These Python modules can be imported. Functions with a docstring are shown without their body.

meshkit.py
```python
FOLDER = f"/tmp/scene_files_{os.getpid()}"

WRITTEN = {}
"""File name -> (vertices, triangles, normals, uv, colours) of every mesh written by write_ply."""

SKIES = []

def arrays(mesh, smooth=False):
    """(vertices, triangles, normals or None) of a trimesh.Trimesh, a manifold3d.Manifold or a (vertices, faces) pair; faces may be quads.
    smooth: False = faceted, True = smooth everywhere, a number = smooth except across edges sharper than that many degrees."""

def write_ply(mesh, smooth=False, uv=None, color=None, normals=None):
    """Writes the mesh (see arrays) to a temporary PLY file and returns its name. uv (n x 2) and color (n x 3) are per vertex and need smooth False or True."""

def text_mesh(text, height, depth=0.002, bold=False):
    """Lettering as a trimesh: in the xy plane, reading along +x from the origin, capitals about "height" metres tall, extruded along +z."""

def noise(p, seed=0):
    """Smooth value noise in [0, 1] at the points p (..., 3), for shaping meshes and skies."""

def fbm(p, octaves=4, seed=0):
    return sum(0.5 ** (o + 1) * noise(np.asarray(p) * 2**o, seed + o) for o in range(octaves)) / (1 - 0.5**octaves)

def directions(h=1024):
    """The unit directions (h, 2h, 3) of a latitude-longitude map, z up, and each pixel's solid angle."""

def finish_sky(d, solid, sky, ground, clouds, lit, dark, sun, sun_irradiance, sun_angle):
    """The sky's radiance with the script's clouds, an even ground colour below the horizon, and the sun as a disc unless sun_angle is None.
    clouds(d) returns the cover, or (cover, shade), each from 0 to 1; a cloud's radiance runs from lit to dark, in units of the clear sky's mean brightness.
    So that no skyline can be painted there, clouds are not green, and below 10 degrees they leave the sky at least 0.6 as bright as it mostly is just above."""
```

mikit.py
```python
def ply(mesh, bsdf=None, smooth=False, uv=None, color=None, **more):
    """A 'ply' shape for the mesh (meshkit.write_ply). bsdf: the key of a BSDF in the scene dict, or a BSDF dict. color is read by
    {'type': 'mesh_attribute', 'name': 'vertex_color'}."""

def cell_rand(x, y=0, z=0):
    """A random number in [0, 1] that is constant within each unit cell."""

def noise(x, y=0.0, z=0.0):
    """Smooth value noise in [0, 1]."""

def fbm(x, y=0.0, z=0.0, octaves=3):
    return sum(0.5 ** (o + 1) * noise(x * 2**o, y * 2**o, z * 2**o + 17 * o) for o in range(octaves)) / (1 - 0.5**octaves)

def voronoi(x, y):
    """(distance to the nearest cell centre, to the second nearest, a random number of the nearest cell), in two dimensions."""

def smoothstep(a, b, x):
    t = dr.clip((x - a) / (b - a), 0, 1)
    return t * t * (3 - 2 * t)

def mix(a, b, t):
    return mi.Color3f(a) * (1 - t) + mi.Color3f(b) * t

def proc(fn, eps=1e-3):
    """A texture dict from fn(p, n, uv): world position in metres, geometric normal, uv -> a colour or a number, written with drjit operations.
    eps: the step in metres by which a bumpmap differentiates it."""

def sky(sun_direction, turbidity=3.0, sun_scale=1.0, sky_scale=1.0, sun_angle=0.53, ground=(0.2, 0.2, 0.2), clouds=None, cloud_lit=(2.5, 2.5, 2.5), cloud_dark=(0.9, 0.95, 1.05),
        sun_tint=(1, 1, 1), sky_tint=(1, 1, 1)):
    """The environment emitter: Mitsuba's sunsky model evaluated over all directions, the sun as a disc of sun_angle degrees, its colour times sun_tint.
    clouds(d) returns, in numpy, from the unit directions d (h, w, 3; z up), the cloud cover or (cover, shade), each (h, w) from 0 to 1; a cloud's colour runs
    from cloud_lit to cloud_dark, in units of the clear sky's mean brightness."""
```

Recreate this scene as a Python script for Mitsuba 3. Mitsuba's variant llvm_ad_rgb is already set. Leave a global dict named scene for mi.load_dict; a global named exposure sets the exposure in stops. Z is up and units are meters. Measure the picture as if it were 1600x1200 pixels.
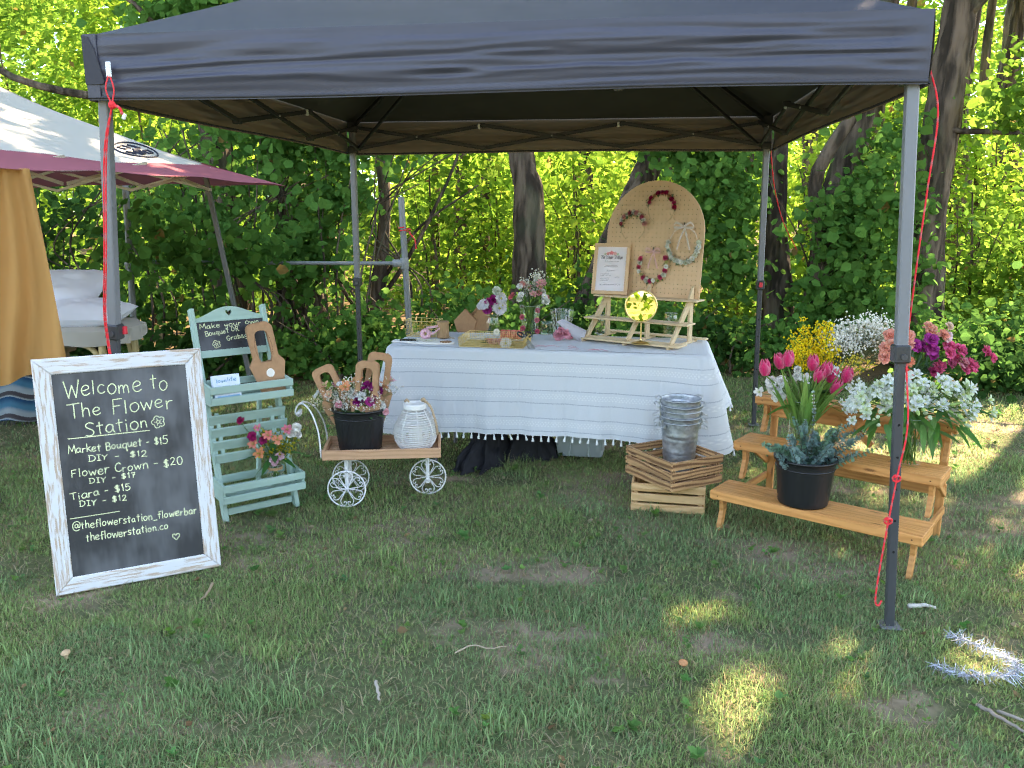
import math, random
import numpy as np, trimesh, shapely
from shapely.geometry import Polygon, Point, LineString
from shapely import affinity
import drjit as dr, mitsuba as mi
import mikit, meshkit
from mikit import noise, fbm, voronoi, cell_rand, smoothstep, mix

scene, labels = {}, {}
random.seed(11)
rng = np.random.default_rng(11)
PI = math.pi
T4 = mi.ScalarTransform4f

# ------------------------------------------------------------------ camera, light, exposure
PITCH = math.radians(11.8)
scene['camera'] = {'type': 'perspective', 'fov': 63.86, 'fov_axis': 'x', 'near_clip': 0.05, 'far_clip': 400.0,
                   'to_world': T4().look_at(origin=[0, 0, 1.53], target=[0, math.cos(PITCH), 1.53 - math.sin(PITCH)], up=[0, 0, 1])}
SUN = np.array([0.50, 0.56, 0.66]); SUN /= np.linalg.norm(SUN)
def clouds(d):
    q = d / (np.abs(d[..., 2:]) + 0.35)
    c = meshkit.fbm(q * 2.6 + 4, 5, 2)
    return np.clip((c - 0.455) * 5, 0, 1), np.clip((c - 0.62) * 3, 0, .6)
scene['sky'] = mikit.sky(SUN.tolist(), turbidity=3.0, sun_scale=1.0, clouds=clouds, sun_tint=(1.0, 0.95, 0.84), ground=(0.12, 0.14, 0.08))
exposure = 4.62

# ------------------------------------------------------------------ helpers: small mesh vocabulary
def V(*a): return np.array(a, float)
def unit(v):
    v = np.asarray(v, float); return v / (np.linalg.norm(v) + 1e-12)
def frame(z, x=None):
    """3x3 with columns x, y, z"""
    z = unit(z)
    x = np.array([1, 0, 0.0]) if x is None else np.asarray(x, float)
    if abs(np.dot(unit(x), z)) > 0.97: x = np.array([0, 1, 0.0]) if abs(z[1]) < 0.9 else np.array([0, 0, 1.0])
    x = unit(x - z * np.dot(x, z))
    return np.stack([x, np.cross(z, x), z], 1)
def mat(R=None, t=(0, 0, 0)):
    m = np.eye(4)
    if R is not None: m[:3, :3] = R
    m[:3, 3] = t
    return m
def rz(a):
    c, s = math.cos(a), math.sin(a); return np.array([[c, -s, 0], [s, c, 0], [0, 0, 1.0]])
def rx(a):
    c, s = math.cos(a), math.sin(a); return np.array([[1, 0, 0], [0, c, -s], [0, s, c]])
def ry(a):
    c, s = math.cos(a), math.sin(a); return np.array([[c, 0, s], [0, 1, 0], [-s, 0, c]])
def place(x, y, z=0.0, yaw=0.0, R=None): return mat(rz(yaw) if R is None else rz(yaw) @ R, (x, y, z))

class MB:
    """collects vertices, triangles, uv and colours of ONE mesh"""
    def __init__(s, M=None):
        s.v, s.f, s.uv, s.c, s.n, s.M = [], [], [], [], 0, M
    def add(s, v, f, uv=None, col=(0.5, 0.5, 0.5), M=None):
        v = np.asarray(v, float).reshape(-1, 3); f = np.asarray(f, int)
        if f.shape[1] == 4: f = np.vstack([f[:, [0, 1, 2]], f[:, [0, 2, 3]]])
        flip = False
        for m in (M, s.M):
            if m is not None:
                v = v @ m[:3, :3].T + m[:3, 3]; flip ^= np.linalg.det(m[:3, :3]) < 0
        if flip: f = f[:, ::-1]
        s.v.append(v); s.f.append(f + s.n); s.n += len(v)
        s.uv.append(np.zeros((len(v), 2)) if uv is None else np.asarray(uv, float))
        col = np.asarray(col, float)
        s.c.append(np.tile(col, (len(v), 1)) if col.ndim == 1 else col)
        return s
    def box(s, size, at=(0, 0, 0), R=None, bevel=0.003, grain=0, col=(0.5,) * 3, M=None):
        """chamfered box centred at 'at'; grain = the axis along which u runs"""
        h = np.asarray(size, float) / 2; b = min(bevel, 0.45 * h.min() * 2)
        b = min(b, h.min() * 0.9)
        vs, fs, uvs, k = [], [], [], 0
        off = random.random() * 20
        def quad(p, n):
            nonlocal k
            p = np.array(p)
            if np.dot(np.cross(p[1] - p[0], p[2] - p[0]), n) < 0: p = p[::-1]
            vs.extend(p); fs.append([k, k + 1, k + 2, k + 3]); k += 4
            a = int(np.argmax(np.abs(n)))
            oth = [i for i in range(3) if i != grain]
            w = [i for i in oth if i != a] or [oth[0]]
            uvs.extend(np.stack([p[:, grain] + off, p[:, w[0]] + off * 1.7 + 0.31 * a], 1) if a != grain else np.stack([p[:, oth[0]] * 0.2 + off, p[:, oth[1]] + off * 1.7], 1))
        for a in range(3):
            o = [(a + 1) % 3, (a + 2) % 3]
            for sg in (-1, 1):
                n = np.zeros(3); n[a] = sg; P = []
                for u, w in ((-1, -1), (1, -1), (1, 1), (-1, 1)):
                    p = np.zeros(3); p[a] = sg * h[a]; p[o[0]] = u * (h[o[0]] - b); p[o[1]] = w * (h[o[1]] - b); P.append(p)
                quad(P, n)
        if b > 1e-6:
            for a in range(3):
                o = [(a + 1) % 3, (a + 2) % 3]
                for s1 in (-1, 1):
                    for s2 in (-1, 1):
                        n = np.zeros(3); n[o[0]] = s1; n[o[1]] = s2 * 0.99; P = []
                        for t, which in ((-1, 0), (1, 0), (1, 1), (-1, 1)):
                            p = np.zeros(3); p[a] = t * (h[a] - b)
                            p[o[0]] = s1 * (h[o[0]] - (b if which else 0)); p[o[1]] = s2 * (h[o[1]] - (0 if which else b)); P.append(p)
                        quad(P, n)
            for sx in (-1, 1):
                for sy in (-1, 1):
                    for sz in (-1, 1):
                        sg = np.array([sx, sy, sz]); P = []
                        for a in range(3):
                            p = sg * (h - b); p[a] = sg[a] * h[a]; P.append(p)
                        P = np.array(P)
                        if np.dot(np.cross(P[1] - P[0], P[2] - P[0]), sg) < 0: P = P[::-1]
                        vs.extend(P); fs.append([k, k + 1, k + 2, k + 2]); k += 3
                        uvs.extend(np.stack([P[:, grain] + off, P[:, (grain + 1) % 3] + off * 1.7], 1))
        f = np.array(fs); f = np.vstack([f[:, [0, 1, 2]], f[f[:, 2] != f[:, 3]][:, [0, 2, 3]]])
        v = np.array(vs)
        if R is not None: v = v @ np.asarray(R).T
        return s.add(v + np.asarray(at, float), f, uvs, col, M)
    def bar(s, p, q, w, t, up=(0, 0, 1), bevel=0.003, col=(0.5,) * 3, M=None):
        """a chamfered bar from p to q, w wide (across 'up'), t thick (along 'up')"""
        p, q = np.asarray(p, float), np.asarray(q, float); x = unit(q - p)
        up = np.asarray(up, float)
        if abs(np.dot(unit(up), x)) > 0.98: up = np.array([0, 1.0, 0])
        z = unit(up - x * np.dot(up, x)); R = np.stack([x, np.cross(z, x), z], 1)
        return s.box((np.linalg.norm(q - p), w, t), (p + q) / 2, R, bevel, 0, col, M)
    def tube(s, path, r, n=8, col=(0.5,) * 3, closed=False, caps=True, M=None, flat=None):
        P = np.asarray(path, float); m = len(P)
        r = np.broadcast_to(np.asarray(r, float), (m,))
        if closed: d = np.roll(P, -1, 0) - np.roll(P, 1, 0)
        else: d = np.gradient(P, axis=0) if m > 2 else np.array([P[1] - P[0]] * m)
        d = d / (np.linalg.norm(d, axis=1, keepdims=True) + 1e-12)
        x = frame(d[0])[:, 0]; rings = []
        a = np.arange(n) / n * 2 * PI
        cum = np.r_[0, np.cumsum(np.linalg.norm(np.diff(P, axis=0), axis=1))]
        for i in range(m):
            x = unit(x - d[i] * np.dot(x, d[i])); y = np.cross(d[i], x)
            rings.append(P[i] + r[i] * (np.cos(a)[:, None] * x + np.sin(a)[:, None] * y))
        v = np.vstack(rings); i, j = np.meshgrid(np.arange(m if closed else m - 1), np.arange(n), indexing='ij')
        i, j = i.ravel(), j.ravel(); i2 = (i + 1) % m; j2 = (j + 1) % n
        f = np.stack([i * n + j, i * n + j2, i2 * n + j2, i2 * n + j], 1)
        f = np.vstack([f[:, [0, 1, 2]], f[:, [0, 2, 3]]])
        if caps and not closed:
            k = np.arange(1, n - 1)
            f = np.vstack([f, np.stack([k * 0, k + 1, k], 1), np.stack([k * 0, k, k + 1], 1) + (m - 1) * n])
        uv = np.stack([np.repeat(cum, n), np.tile(a / (2 * PI), m)], 1)
        col = np.asarray(col, float)
        if col.ndim == 2: col = np.repeat(col, n, 0)
        return s.add(v, f, uv, col, M)
    def lathe(s, prof, n=32, col=(0.5,) * 3, M=None, wave=None):
        """profile rows (r, z)"""
        pr = np.asarray(prof, float); a = np.arange(n) / n * 2 * PI; m = len(pr)
        v = np.stack([pr[:, 0][:, None] * np.cos(a), pr[:, 0][:, None] * np.sin(a), np.tile(pr[:, 1][:, None], (1, n))], -1).reshape(-1, 3)
        i, j = [x.ravel() for x in np.meshgrid(np.arange(m - 1), np.arange(n), indexing='ij')]; j2 = (j + 1) % n
        f = np.stack([i * n + j, i * n + j2, (i + 1) * n + j2, (i + 1) * n + j], 1)
        cum = np.r_[0, np.cumsum(np.linalg.norm(np.diff(pr, axis=0), axis=1))]
        return s.add(v, f, np.stack([np.tile(a / (2 * PI), m), np.repeat(cum, n)], 1), col, M)
    def prism(s, poly, depth, col=(0.5,) * 3, M=None, uvs=1.0):
        """shapely polygon in xy extruded along +z"""
        for g in getattr(poly, 'geoms', [poly]):
            m = trimesh.creation.extrude_polygon(g, depth, engine='earcut')
            v = np.array(m.vertices)[np.array(m.faces).ravel()]
            s.add(v, np.arange(len(v)).reshape(-1, 3), v[:, :2] * uvs, col, M)
        return s
    def grid(s, P, uv=None, col=(0.5,) * 3, M=None, wrap=False):
        """P (a, b, 3) points of a sheet"""
        P = np.asarray(P, float); a, b = P.shape[:2]
        i, j = [x.ravel() for x in np.meshgrid(np.arange(a - 1), np.arange(b - (0 if wrap else 1)), indexing='ij')]; j2 = (j + 1) % b
        f = np.stack([i * b + j, i * b + j2, (i + 1) * b + j2, (i + 1) * b + j], 1)
        if uv is None:
            uu, vv = np.meshgrid(np.linspace(0, 1, a), np.linspace(0, 1, b), indexing='ij'); uv = np.stack([uu, vv], -1)
        col = np.asarray(col, float)
        return s.add(P.reshape(-1, 3), f, np.asarray(uv).reshape(-1, 2), col if col.ndim == 1 else col.reshape(-1, 3), M)
    def mesh(s, m, col=(0.5,) * 3, M=None):
        return s.add(np.array(m.vertices), np.array(m.faces), None, col, M)
    def out(s, key, bsdf, smooth=False):
        v, f = np.vstack(s.v), np.vstack(s.f)
        scene[key] = mikit.ply((v, f), bsdf, smooth=smooth, uv=np.vstack(s.uv), color=np.vstack(s.c))
        return key

used = {}
def key_of(name, parent=None):
    base = name if parent is None else parent + '__' + name
    k = used.get(base, -1) + 1; used[base] = k
    return base if k == 0 else f'{base}_{k:03d}'
def thing(name, label, cat, group=None):
    k = key_of(name); labels[k] = {'label': label, 'category': cat}
    if group: labels[k]['group'] = group
    return k
def part(parent, name, mb, bsdf, smooth=False, label=None, kind=None):
    k = mb.out(key_of(name, parent), bsdf, smooth)
    if label: labels.setdefault(k, {})['label'] = label
    if kind: labels.setdefault(k, {})['kind'] = kind
    return k
def single(name, label, cat, mb, bsdf, smooth=False, group=None):
    k = thing(name, label, cat, group); mb.out(k, bsdf, smooth); return k
def curve(pts, n=24, closed=False):
    """Catmull-Rom through the points"""
    P = np.asarray(pts, float)
    if len(P) == 2: return P[0] + (P[1] - P[0]) * np.linspace(0, 1, n)[:, None]
    Q = np.vstack([P[-1:], P, P[:2]]) if closed else np.vstack([2 * P[0] - P[1], P, 2 * P[-1] - P[-2]])
    seg = len(P) if closed else len(P) - 1
    t = np.linspace(0, seg, n, endpoint=not closed); i = np.minimum(t.astype(int), seg - 1); u = (t - i)[:, None]
    p0, p1, p2, p3 = Q[i], Q[i + 1], Q[i + 2], Q[i + 3]
    return 0.5 * (2 * p1 + (p2 - p0) * u + (2 * p0 - 5 * p1 + 4 * p2 - p3) * u ** 2 + (3 * p1 - p0 - 3 * p2 + p3) * u ** 3)

# ------------------------------------------------------------------ materials
VC = {'type': 'mesh_attribute', 'name': 'vertex_color'}
def rgb(*c): return {'type': 'rgb', 'value': list(c)}
def two(b): return {'type': 'twosided', 'bsdf': b}
scene['mat_matte'] = two({'type': 'principled', 'base_color': VC, 'roughness': 0.75, 'specular': 0.3})
scene['mat_satin'] = two({'type': 'principled', 'base_color': VC, 'roughness': 0.38, 'specular': 0.5})
scene['mat_leaf'] = {'type': 'principledthin', 'base_color': VC, 'roughness': 0.4, 'diff_trans': 1.15, 'spec_trans': 0.0, 'eta': 1.35}
scene['mat_petal'] = {'type': 'principledthin', 'base_color': VC, 'roughness': 0.6, 'diff_trans': 0.7, 'spec_trans': 0.0, 'eta': 1.3}
scene['mat_metal'] = two({'type': 'principled', 'base_color': VC, 'roughness': 0.32, 'metallic': 1.0})
scene['mat_glass'] = {'type': 'thindielectric', 'int_ior': 1.5}
def wood(name, a, b, c, fx=3.0, fy=90.0, rough=0.55, ring=0.5, spec=0.35):
    """grain runs along u; a light, b dark, c occasional knots and streaks"""
    def fn(p, n, uv):
        u, v = uv.x, uv.y
        wob = (fbm(u * 2.2, v * 9.0, 3.1) - 0.5) * 0.05
        g = fbm(u * fx, (v + wob) * fy, 1.7, 3)
        r = 0.5 + 0.5 * dr.sin((v + wob * 2.2) * 230.0 + 9.0 * fbm(u * 1.3, v * 5.0, 8.0))
        t = dr.clip(g * (1 - ring) + r * ring * 0.8, 0, 1)
        s = smoothstep(0.66, 0.85, fbm(u * 1.1, v * 22.0, 5.0))
        d, _, w = voronoi(u * 2.6 + 3.1, v * 11.0)
        knot = smoothstep(0.10, 0.03, d) * dr.select(w > 0.78, 1.0, 0.0)
        tone = 0.80 + 0.40 * noise(u * 0.04 + 7.0, v * 0.22, 4.0)
        return mix(mix(mix(a, b, smoothstep(0.25, 0.8, t)), c, s * 0.6), mi.Color3f(c) * 0.5, knot * 0.8) * tone
    scene[name] = two({'type': 'principled', 'base_color': mikit.proc(fn), 'roughness': rough, 'specular': spec})
wood('mat_stand', (0.56, 0.27, 0.085), (0.45, 0.195, 0.055), (0.33, 0.13, 0.035))
wood('mat_cart', (0.56, 0.34, 0.20), (0.44, 0.24, 0.13), (0.30, 0.15, 0.08))
wood('mat_crate_dark', (0.48, 0.28, 0.13), (0.16, 0.075, 0.035), (0.09, 0.04, 0.02), ring=0.75)
wood('mat_crate_light', (0.60, 0.40, 0.20), (0.47, 0.28, 0.12), (0.34, 0.18, 0.07), ring=0.4)
wood('mat_ply', (0.66, 0.52, 0.33), (0.60, 0.45, 0.27), (0.52, 0.37, 0.20), ring=0.25)
def mint(p, n, uv):
    t = fbm(uv.x * 4, uv.y * 120.0, 2.0)
    worn = smoothstep(0.74, 0.80, fbm(uv.x * 9, uv.y * 60.0, 6.0))
    return mix(mix((0.35, 0.475, 0.415), (0.30, 0.425, 0.37), t), (0.42, 0.40, 0.30), worn * 0.35)
scene['mat_mint'] = two({'type': 'principled', 'base_color': mikit.proc(mint), 'roughness': 0.6, 'specular': 0.3})
def wash(p, n, uv):
    t = fbm(uv.x * 13.0, uv.y * 150.0, 2.0, 4); e = fbm(uv.x * 40.0, uv.y * 300.0, 7.0)
    bare = smoothstep(0.47, 0.66, t * 0.75 + e * 0.25)
    return mix((0.60, 0.60, 0.61), mix((0.38, 0.25, 0.14), (0.46, 0.37, 0.29), e), bare * 0.9)
scene['mat_wash'] = two({'type': 'principled', 'base_color': mikit.proc(wash), 'roughness': 0.65, 'specular': 0.25})
def slate(p, n, uv):
    d = fbm(uv.x * 5, uv.y * 4, 1.0, 4); e = fbm(uv.x * 40, uv.y * 9, 3.0)
    return mix((0.020, 0.021, 0.026), (0.105, 0.108, 0.118), smoothstep(0.40, 0.80, d * 0.8 + 0.2 * e) * 0.85)
scene['mat_slate'] = two({'type': 'principled', 'base_color': mikit.proc(slate), 'roughness': 0.42, 'specular': 0.5})
def kraft(p, n, uv):
    return mix((0.44, 0.26, 0.145), (0.35, 0.20, 0.105), fbm(p.x * 90, p.y * 90, p.z * 60, 3))
scene['mat_kraft'] = two({'type': 'principled', 'base_color': mikit.proc(kraft), 'roughness': 0.8, 'specular': 0.2})
def galv(p, n, uv):
    a = fbm(p.x * 60, p.y * 60, p.z * 60, 3); b = fbm(p.x * 14, p.y * 14, p.z * 22, 2)
    return mix((0.36, 0.39, 0.43), (0.60, 0.63, 0.67), smoothstep(0.25, 0.75, 0.6 * a + 0.4 * b))
def galv_r(p, n, uv): return 0.32 + 0.25 * fbm(p.x * 50, p.y * 50, p.z * 50, 2)
scene['mat_galv'] = two({'type': 'principled', 'base_color': mikit.proc(galv), 'roughness': mikit.proc(galv_r), 'metallic': 0.85})
def bark(p, n, uv):
    r = fbm(p.x * 17 + 2 * fbm(p.x * 3, p.y * 3, p.z * 2), p.y * 17, p.z * 2.2, 4)
    l = smoothstep(0.55, 0.75, fbm(p.x * 5, p.y * 5, p.z * 2.5, 3))
    return mix(mix((0.040, 0.030, 0.023), (0.165, 0.124, 0.094), smoothstep(0.32, 0.70, r)), (0.10, 0.12, 0.07), l * 0.35)
def bark_b(p, n, uv): return 0.05 * fbm(p.x * 17 + 2 * fbm(p.x * 3, p.y * 3, p.z * 2), p.y * 17, p.z * 2.2, 3)
scene['mat_bark'] = {'type': 'bumpmap', 'arbitrary': mikit.proc(bark_b, eps=4e-3), 'scale': 1.0, 'bsdf': two({'type': 'principled', 'base_color': mikit.proc(bark), 'roughness': 0.9, 'specular': 0.2})}
# ------------------------------------------------------------------ ground
BARE = [(-0.25, 2.85, .55, .16), (-0.6, 2.25, .32, .12), (0.95, 2.75, .35, .10), (1.42, 2.30, .30, .14), (-1.55, 3.0, .35, .12), (-0.9, 2.55, .45, .10), (0.12, 2.12, .28, .10),
        (0.2, 3.3, .5, .10), (1.9, 4.35, .35, .3), (0.85, 3.15, .3, .09), (2.0, 2.9, .4, .16), (-0.2, 4.6, .4, .14), (-2.4, 3.4, .5, .2), (0.45, 2.45, .22, .07)]
def bare_np(x, y):
    b = np.zeros_like(x)
    for cx, cy, a, c in BARE:
        w = meshkit.fbm(np.stack([x * 6, y * 9, x * 0 + 3], -1), 4, 4) - 0.5
        d = ((x - cx) / a) ** 2 + ((y - cy) / c) ** 2 + w * 3.4
        b = np.maximum(b, np.clip(1.2 - d, 0, .9))
    n = meshkit.fbm(np.stack([x * 1.7, y * 2.6, x * 0 + 9], -1), 4, 7)
    b = np.maximum(b, np.clip((n - 0.53) * 5, 0, 0.85))
    return b
def woods_edge(x): return 7.55 + 0.35 * np.sin(x * 0.9 + 1) + 0.05 * x - 0.25 * np.clip(x - 2.5, 0, 3)
def soil(p, n, uv):
    x, y = p.x, p.y
    t = fbm(x * 9, y * 9, 0.5, 4); f = fbm(x * 70, y * 70, 2.0, 2)
    dirt = mix((0.17, 0.125, 0.088), (0.34, 0.262, 0.19), 0.6 * t + 0.4 * f)
    moss = mix((0.05, 0.066, 0.028), (0.125, 0.135, 0.065), f)
    nn = fbm(x * 1.7, y * 2.6, 9.0, 4)
    lawn = mix(moss, dirt, smoothstep(0.50, 0.66, nn * 0.8 + 0.2 * t))
    litter = mix((0.06, 0.042, 0.026), (0.17, 0.11, 0.06), f * 0.6 + t * 0.4)
    edge = 7.55 + 0.35 * dr.sin(x * 0.9 + 1) + 0.05 * x - 0.25 * dr.clip(x - 2.5, 0, 3)
    w = smoothstep(-0.5, 0.4, y - edge + (t - 0.5) * 1.5)
    return mix(lawn, litter, w)
scene['mat_soil'] = two({'type': 'principled', 'base_color': mikit.proc(soil), 'roughness': 0.95, 'specular': 0.1})
gx = np.unique(np.r_[np.linspace(-160, -9, 26), np.linspace(-9, 9, 181), np.linspace(9, 160, 26)])
gy = np.unique(np.r_[np.linspace(-160, -3, 26), np.linspace(-3, 15, 181), np.linspace(15, 160, 26)])
X, Y = np.meshgrid(gx, gy, indexing='ij')
def gz(x, y): return (meshkit.fbm(np.stack([x * 2.2, y * 2.2, x * 0], -1), 3, 1) - 0.55) * 0.035
near = np.clip((14 - np.abs(X)) / 4, 0, 1) * np.clip((16 - Y) / 4, 0, 1)
MB().grid(np.stack([X, Y, gz(X, Y) * near - 0.004], -1)).out('ground', 'mat_soil', True)
labels['ground'] = {'label': 'lawn soil with bare earth patches running back into the woods', 'kind': 'structure'}

# ------------------------------------------------------------------ blades
def blades(n, x, y, length, width, col, lean, z0=None, flat=0.0, rows=2):
    """n bent grass blades, 5 vertices and 3 triangles each"""
    a = rng.uniform(0, 2 * PI, n); ln = np.abs(rng.normal(0, 1, n)) * lean + 0.12 + flat
    d = np.stack([np.cos(a), np.sin(a), np.zeros(n)], 1); w = np.stack([-np.sin(a + rng.normal(0, .5, n)), np.cos(a), np.zeros(n)], 1)
    base = np.stack([x, y, (gz(x, y) if z0 is None else z0) - 0.004], 1)
    up = V(0, 0, 1)
    m1 = unit_rows(d * ln[:, None] * 0.6 + up); m2 = unit_rows(d * (ln * 1.9)[:, None] + up * (1 - 0.55 * np.minimum(ln, 1.2))[:, None])
    mid = base + m1 * (length * 0.5)[:, None]; tip = mid + m2 * (length * 0.5)[:, None]
    hw = (width / 2)[:, None] * w
    v = np.stack([base - hw, base + hw, mid - hw * 0.8, mid + hw * 0.8, tip], 1).reshape(-1, 3)
    f = (np.array([[0, 1, 3], [0, 3, 2], [2, 3, 4]])[None] + 5 * np.arange(n)[:, None, None]).reshape(-1, 3)
    return v, f, np.repeat(col, 5, 0)
def unit_rows(v): return v / (np.linalg.norm(v, axis=1, keepdims=True) + 1e-12)
def lawn_points(n, y0, y1, margin=1.15):
    y = np.sqrt(rng.uniform(y0 ** 2, y1 ** 2, n)); x = rng.uniform(-1, 1, n) * (0.70 * y + margin)
    return x, y
def grass_colour(x, y, n, dry=0.23):
    t = meshkit.fbm(np.stack([x * 1.3, y * 1.3, x * 0 + 5], -1), 3, 2)[:, None]
    a, b, c = V(0.30, 0.445, 0.175), V(0.43, 0.535, 0.215), V(0.265, 0.405, 0.235)
    k = rng.random((n, 1))
    col = a * (1 - k) + b * k; col = col * (0.6 + 0.4 * (t < .55)) + c * 0.4 * (t >= .55)
    dr_ = rng.random(n) < dry
    col[dr_] = (V(0.52, 0.43, 0.26) * rng.uniform(0.6, 1.15, (n, 1)))[dr_]
    return col * rng.uniform(0.55, 1.2, (n, 1))
gm = MB()
for (y0, y1, n, lmin, lmax, wd) in ((1.75, 3.2, 215000, .014, .044, .0030), (3.2, 5.0, 185000, .014, .038, .0040), (5.0, 8.2, 130000, .018, .046, .0062)):
    x, y = lawn_points(n, y0, y1); b = bare_np(x, y)
    keep = (rng.random(n) > b * 0.93) & (y < woods_edge(x) + rng.normal(0, .25, n)); x, y = x[keep], y[keep]; m = len(x)
    L = rng.uniform(lmin, lmax, m) * (0.65 + 0.8 * meshkit.noise(np.stack([x * 2.1, y * 2.1, x * 0 + 2], -1), 3))
    gm.add(*((r := blades(m, x, y, L, np.full(m, wd) * rng.uniform(.7, 1.4, m), grass_colour(x, y, m), 0.95))[:2]), None, r[2])
state = rng.bit_generator.state
x, y = rng.uniform(-9, 9, 70000), rng.uniform(-1.5, 8, 70000); keep = (np.abs(x) > .7 * np.maximum(y, 0) + .9) & (y < woods_edge(x)); x, y = x[keep], y[keep]; m = len(x)
r = blades(m, x, y, rng.uniform(.02, .055, m), rng.uniform(.006, .010, m), grass_colour(x, y, m), .95); gm.add(r[0], r[1], None, r[2])
rng.bit_generator.state = state
# longer tufts
for k in range(300):
    y = math.sqrt(random.uniform(1.8 ** 2, 7.2 ** 2)); x = random.uniform(-1, 1) * (0.7 * y + .4)
    if k < 60: x, y = random.uniform(-1.7, 0.1), random.uniform(1.85, 2.6)
    elif k < 90: x, y = random.uniform(1.0, 2.6), random.uniform(2.1, 4.6)
    if bare_np(V(x), V(y))[0] > .55: continue
    m = random.randint(14, 46); px, py = x + rng.normal(0, .035, m), y + rng.normal(0, .035, m)
    gm.add(*((r := blades(m, px, py, rng.uniform(.04, .10, m), rng.uniform(.003, .0055, m), grass_colour(px, py, m, .05) * 1.05, 0.55))[:2]), None, r[2])
gm.out('grass', 'mat_leaf'); labels['grass'] = {'label': 'short uneven lawn grass with longer tufts and thin patches', 'kind': 'stuff'}
# dry thatch lying on the soil
sm = MB(); n = 70000
x, y = lawn_points(n, 1.75, 7.6); b = bare_np(x, y); keep = rng.random(n) < 0.25 + 0.75 * b; x, y = x[keep], y[keep]; n = len(x)
cs = V(0.56, 0.46, 0.31) * rng.uniform(.45, 1.15, (n, 1)) + V(.0, .0, .02) * rng.random((n, 1))
r = blades(n, x, y, rng.uniform(.03, .085, n), rng.uniform(.002, .0042, n), cs, 0.6, flat=2.2)
sm.add(r[0], r[1], None, r[2]).out('dry_grass', 'mat_leaf'); labels['dry_grass'] = {'label': 'pale dry grass thatch scattered over the bare patches', 'kind': 'stuff'}

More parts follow.
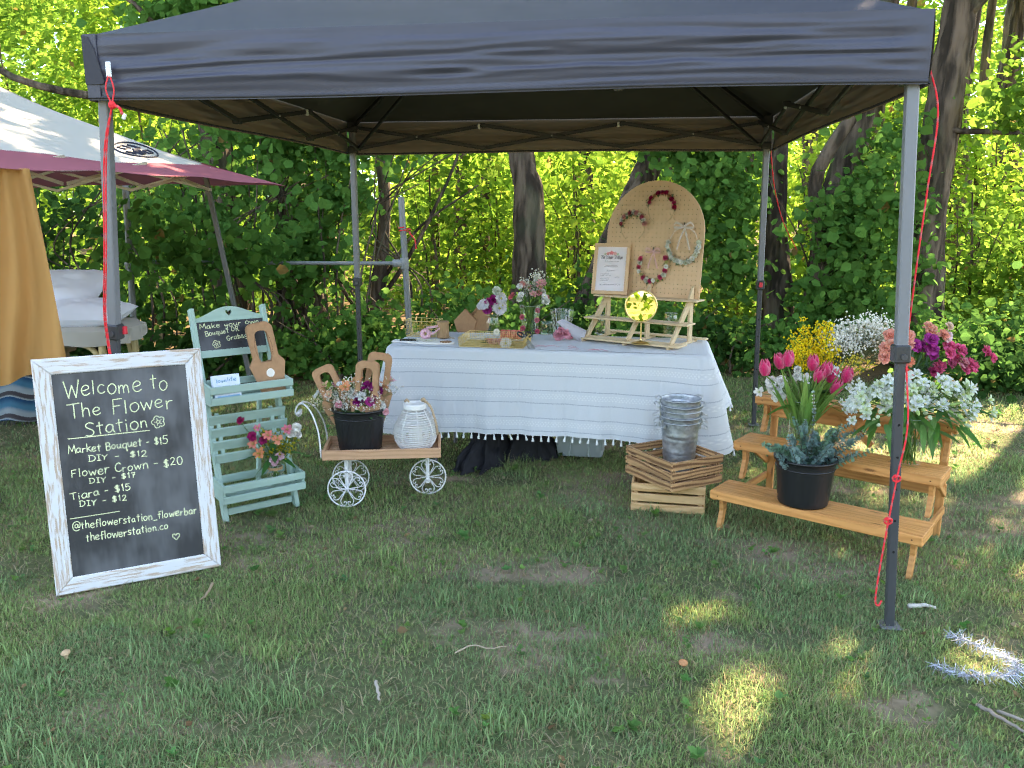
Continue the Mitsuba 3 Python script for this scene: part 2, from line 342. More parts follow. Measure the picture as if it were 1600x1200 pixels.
# ------------------------------------------------------------------ leaves
HEX_V = np.array([[0, 0, 0], [.28, .36, .05], [.28, -.36, .05], [.68, .30, .04], [.68, -.30, .04], [1, 0, -.08], [.48, 0, -.035]], float)
HEX_F = np.array([[0, 6, 1], [0, 2, 6], [1, 6, 3], [2, 4, 6], [3, 6, 5], [4, 5, 6]])
DIA_V = np.array([[0, 0, 0], [.45, .30, .05], [.45, -.30, .05], [1, 0, -.06]], float); DIA_F = np.array([[0, 3, 1], [0, 2, 3]])
def leaf_mesh(c, nrm, size, col, shape='dia', droop=0.35, wide=1.0):
    """leaves at c: faces look along nrm, tips hang outward and down"""
    n = len(c); nrm = unit_rows(nrm)
    t = unit_rows(np.cross(nrm, rng.normal(0, 1, (n, 3)))); t[:, 2] -= droop; t = unit_rows(t - nrm * (t * nrm).sum(1, keepdims=True)); s = np.cross(nrm, t)
    TV, TF = (HEX_V, HEX_F) if shape == 'hex' else (DIA_V, DIA_F)
    sz = size[:, None, None]
    v = c[:, None] + sz * (TV[None, :, :1] * t[:, None] + TV[None, :, 1:2] * wide * s[:, None] + TV[None, :, 2:] * nrm[:, None])
    f = (TF[None] + len(TV) * np.arange(n)[:, None, None]).reshape(-1, 3)
    return v.reshape(-1, 3), f, np.repeat(col, len(TV), 0)
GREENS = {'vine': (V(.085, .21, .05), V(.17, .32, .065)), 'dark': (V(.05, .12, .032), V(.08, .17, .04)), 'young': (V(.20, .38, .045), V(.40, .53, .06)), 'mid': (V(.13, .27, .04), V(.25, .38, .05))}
def sprigs(centres, per, spread, size, green, shape='dia', facing=(0, -0.5, 0.6), rough=0.75, wide=1.0, keep=None):
    """clumps of leaves round each sprig centre"""
    n = len(centres); per_n = np.maximum(1, rng.poisson(per, n)); idx = np.repeat(np.arange(n), per_n); m = len(idx)
    off = rng.normal(0, 1, (m, 3)) * spread * np.array([1, 1, .75]) * np.where(rng.random((m, 1)) < .22, 2.3, .85); c = centres[idx] + off
    if keep is not None:
        k = keep(c); c, idx, off = c[k], idx[k], off[k]; m = len(c)
    nrm = np.asarray(facing, float) + rng.normal(0, rough, (m, 3)) * .8 + unit_rows(off) * .4
    a, b = GREENS[green]; k = np.clip(rng.random((n, 1))[idx] * .6 + rng.random((m, 1)) * .4, 0, 1)
    col = (a * (1 - k) + b * k) * rng.uniform(.6, 1.25, (m, 1)); br = rng.random(m) < .006; col[br] = V(.30, .20, .07)
    return leaf_mesh(c, nrm, size * rng.choice([.45, .7, .9, 1.0, 1.3], m) * rng.uniform(.8, 1.2, m), col, shape, wide=wide)
def in_lobes(lobes, n, shell=0.45):
    """n points in ellipsoids (cx, cy, cz, rx, ry, rz), denser towards their surface"""
    L = np.array(lobes, float); w = (L[:, 3] * L[:, 4] * L[:, 5]) ** (2 / 3); i = rng.choice(len(L), n, p=w / w.sum())
    d = unit_rows(rng.normal(0, 1, (n, 3))); r = rng.uniform(0, 1, n) ** shell
    lump = 0.55 + 0.85 * meshkit.noise(d * 2.6 + i[:, None] * 7.3, 5)
    return L[i, :3] + d * L[i, 3:] * (r * lump)[:, None]
def foliage(mb, lobes, n, per, spread, size, green, shape='dia', keep=None, **kw):
    c = in_lobes(lobes, n); c = c[c[:, 2] > 0.03]
    v, f, col = sprigs(c, per, spread, size, green, shape, keep=keep, **kw)
    v[:, 2] = np.maximum(v[:, 2], 0.004)
    return mb.add(v, f, None, col)

# ------------------------------------------------------------------ the canopy overhead lets the sun through in a few places
s_h = SUN[:2] / SUN[2]
GAPS = [(0.66, 2.32, .13, .24, -.15), (1.14, 2.63, .10, .11, 0), (0.66, 2.91, .10, .09, 0), (1.60, 2.58, .14, .08, .3), (0.98, 2.36, .05, .03, 0.3), (0.02, 3.6, .0, .0, 0),
        (3.6, 5.7, .8, .9, 0), (2.75, 5.3, .5, .8, 0.3), (4.3, 4.9, .5, .5, 0), (2.45, 6.2, .3, .2, 0), (-1.9, 5.6, .35, .12, .4), (-3.6, 5.4, .5, .14, -.3), (-3.0, 5.0, .35, .1, .3), (-2.7, 5.9, .4, .12, .2),
        (-4.2, 6.2, .4, .15, .2), (-4.6, 5.2, .3, .1, .2), (2.2, 3.0, .12, .08, 0)]
def shade_keep(c):
    """False where a leaf would stand in one of the gaps the sun falls through"""
    g = c[:, :2] - c[:, 2:] * s_h; k = np.ones(len(c), bool)
    for x, y, a, b, r in GAPS:
        if a <= 0: continue
        if x < -1.5: x, y = x - 1.9 * s_h[0], y - 1.9 * s_h[1]      # these fall on the pale roof, not on the ground
        d = g - (x, y); cr, sr = math.cos(r), math.sin(r)
        q = np.stack([d[:, 0] * cr + d[:, 1] * sr, -d[:, 0] * sr + d[:, 1] * cr], 1) / (a + .07, b + .07)
        k &= (q ** 2).sum(1) > 1
    return k

# ------------------------------------------------------------------ trees
def trunk_mesh(path, r0, r1, n=70, flare=1.5, sides=44, seed=0):
    P = curve(path, n); t = np.linspace(0, 1, n); r = r0 + (r1 - r0) * t
    h = P[:, 2]; r = r * (1 + (flare - 1) * np.exp(-np.maximum(h, 0) / 0.35))
    mb = MB(); mb.tube(P, r, sides)
    v = mb.v[0]; w = meshkit.fbm(v * (5, 5, 1.3), 3, seed) - .5
    ctr = np.repeat(P, sides, 0); rg = 1 - 2 * np.abs(meshkit.fbm(v * (19, 19, 2.6), 3, seed + 5) - .5); mb.v[0] = v + (v - ctr) * (w * 0.6 + (rg - .8) * .34)[:, None]
    return mb
def limb(mb, path, r0, r1, n=12, sides=7):
    P = curve(path, n); P = P + (meshkit.fbm(P * 3, 2, 3) - .5)[:, None] * .06; mb.tube(P, np.linspace(r0, r1, n), sides); return mb
def tree(name, label, path, r0, r1, lobes=(), n=0, per=6, spread=.22, size=.12, green='mid', limbs=(), flare=1.5, keep=None, group=None, shape='dia', cat='tree', seed=0, facing=(0, -.3, .7)):
    t = thing(name, label, cat, group)
    part(t, 'trunk', trunk_mesh(path, r0, r1, flare=flare, seed=seed), 'mat_bark', True)
    for p, a, b in limbs: part(t, 'limb', limb(MB(), p, a, b), 'mat_bark', True)
    if n: part(t, 'crown', foliage(MB(), lobes, n, per, spread, size, green, shape, keep, facing=facing), 'mat_leaf')
    return t
SH = shade_keep
def high(x, y, s=1.0, zs=(6.2, 9.5)):
    """the lobes of a tall crown above (x, y)"""
    L = []
    for k in range(7):
        a = k * 2.4 + x; r = 2.6 * s * math.sqrt((k + .5) / 7)
        L.append((x + r * math.cos(a), y + r * math.sin(a), random.uniform(*zs), 2.0 * s, 2.0 * s, 1.1 * s))
    return L
tree('tall_tree', 'thick dark tree trunk rising behind the middle of the table', [(0.16, 9.3, -.1), (0.16, 9.3, .55), (0.19, 9.3, 1.7), (0.10, 9.35, 2.2), (-0.1, 9.5, 4.5), (0.1, 9.6, 8)], .20, .10,
     high(0.2, 9.6, 1.15), 900, 14, .34, .155, 'mid', [([(0.05, 9.4, 3.0), (1.2, 9, 4.6), (2.0, 8.6, 6.2)], .07, .02), ([(-.1, 9.5, 4.2), (-1.4, 9.2, 5.4), (-2.4, 8.8, 6.6)], .06, .02)], keep=SH, seed=1)
tree('pale_tree', 'straight greyish trunk standing farther back between the thick trunk and the pegboard', [(1.1, 12.5, -.1), (1.07, 12.5, 1.5), (1.07, 12.5, 3), (1.2, 12.6, 9)], .18, .09, high(1.4, 12.6, 1.1, (9, 11)), 160, 14, .34, .155, 'mid', keep=SH, seed=2)
tree('leaning_tree', 'dark trunk leaning to the right beside the pegboard arch', [(0.62, 9.0, -.1), (0.79, 9.0, .37), (1.1, 9.0, 1.2), (1.46, 9.2, 1.95), (1.69, 9.4, 2.45), (2.6, 9.8, 4.2), (3.4, 10, 6.5)], .185, .08,
     high(3.6, 9.8, 1.15), 900, 14, .34, .155, 'mid', [([(1.9, 9.4, 2.9), (1.5, 9.6, 4.5), (1.2, 9.8, 6)], .06, .02)], keep=SH, seed=3)
tree('slim_dark_tree', 'slim crooked dark trunk between the rear tent leg and the metal pipe post', [(-1.75, 9.0, -.1), (-1.59, 9.0, .23), (-1.42, 9.0, .95), (-1.36, 9.0, 1.75), (-1.38, 9.0, 2.4), (-1.2, 9.1, 4.2)], .085, .045,
     [(-1.4, 9.0, 3.9, 1.2, 1.0, .9)], 260, 7, .2, .12, 'mid', [([(-1.62, 9, .35), (-1.15, 8.9, 1.0), (-.75, 8.9, 1.7), (-.5, 8.8, 2.3)], .03, .012), ([(-1.6, 9, .3), (-1.9, 8.9, .9), (-2.1, 8.9, 1.6)], .025, .01),
      ([(-1.45, 9, .75), (-1.0, 8.8, 1.35), (-0.35, 8.7, 1.8)], .022, .008)], seed=4)
tree('dim_tree', 'dark trunk in the woods just right of the pegboard arch', [(3.23, 12, -.1), (3.22, 12, .5), (3.2, 12, 1.5), (3.27, 12, 2.6), (3.1, 12, 6)], .17, .10, high(3.4, 12.3, 1.1, (9, 11)), 160, 14, .34, .155, 'mid', keep=SH, seed=5)
tree('reddish_tree', 'reddish brown trunk behind the rear right tent leg', [(2.92, 8.8, -.1), (2.85, 8.8, .3), (2.74, 8.8, 1.7), (2.69, 8.8, 3.0), (2.8, 8.9, 6.5)], .17, .09, high(3.0, 8.6, 1.0), 800, 14, .34, .155, 'mid', keep=SH, seed=6)
tree('vine_covered_tree', 'grey ridged trunk leaning out of a mass of climbing vines on the right', [(3.05, 8.7, -.1), (3.22, 8.6, .42), (3.28, 8.6, 1.2), (3.42, 8.6, 2.2), (3.5, 8.6, 2.7), (3.8, 8.6, 4.5), (4.2, 8.5, 7)], .20, .10,
     high(4.4, 8.4, 1.1), 900, 14, .34, .155, 'mid', [([(3.25, 8.5, 1.0), (2.98, 8.3, 1.75), (3.05, 8.2, 2.1), (3.35, 8.2, 2.6), (3.5, 8.0, 3.2)], .075, .06)], keep=SH, seed=7)
tree('big_right_tree', 'big straight trunk just right of the front right tent leg', [(4.22, 8.3, -.1), (4.13, 8.3, .1), (4.11, 8.3, 1.5), (4.17, 8.3, 2.8), (4.22, 8.3, 3.6), (4.3, 8.3, 8)], .215, .12,
     high(4.6, 7.9, 1.2), 1000, 14, .34, .155, 'mid', [([(4.15, 8.2, 2.3), (4.9, 7.9, 2.25), (5.8, 7.6, 2.15)], .03, .015), ([(4.2, 8.3, 3.3), (5.2, 7.8, 4.6), (6.0, 7.2, 6.2)], .09, .03)], keep=SH, seed=8)
for (x, y, x2, r, lab) in ((7.55, 14, 7.25, .22, 'dark trunk deep in the sunny woods on the right, second past the big trunk'), (9.95, 17, 9.7, .22, 'narrow far trunk near the upper right corner of the woods'),
                           (8.15, 13.2, 7.6, .13, 'thin young trunk at the right edge of the photo'), (5.3, 12.5, 5.35, .12, 'thin dark trunk seen right beside the big right trunk'), (-.9, 14, -.8, .12, 'thin far trunk seen between the pipe post and the thick trunk'),
                           (6.4, 18, 6.3, .2, 'far brown trunk right of the big trunk in the sunlit gap'),
                           (-1.15, 12, -1.0, .07, 'slim stem in the bright gap right of the pipe post'), (-.45, 13, -.35, .09, 'slim trunk in the bright gap left of the thick middle trunk'), (2.1, 13, 2.0, .10, 'slim trunk between the leaning trunk and the pegboard arch'), (2.75, 14.5, 2.8, .12, 'far trunk seen above the right side of the pegboard'), (6.0, 13.5, 6.1, .10, 'slim straight trunk second right of the big trunk'), (7.0, 12.5, 6.8, .08, 'slim stem near the right edge between two larger trunks')):
    tree('far_tree', lab, [(x, y, -.1), ((x + x2) / 2, y, 2), (x2, y, 4), (x2 + .2, y, 10)], r, r * .6, high(x, y + .5, .9, (10, 12)), 70, 7, .3, .26, 'young', flare=1.3, keep=SH, seed=int(x * 7) + 40)
tree('ivy_tree', 'dark trunk wrapped in dead vines showing above the pale tent roof', [(-2.2, 8.6, -.1), (-2.25, 8.6, 1.5), (-2.36, 8.6, 2.5), (-2.24, 8.6, 3.6), (-2.1, 8.7, 7)], .23, .13, high(-2.3, 8.6, 1.2), 900, 14, .34, .155, 'mid',
     [([(-2.3, 8.5, 2.6), (-3.0, 8.4, 3.0), (-3.7, 8.3, 3.55)], .05, .02), ([(-2.3, 8.5, 2.9), (-1.7, 8.4, 3.2), (-1.0, 8.3, 3.8)], .04, .02)], keep=SH, seed=9)
tree('left_tree', 'upright trunk behind the upper left corner of the black tent', [(-3.2, 9.5, -.1), (-3.28, 9.5, 1.5), (-3.32, 9.5, 2.9), (-3.44, 9.5, 3.8), (-3.5, 9.5, 7)], .19, .11, high(-3.9, 9.2, 1.2), 900, 14, .34, .155, 'mid',
     [([(-3.36, 9.4, 3.1), (-4.2, 9.2, 2.75), (-5.0, 9.0, 2.85), (-5.8, 8.9, 3.3)], .055, .03)], keep=SH, seed=10)
tree('far_left_tree', 'shadowy trunk in the woods above the pale tent roof at the left edge', [(-6.0, 9.8, -.1), (-6.05, 9.8, 2), (-6.1, 9.8, 4), (-6.2, 9.8, 7)], .2, .11, high(-6.3, 9.4, 1.2), 800, 14, .34, .155, 'mid', keep=SH, seed=11)
# trees standing right of the frame towards the sun, whose crowns shade the lawn
for k, (x, y) in enumerate(((7.0, 7.2), (7.6, 10.0), (5.9, 5.3), (9.0, 6.4))):
    tree('shade_tree', ['tree at the wood edge outside the right side of the photo', 'tree deeper in the woods outside the right side of the photo', 'tree nearest the camera outside the right side of the photo', 'tree farthest out to the right beyond the photo'][k], [(x, y, -.1), (x, y, 3), (x + .1, y, 8)], .2, .1, high(x - 1.2, y - .3, 1.3), 1000, 14, .34, .155, 'mid', keep=SH, group='trees right of the frame', seed=20 + k)

for k, (x, y) in enumerate(((-9, -20), (-3.5, -23), (2.5, -21), (8.5, -22), (14, -18), (-15, -17))):
    tree('field_tree', ['sunlit tree across the lawn that shows in the mirror, %s' % w for w in ('first from the left', 'second from the left', 'in the middle', 'right of the middle', 'far right', 'farthest left')][k], [(x, y, -.1), (x, y, 2), (x + .2, y, 7)], .2, .1,
         [(x + random.uniform(-2, 2), y + random.uniform(-1.5, 1.5), random.uniform(1.6, 8), 2.0, 1.8, 1.6) for _ in range(9)], 650, 7, .4, .34, 'mid', seed=60 + k)

# ------------------------------------------------------------------ vines, shrubs, woods
def bush(name, label, lobes, n, per=9, spread=.11, size=.085, green='vine', shape='hex', stems=(), cat='shrub', facing=(0, -.7, .55), group=None, wide=1.15):
    t = thing(name, label, cat, group)
    part(t, 'foliage', foliage(MB(), lobes, n, per, spread, size, green, shape, facing=facing, wide=wide), 'mat_leaf')
    sm = MB()
    for p, a, b in stems: limb(sm, p, a, b, 14, 6)
    if stems: part(t, 'stem', sm, 'mat_bark', True)
    return t
def twigs(x, y, z, n, h):
    out = []
    for _ in range(n):
        a = random.uniform(-.5, .5); b = random.uniform(-.3, .3)
        out.append(([(x + a * .3, y + b, z), (x + a * .8 + random.uniform(-.1, .1), y + b, z + h * .5), (x + a * 1.6 + random.uniform(-.2, .2), y + b, z + h)], .014, .004))
    return out
bush('climbing_vine', 'broad leafy vine curtain hanging behind the pale tent leg', [(-3.3, 8.3, 1.5, .5, .45, .8), (-2.5, 8.2, 2.3, .75, .45, .5), (-2.7, 8.1, 1.5, .35, .3, .5), (-3.3, 8.2, .6, .7, .4, .4), (-2.1, 8.0, 1.1, .5, .35, .4), (-2.0, 8.3, 1.75, .3, .3, .35)], 300, stems=twigs(-2.6, 8.2, 0, 9, 2.3), cat='vine', size=.092)
bush('climbing_vine', 'round leaved vine under the left edge of the black tent roof', [(-1.9, 7.9, 2.2, .75, .35, .42), (-1.62, 8.0, 1.7, .30, .3, .5), (-1.95, 8.1, 1.15, .4, .35, .35), (-1.1, 8.2, 2.25, .3, .25, .25)], 230, stems=twigs(-1.7, 8, 0, 7, 2.2), cat='vine', size=.092)
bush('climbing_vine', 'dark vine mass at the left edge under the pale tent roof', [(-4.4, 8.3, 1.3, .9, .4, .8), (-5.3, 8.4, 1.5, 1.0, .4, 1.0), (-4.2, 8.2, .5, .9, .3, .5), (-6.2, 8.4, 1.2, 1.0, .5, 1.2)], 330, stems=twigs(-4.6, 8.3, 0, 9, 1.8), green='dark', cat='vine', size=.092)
bush('climbing_vine', 'thick vine with big round leaves covering the trunk behind the white and yellow flowers', [(3.25, 8.1, 1.45, .38, .35, .5), (3.5, 8.1, 1.0, .55, .4, .55), (3.2, 8.1, .6, .45, .35, .45), (3.62, 8.0, 1.6, .36, .35, .42), (3.62, 8.1, 2.2, .22, .25, .3)], 330, stems=twigs(3.2, 8.2, 0, 6, 2), cat='vine', size=.092)
bush('climbing_vine', 'leafy vine hanging in front of the woods just right of the pegboard arch', [(2.05, 8.6, 2.05, .45, .3, .38), (2.15, 8.6, 1.6, .36, .3, .42), (1.7, 8.7, 2.25, .5, .3, .28), (2.2, 8.5, 1.05, .30, .3, .4)], 300, cat='vine', size=.092)
bush('climbing_vine', 'pale young vine leaves beside the big right trunk near the top of the photo', [(4.62, 8.0, 2.5, .25, .25, .35), (5.0, 8.1, 2.9, .3, .3, .3)], 80, green='mid', cat='vine', size=.092)
bush('climbing_vine', 'leafy vine over the trunks above the upper left corner of the black tent', [(-2.6, 8.2, 3.5, .7, .35, .5), (-1.7, 8.1, 3.4, .5, .3, .4), (-3.3, 8.6, 3.3, .5, .3, .6)], 330, cat='vine', size=.092)
for k, (x, y, z0, z1, w) in enumerate(((-3.6, 8.0, 0, 2.2, .3), (-3.0, 8.1, 0, 2.3, -.3), (-2.5, 7.9, .0, 1.9, .45), (-2.1, 8.1, .0, 2.1, -.35), (-1.7, 8.2, .1, 1.8, .4), (-1.2, 8.6, 0, 2.2, .35), (-4.2, 8.1, 0, 1.9, .4))):
    t = thing('bare_vine', 'tangled bare vine stem in the dark thicket, ' + ['behind the pillows', 'left of the pale tent leg', 'just right of the pale tent leg', 'behind the mint shelf', 'left of the rear tent leg', 'beside the slim dark trunk', 'at the left edge behind the bed'][k], 'vine')
    for q in range(3): part(t, 'stem', limb(MB(), [(x + q * .12, y, z0), (x + w * .4 + q * .1, y - .05, z1 * .35), (x - w * .3 - q * .15, y + .05, z1 * .65), (x + w + q * .2, y, z1)], .016 - .003 * q, .006, 22, 6), 'mat_bark', True)
bush('climbing_vine', 'leaves trailing over the left half of the grey pipe rail', [(-2.75, 7.2, 1.12, .45, .10, .22), (-2.2, 7.2, 1.16, .35, .10, .2), (-3.2, 7.15, 1.3, .3, .1, .3)], 60, cat='vine', size=.092)
k_l = ['low bush', 'ragged bush', 'leafy bush', 'dense bush', 'small bush']
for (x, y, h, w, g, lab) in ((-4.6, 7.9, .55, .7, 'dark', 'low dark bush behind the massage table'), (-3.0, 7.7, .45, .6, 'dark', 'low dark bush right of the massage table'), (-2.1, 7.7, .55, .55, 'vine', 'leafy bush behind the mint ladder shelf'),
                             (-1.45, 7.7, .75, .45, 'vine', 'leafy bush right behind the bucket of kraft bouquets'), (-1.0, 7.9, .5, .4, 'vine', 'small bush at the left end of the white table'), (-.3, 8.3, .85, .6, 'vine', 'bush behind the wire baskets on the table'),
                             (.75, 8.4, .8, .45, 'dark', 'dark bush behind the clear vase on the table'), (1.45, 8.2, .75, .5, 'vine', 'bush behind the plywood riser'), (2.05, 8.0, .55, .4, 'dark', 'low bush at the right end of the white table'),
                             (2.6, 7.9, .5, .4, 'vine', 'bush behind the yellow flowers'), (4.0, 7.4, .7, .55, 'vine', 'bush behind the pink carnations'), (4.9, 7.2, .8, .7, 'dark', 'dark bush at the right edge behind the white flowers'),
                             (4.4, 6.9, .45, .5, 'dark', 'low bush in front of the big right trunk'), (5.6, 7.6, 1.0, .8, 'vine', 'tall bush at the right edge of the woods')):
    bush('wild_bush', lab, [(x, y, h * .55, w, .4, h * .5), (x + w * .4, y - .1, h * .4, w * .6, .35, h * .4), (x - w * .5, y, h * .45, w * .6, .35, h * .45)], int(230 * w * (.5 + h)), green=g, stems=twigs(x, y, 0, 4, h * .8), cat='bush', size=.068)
# saplings with bright, sunlit leaves a little deeper in
for (x, y, z, w, h, g, lab) in ((-1.0, 10.5, 1.3, .9, 1.1, 'mid', 'bright leafy sapling behind the metal pipe post'), (-.2, 11, 1.5, .9, 1.2, 'young', 'bright sapling left of the thick middle trunk'), (.8, 10.6, 1.4, .5, 1.2, 'young', 'sunlit sapling between the thick trunk and the leaning trunk'),
                                (1.7, 11.5, 1.5, .7, 1.2, 'young', 'sunlit sapling behind the pegboard arch'), (2.6, 11, 1.5, .6, 1.2, 'mid', 'sunlit sapling right of the pegboard arch'), (4.3, 11, 1.6, .8, 1.4, 'young', 'sunlit sapling behind the vine covered trunk'),
                                (5.4, 9.8, 1.1, .7, 1.1, 'mid', 'leafy sapling right of the big trunk'), (6.3, 9.6, .9, .8, .9, 'mid', 'low bright sapling at the right edge of the photo'), (6.6, 11.6, 2.1, .9, 1.5, 'young', 'tall pale sapling at the right edge of the photo'), (5.6, 12.6, 2.8, .9, 1.2, 'young', 'glowing yellow green sapling high beside the big trunk'),
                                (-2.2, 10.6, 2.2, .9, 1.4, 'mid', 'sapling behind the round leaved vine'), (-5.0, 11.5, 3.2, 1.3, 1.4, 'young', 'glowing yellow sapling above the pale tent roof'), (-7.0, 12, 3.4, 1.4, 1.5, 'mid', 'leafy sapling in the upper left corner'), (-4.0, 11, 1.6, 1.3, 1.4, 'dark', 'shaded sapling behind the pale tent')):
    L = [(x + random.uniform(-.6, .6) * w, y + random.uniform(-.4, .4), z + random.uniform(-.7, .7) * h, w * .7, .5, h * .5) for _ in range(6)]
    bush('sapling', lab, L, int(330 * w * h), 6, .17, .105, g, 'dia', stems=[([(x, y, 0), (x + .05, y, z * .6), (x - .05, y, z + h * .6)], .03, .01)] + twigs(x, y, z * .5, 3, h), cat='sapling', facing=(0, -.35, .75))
# the woods beyond, one mass
wm = MB()
L = []
for k in range(90):
    y = random.uniform(15, 34); x = random.uniform(-1, 1) * (.72 * y + 4); L.append((x, y, random.uniform(.3, 1.2) + (y - 13) * random.uniform(0, .36), random.uniform(1.2, 2.4), 1.2, random.uniform(.8, 1.7)))
foliage(wm, L, 15000, 7, .34, .23, 'young', facing=(0, -.3, .8))
L = [(x, 36 + random.uniform(-2, 3), random.uniform(0.5, 15), 3.0, 1.8, 2.4) for x in np.linspace(-32, 32, 60)] + [(x, 39, z, 4, 2, 2.6) for x in np.linspace(-34, 34, 14) for z in (2, 6, 10)]
foliage(wm, L, 9000, 7, .6, .5, 'young', facing=(0, -.3, .8))
L = [(random.uniform(-9, 9), random.uniform(10, 15), random.uniform(.1, .5), 1.1, .8, .45) for _ in range(46)]
foliage(wm, L, 3600, 7, .2, .13, 'mid', facing=(0, -.3, .8))
L = [(random.uniform(-19, -8), random.uniform(9, 17), random.uniform(.4, 5.5), 1.5, 1.2, 1.3) for _ in range(44)] + [(random.uniform(8, 16), random.uniform(10, 17), random.uniform(.3, 1.6), 1.4, 1.2, .9) for _ in range(16)]
foliage(wm, L, 4200, 7, .3, .2, 'mid', facing=(0, -.3, .8))
wm.out('woodland_foliage', 'mat_leaf'); labels['woodland_foliage'] = {'label': 'sunlit green foliage filling the woods behind the tents', 'kind': 'stuff'}
# ------------------------------------------------------------------ black pop-up canopy
def black_cloth(p, n, uv):
    return mix((0.036, 0.037, 0.056), (0.046, 0.046, 0.066), fbm(p.x * 6, p.y * 6, p.z * 9, 3))
def lining(p, n, uv): return mix((0.046, 0.047, 0.042), (0.060, 0.060, 0.053), fbm(p.x * 6, p.y * 6, p.z * 9, 3))
scene['mat_black_cloth'] = {'type': 'twosided', 'outside': {'type': 'principled', 'base_color': mikit.proc(black_cloth), 'roughness': 0.5, 'specular': 0.55, 'sheen': 0.2},
                            'underside': {'type': 'principled', 'base_color': mikit.proc(lining), 'roughness': 0.6, 'specular': 0.3}}
scene['mat_valance'] = {**scene['mat_black_cloth'], 'underside': {'type': 'principled', 'base_color': rgb(.20, .165, .135), 'roughness': 0.6, 'specular': 0.3}}
TY = -0.135; TM = place(-1.553, 3.318, 0, TY)
def tw(x, y, z): return (TM @ np.array([x, y, z, 1.0]))[:3]
tent = thing('canopy_tent', 'black pop-up canopy standing over the white flower table', 'canopy tent')
W3, ZB, ZT, PK = 2.92, 1.95, 2.185, 3.02
def roof_z(d):           # d = 0 at the eaves, 1 at the peak
    return ZT + (PK - ZT) * (0.80 * d + 0.20 * d ** 2)
E0 = 0.045
def roof_panel(k):
    n, m = 70, 36; P = np.zeros((n, m, 3))
    for j in range(m):
        d = j / (m - 1); lo, hi = -E0 + d * (W3 / 2 + E0), W3 + E0 - d * (W3 / 2 + E0)
        s = np.linspace(lo, hi, n); P[:, j, 0] = s; P[:, j, 1] = -E0 + d * (W3 / 2 + E0)
        u = (np.linspace(0, 1, n) * 2 - 1); sag = 0.09 * (1 - u ** 2) * math.sin(PI * d) ** .8
        P[:, j, 2] = roof_z(d) - sag + 0.007 * np.sin(s * 9 + d * 5 + k) * math.sin(PI * d) * (1 - u ** 2) - 0.012 * (1 - d) ** 8
    c = P - [W3 / 2, W3 / 2, 0]; c = c @ rz(k * PI / 2).T + [W3 / 2, W3 / 2, 0]
    return MB(TM).grid(c[::-1])
for k in range(4): part(tent, 'roof_panel', roof_panel(k), 'mat_black_cloth', True)
def valance(k):
    n, m = 200, 40; s = np.linspace(-E0, W3 + E0, n); t = np.linspace(0, 1, m); S, Tt = np.meshgrid(s, t, indexing='ij')
    env = np.clip(np.minimum(S + E0, W3 + E0 - S) / .12, 0, 1)
    q = np.stack([S * 1.5 + k * 9, Tt * 5.0 + S * .25, S * 0 + k], -1)
    w = meshkit.fbm(q, 3, 3 + k) - .5
    fold = 0.0058 * np.sin(Tt * 17 + 2.2 * np.sin(S * 1.1 + k) + 7 * w) * np.sin(PI * Tt) * (0.45 + 0.9 * meshkit.noise(np.stack([S * 1.1, Tt * 2, S * 0 + k], -1), 9))
    fine = 0.0026 * np.sin(Tt * 44 + 14 * w + S * 1.6) * np.sin(PI * Tt)
    out = (fold + fine + 0.03 * w * np.sin(PI * Tt)) * env
    P = np.stack([S, -E0 - 0.004 - 0.006 * np.sin(PI * Tt) - out, ZT - 0.004 - Tt * (ZT - ZB) - 0.006 * np.sin(S * 2.1 + k) * Tt], -1)
    c = (P - [W3 / 2, W3 / 2, 0]) @ rz(k * PI / 2).T + [W3 / 2, W3 / 2, 0]
    return MB(TM).grid(c)
for k in range(4):
    v = part(tent, 'valance', valance(k), 'mat_valance', True)
    hm = MB(TM); s = np.linspace(-E0, W3 + E0, 60); e = np.stack([s, s * 0 - E0 - .006, ZB + .006 - 0.006 * np.sin(s * 2.1 + k)], 1)
    e = (e - [W3 / 2, W3 / 2, 0]) @ rz(k * PI / 2).T + [W3 / 2, W3 / 2, 0]
    hm.tube(e, .0055, 6, (.05, .05, .06)); part(v, 'hem', hm, 'mat_matte', True)
STEEL, DARK = (.17, .175, .19), (.035, .036, .04)
feet = {'FL': ((0, 0), (-1.765, 3.50)), 'FR': ((W3, 0), (1.425, 2.853)), 'BR': ((W3, W3), (1.775, 5.85)), 'BL': ((0, W3), (-1.175, 6.26))}
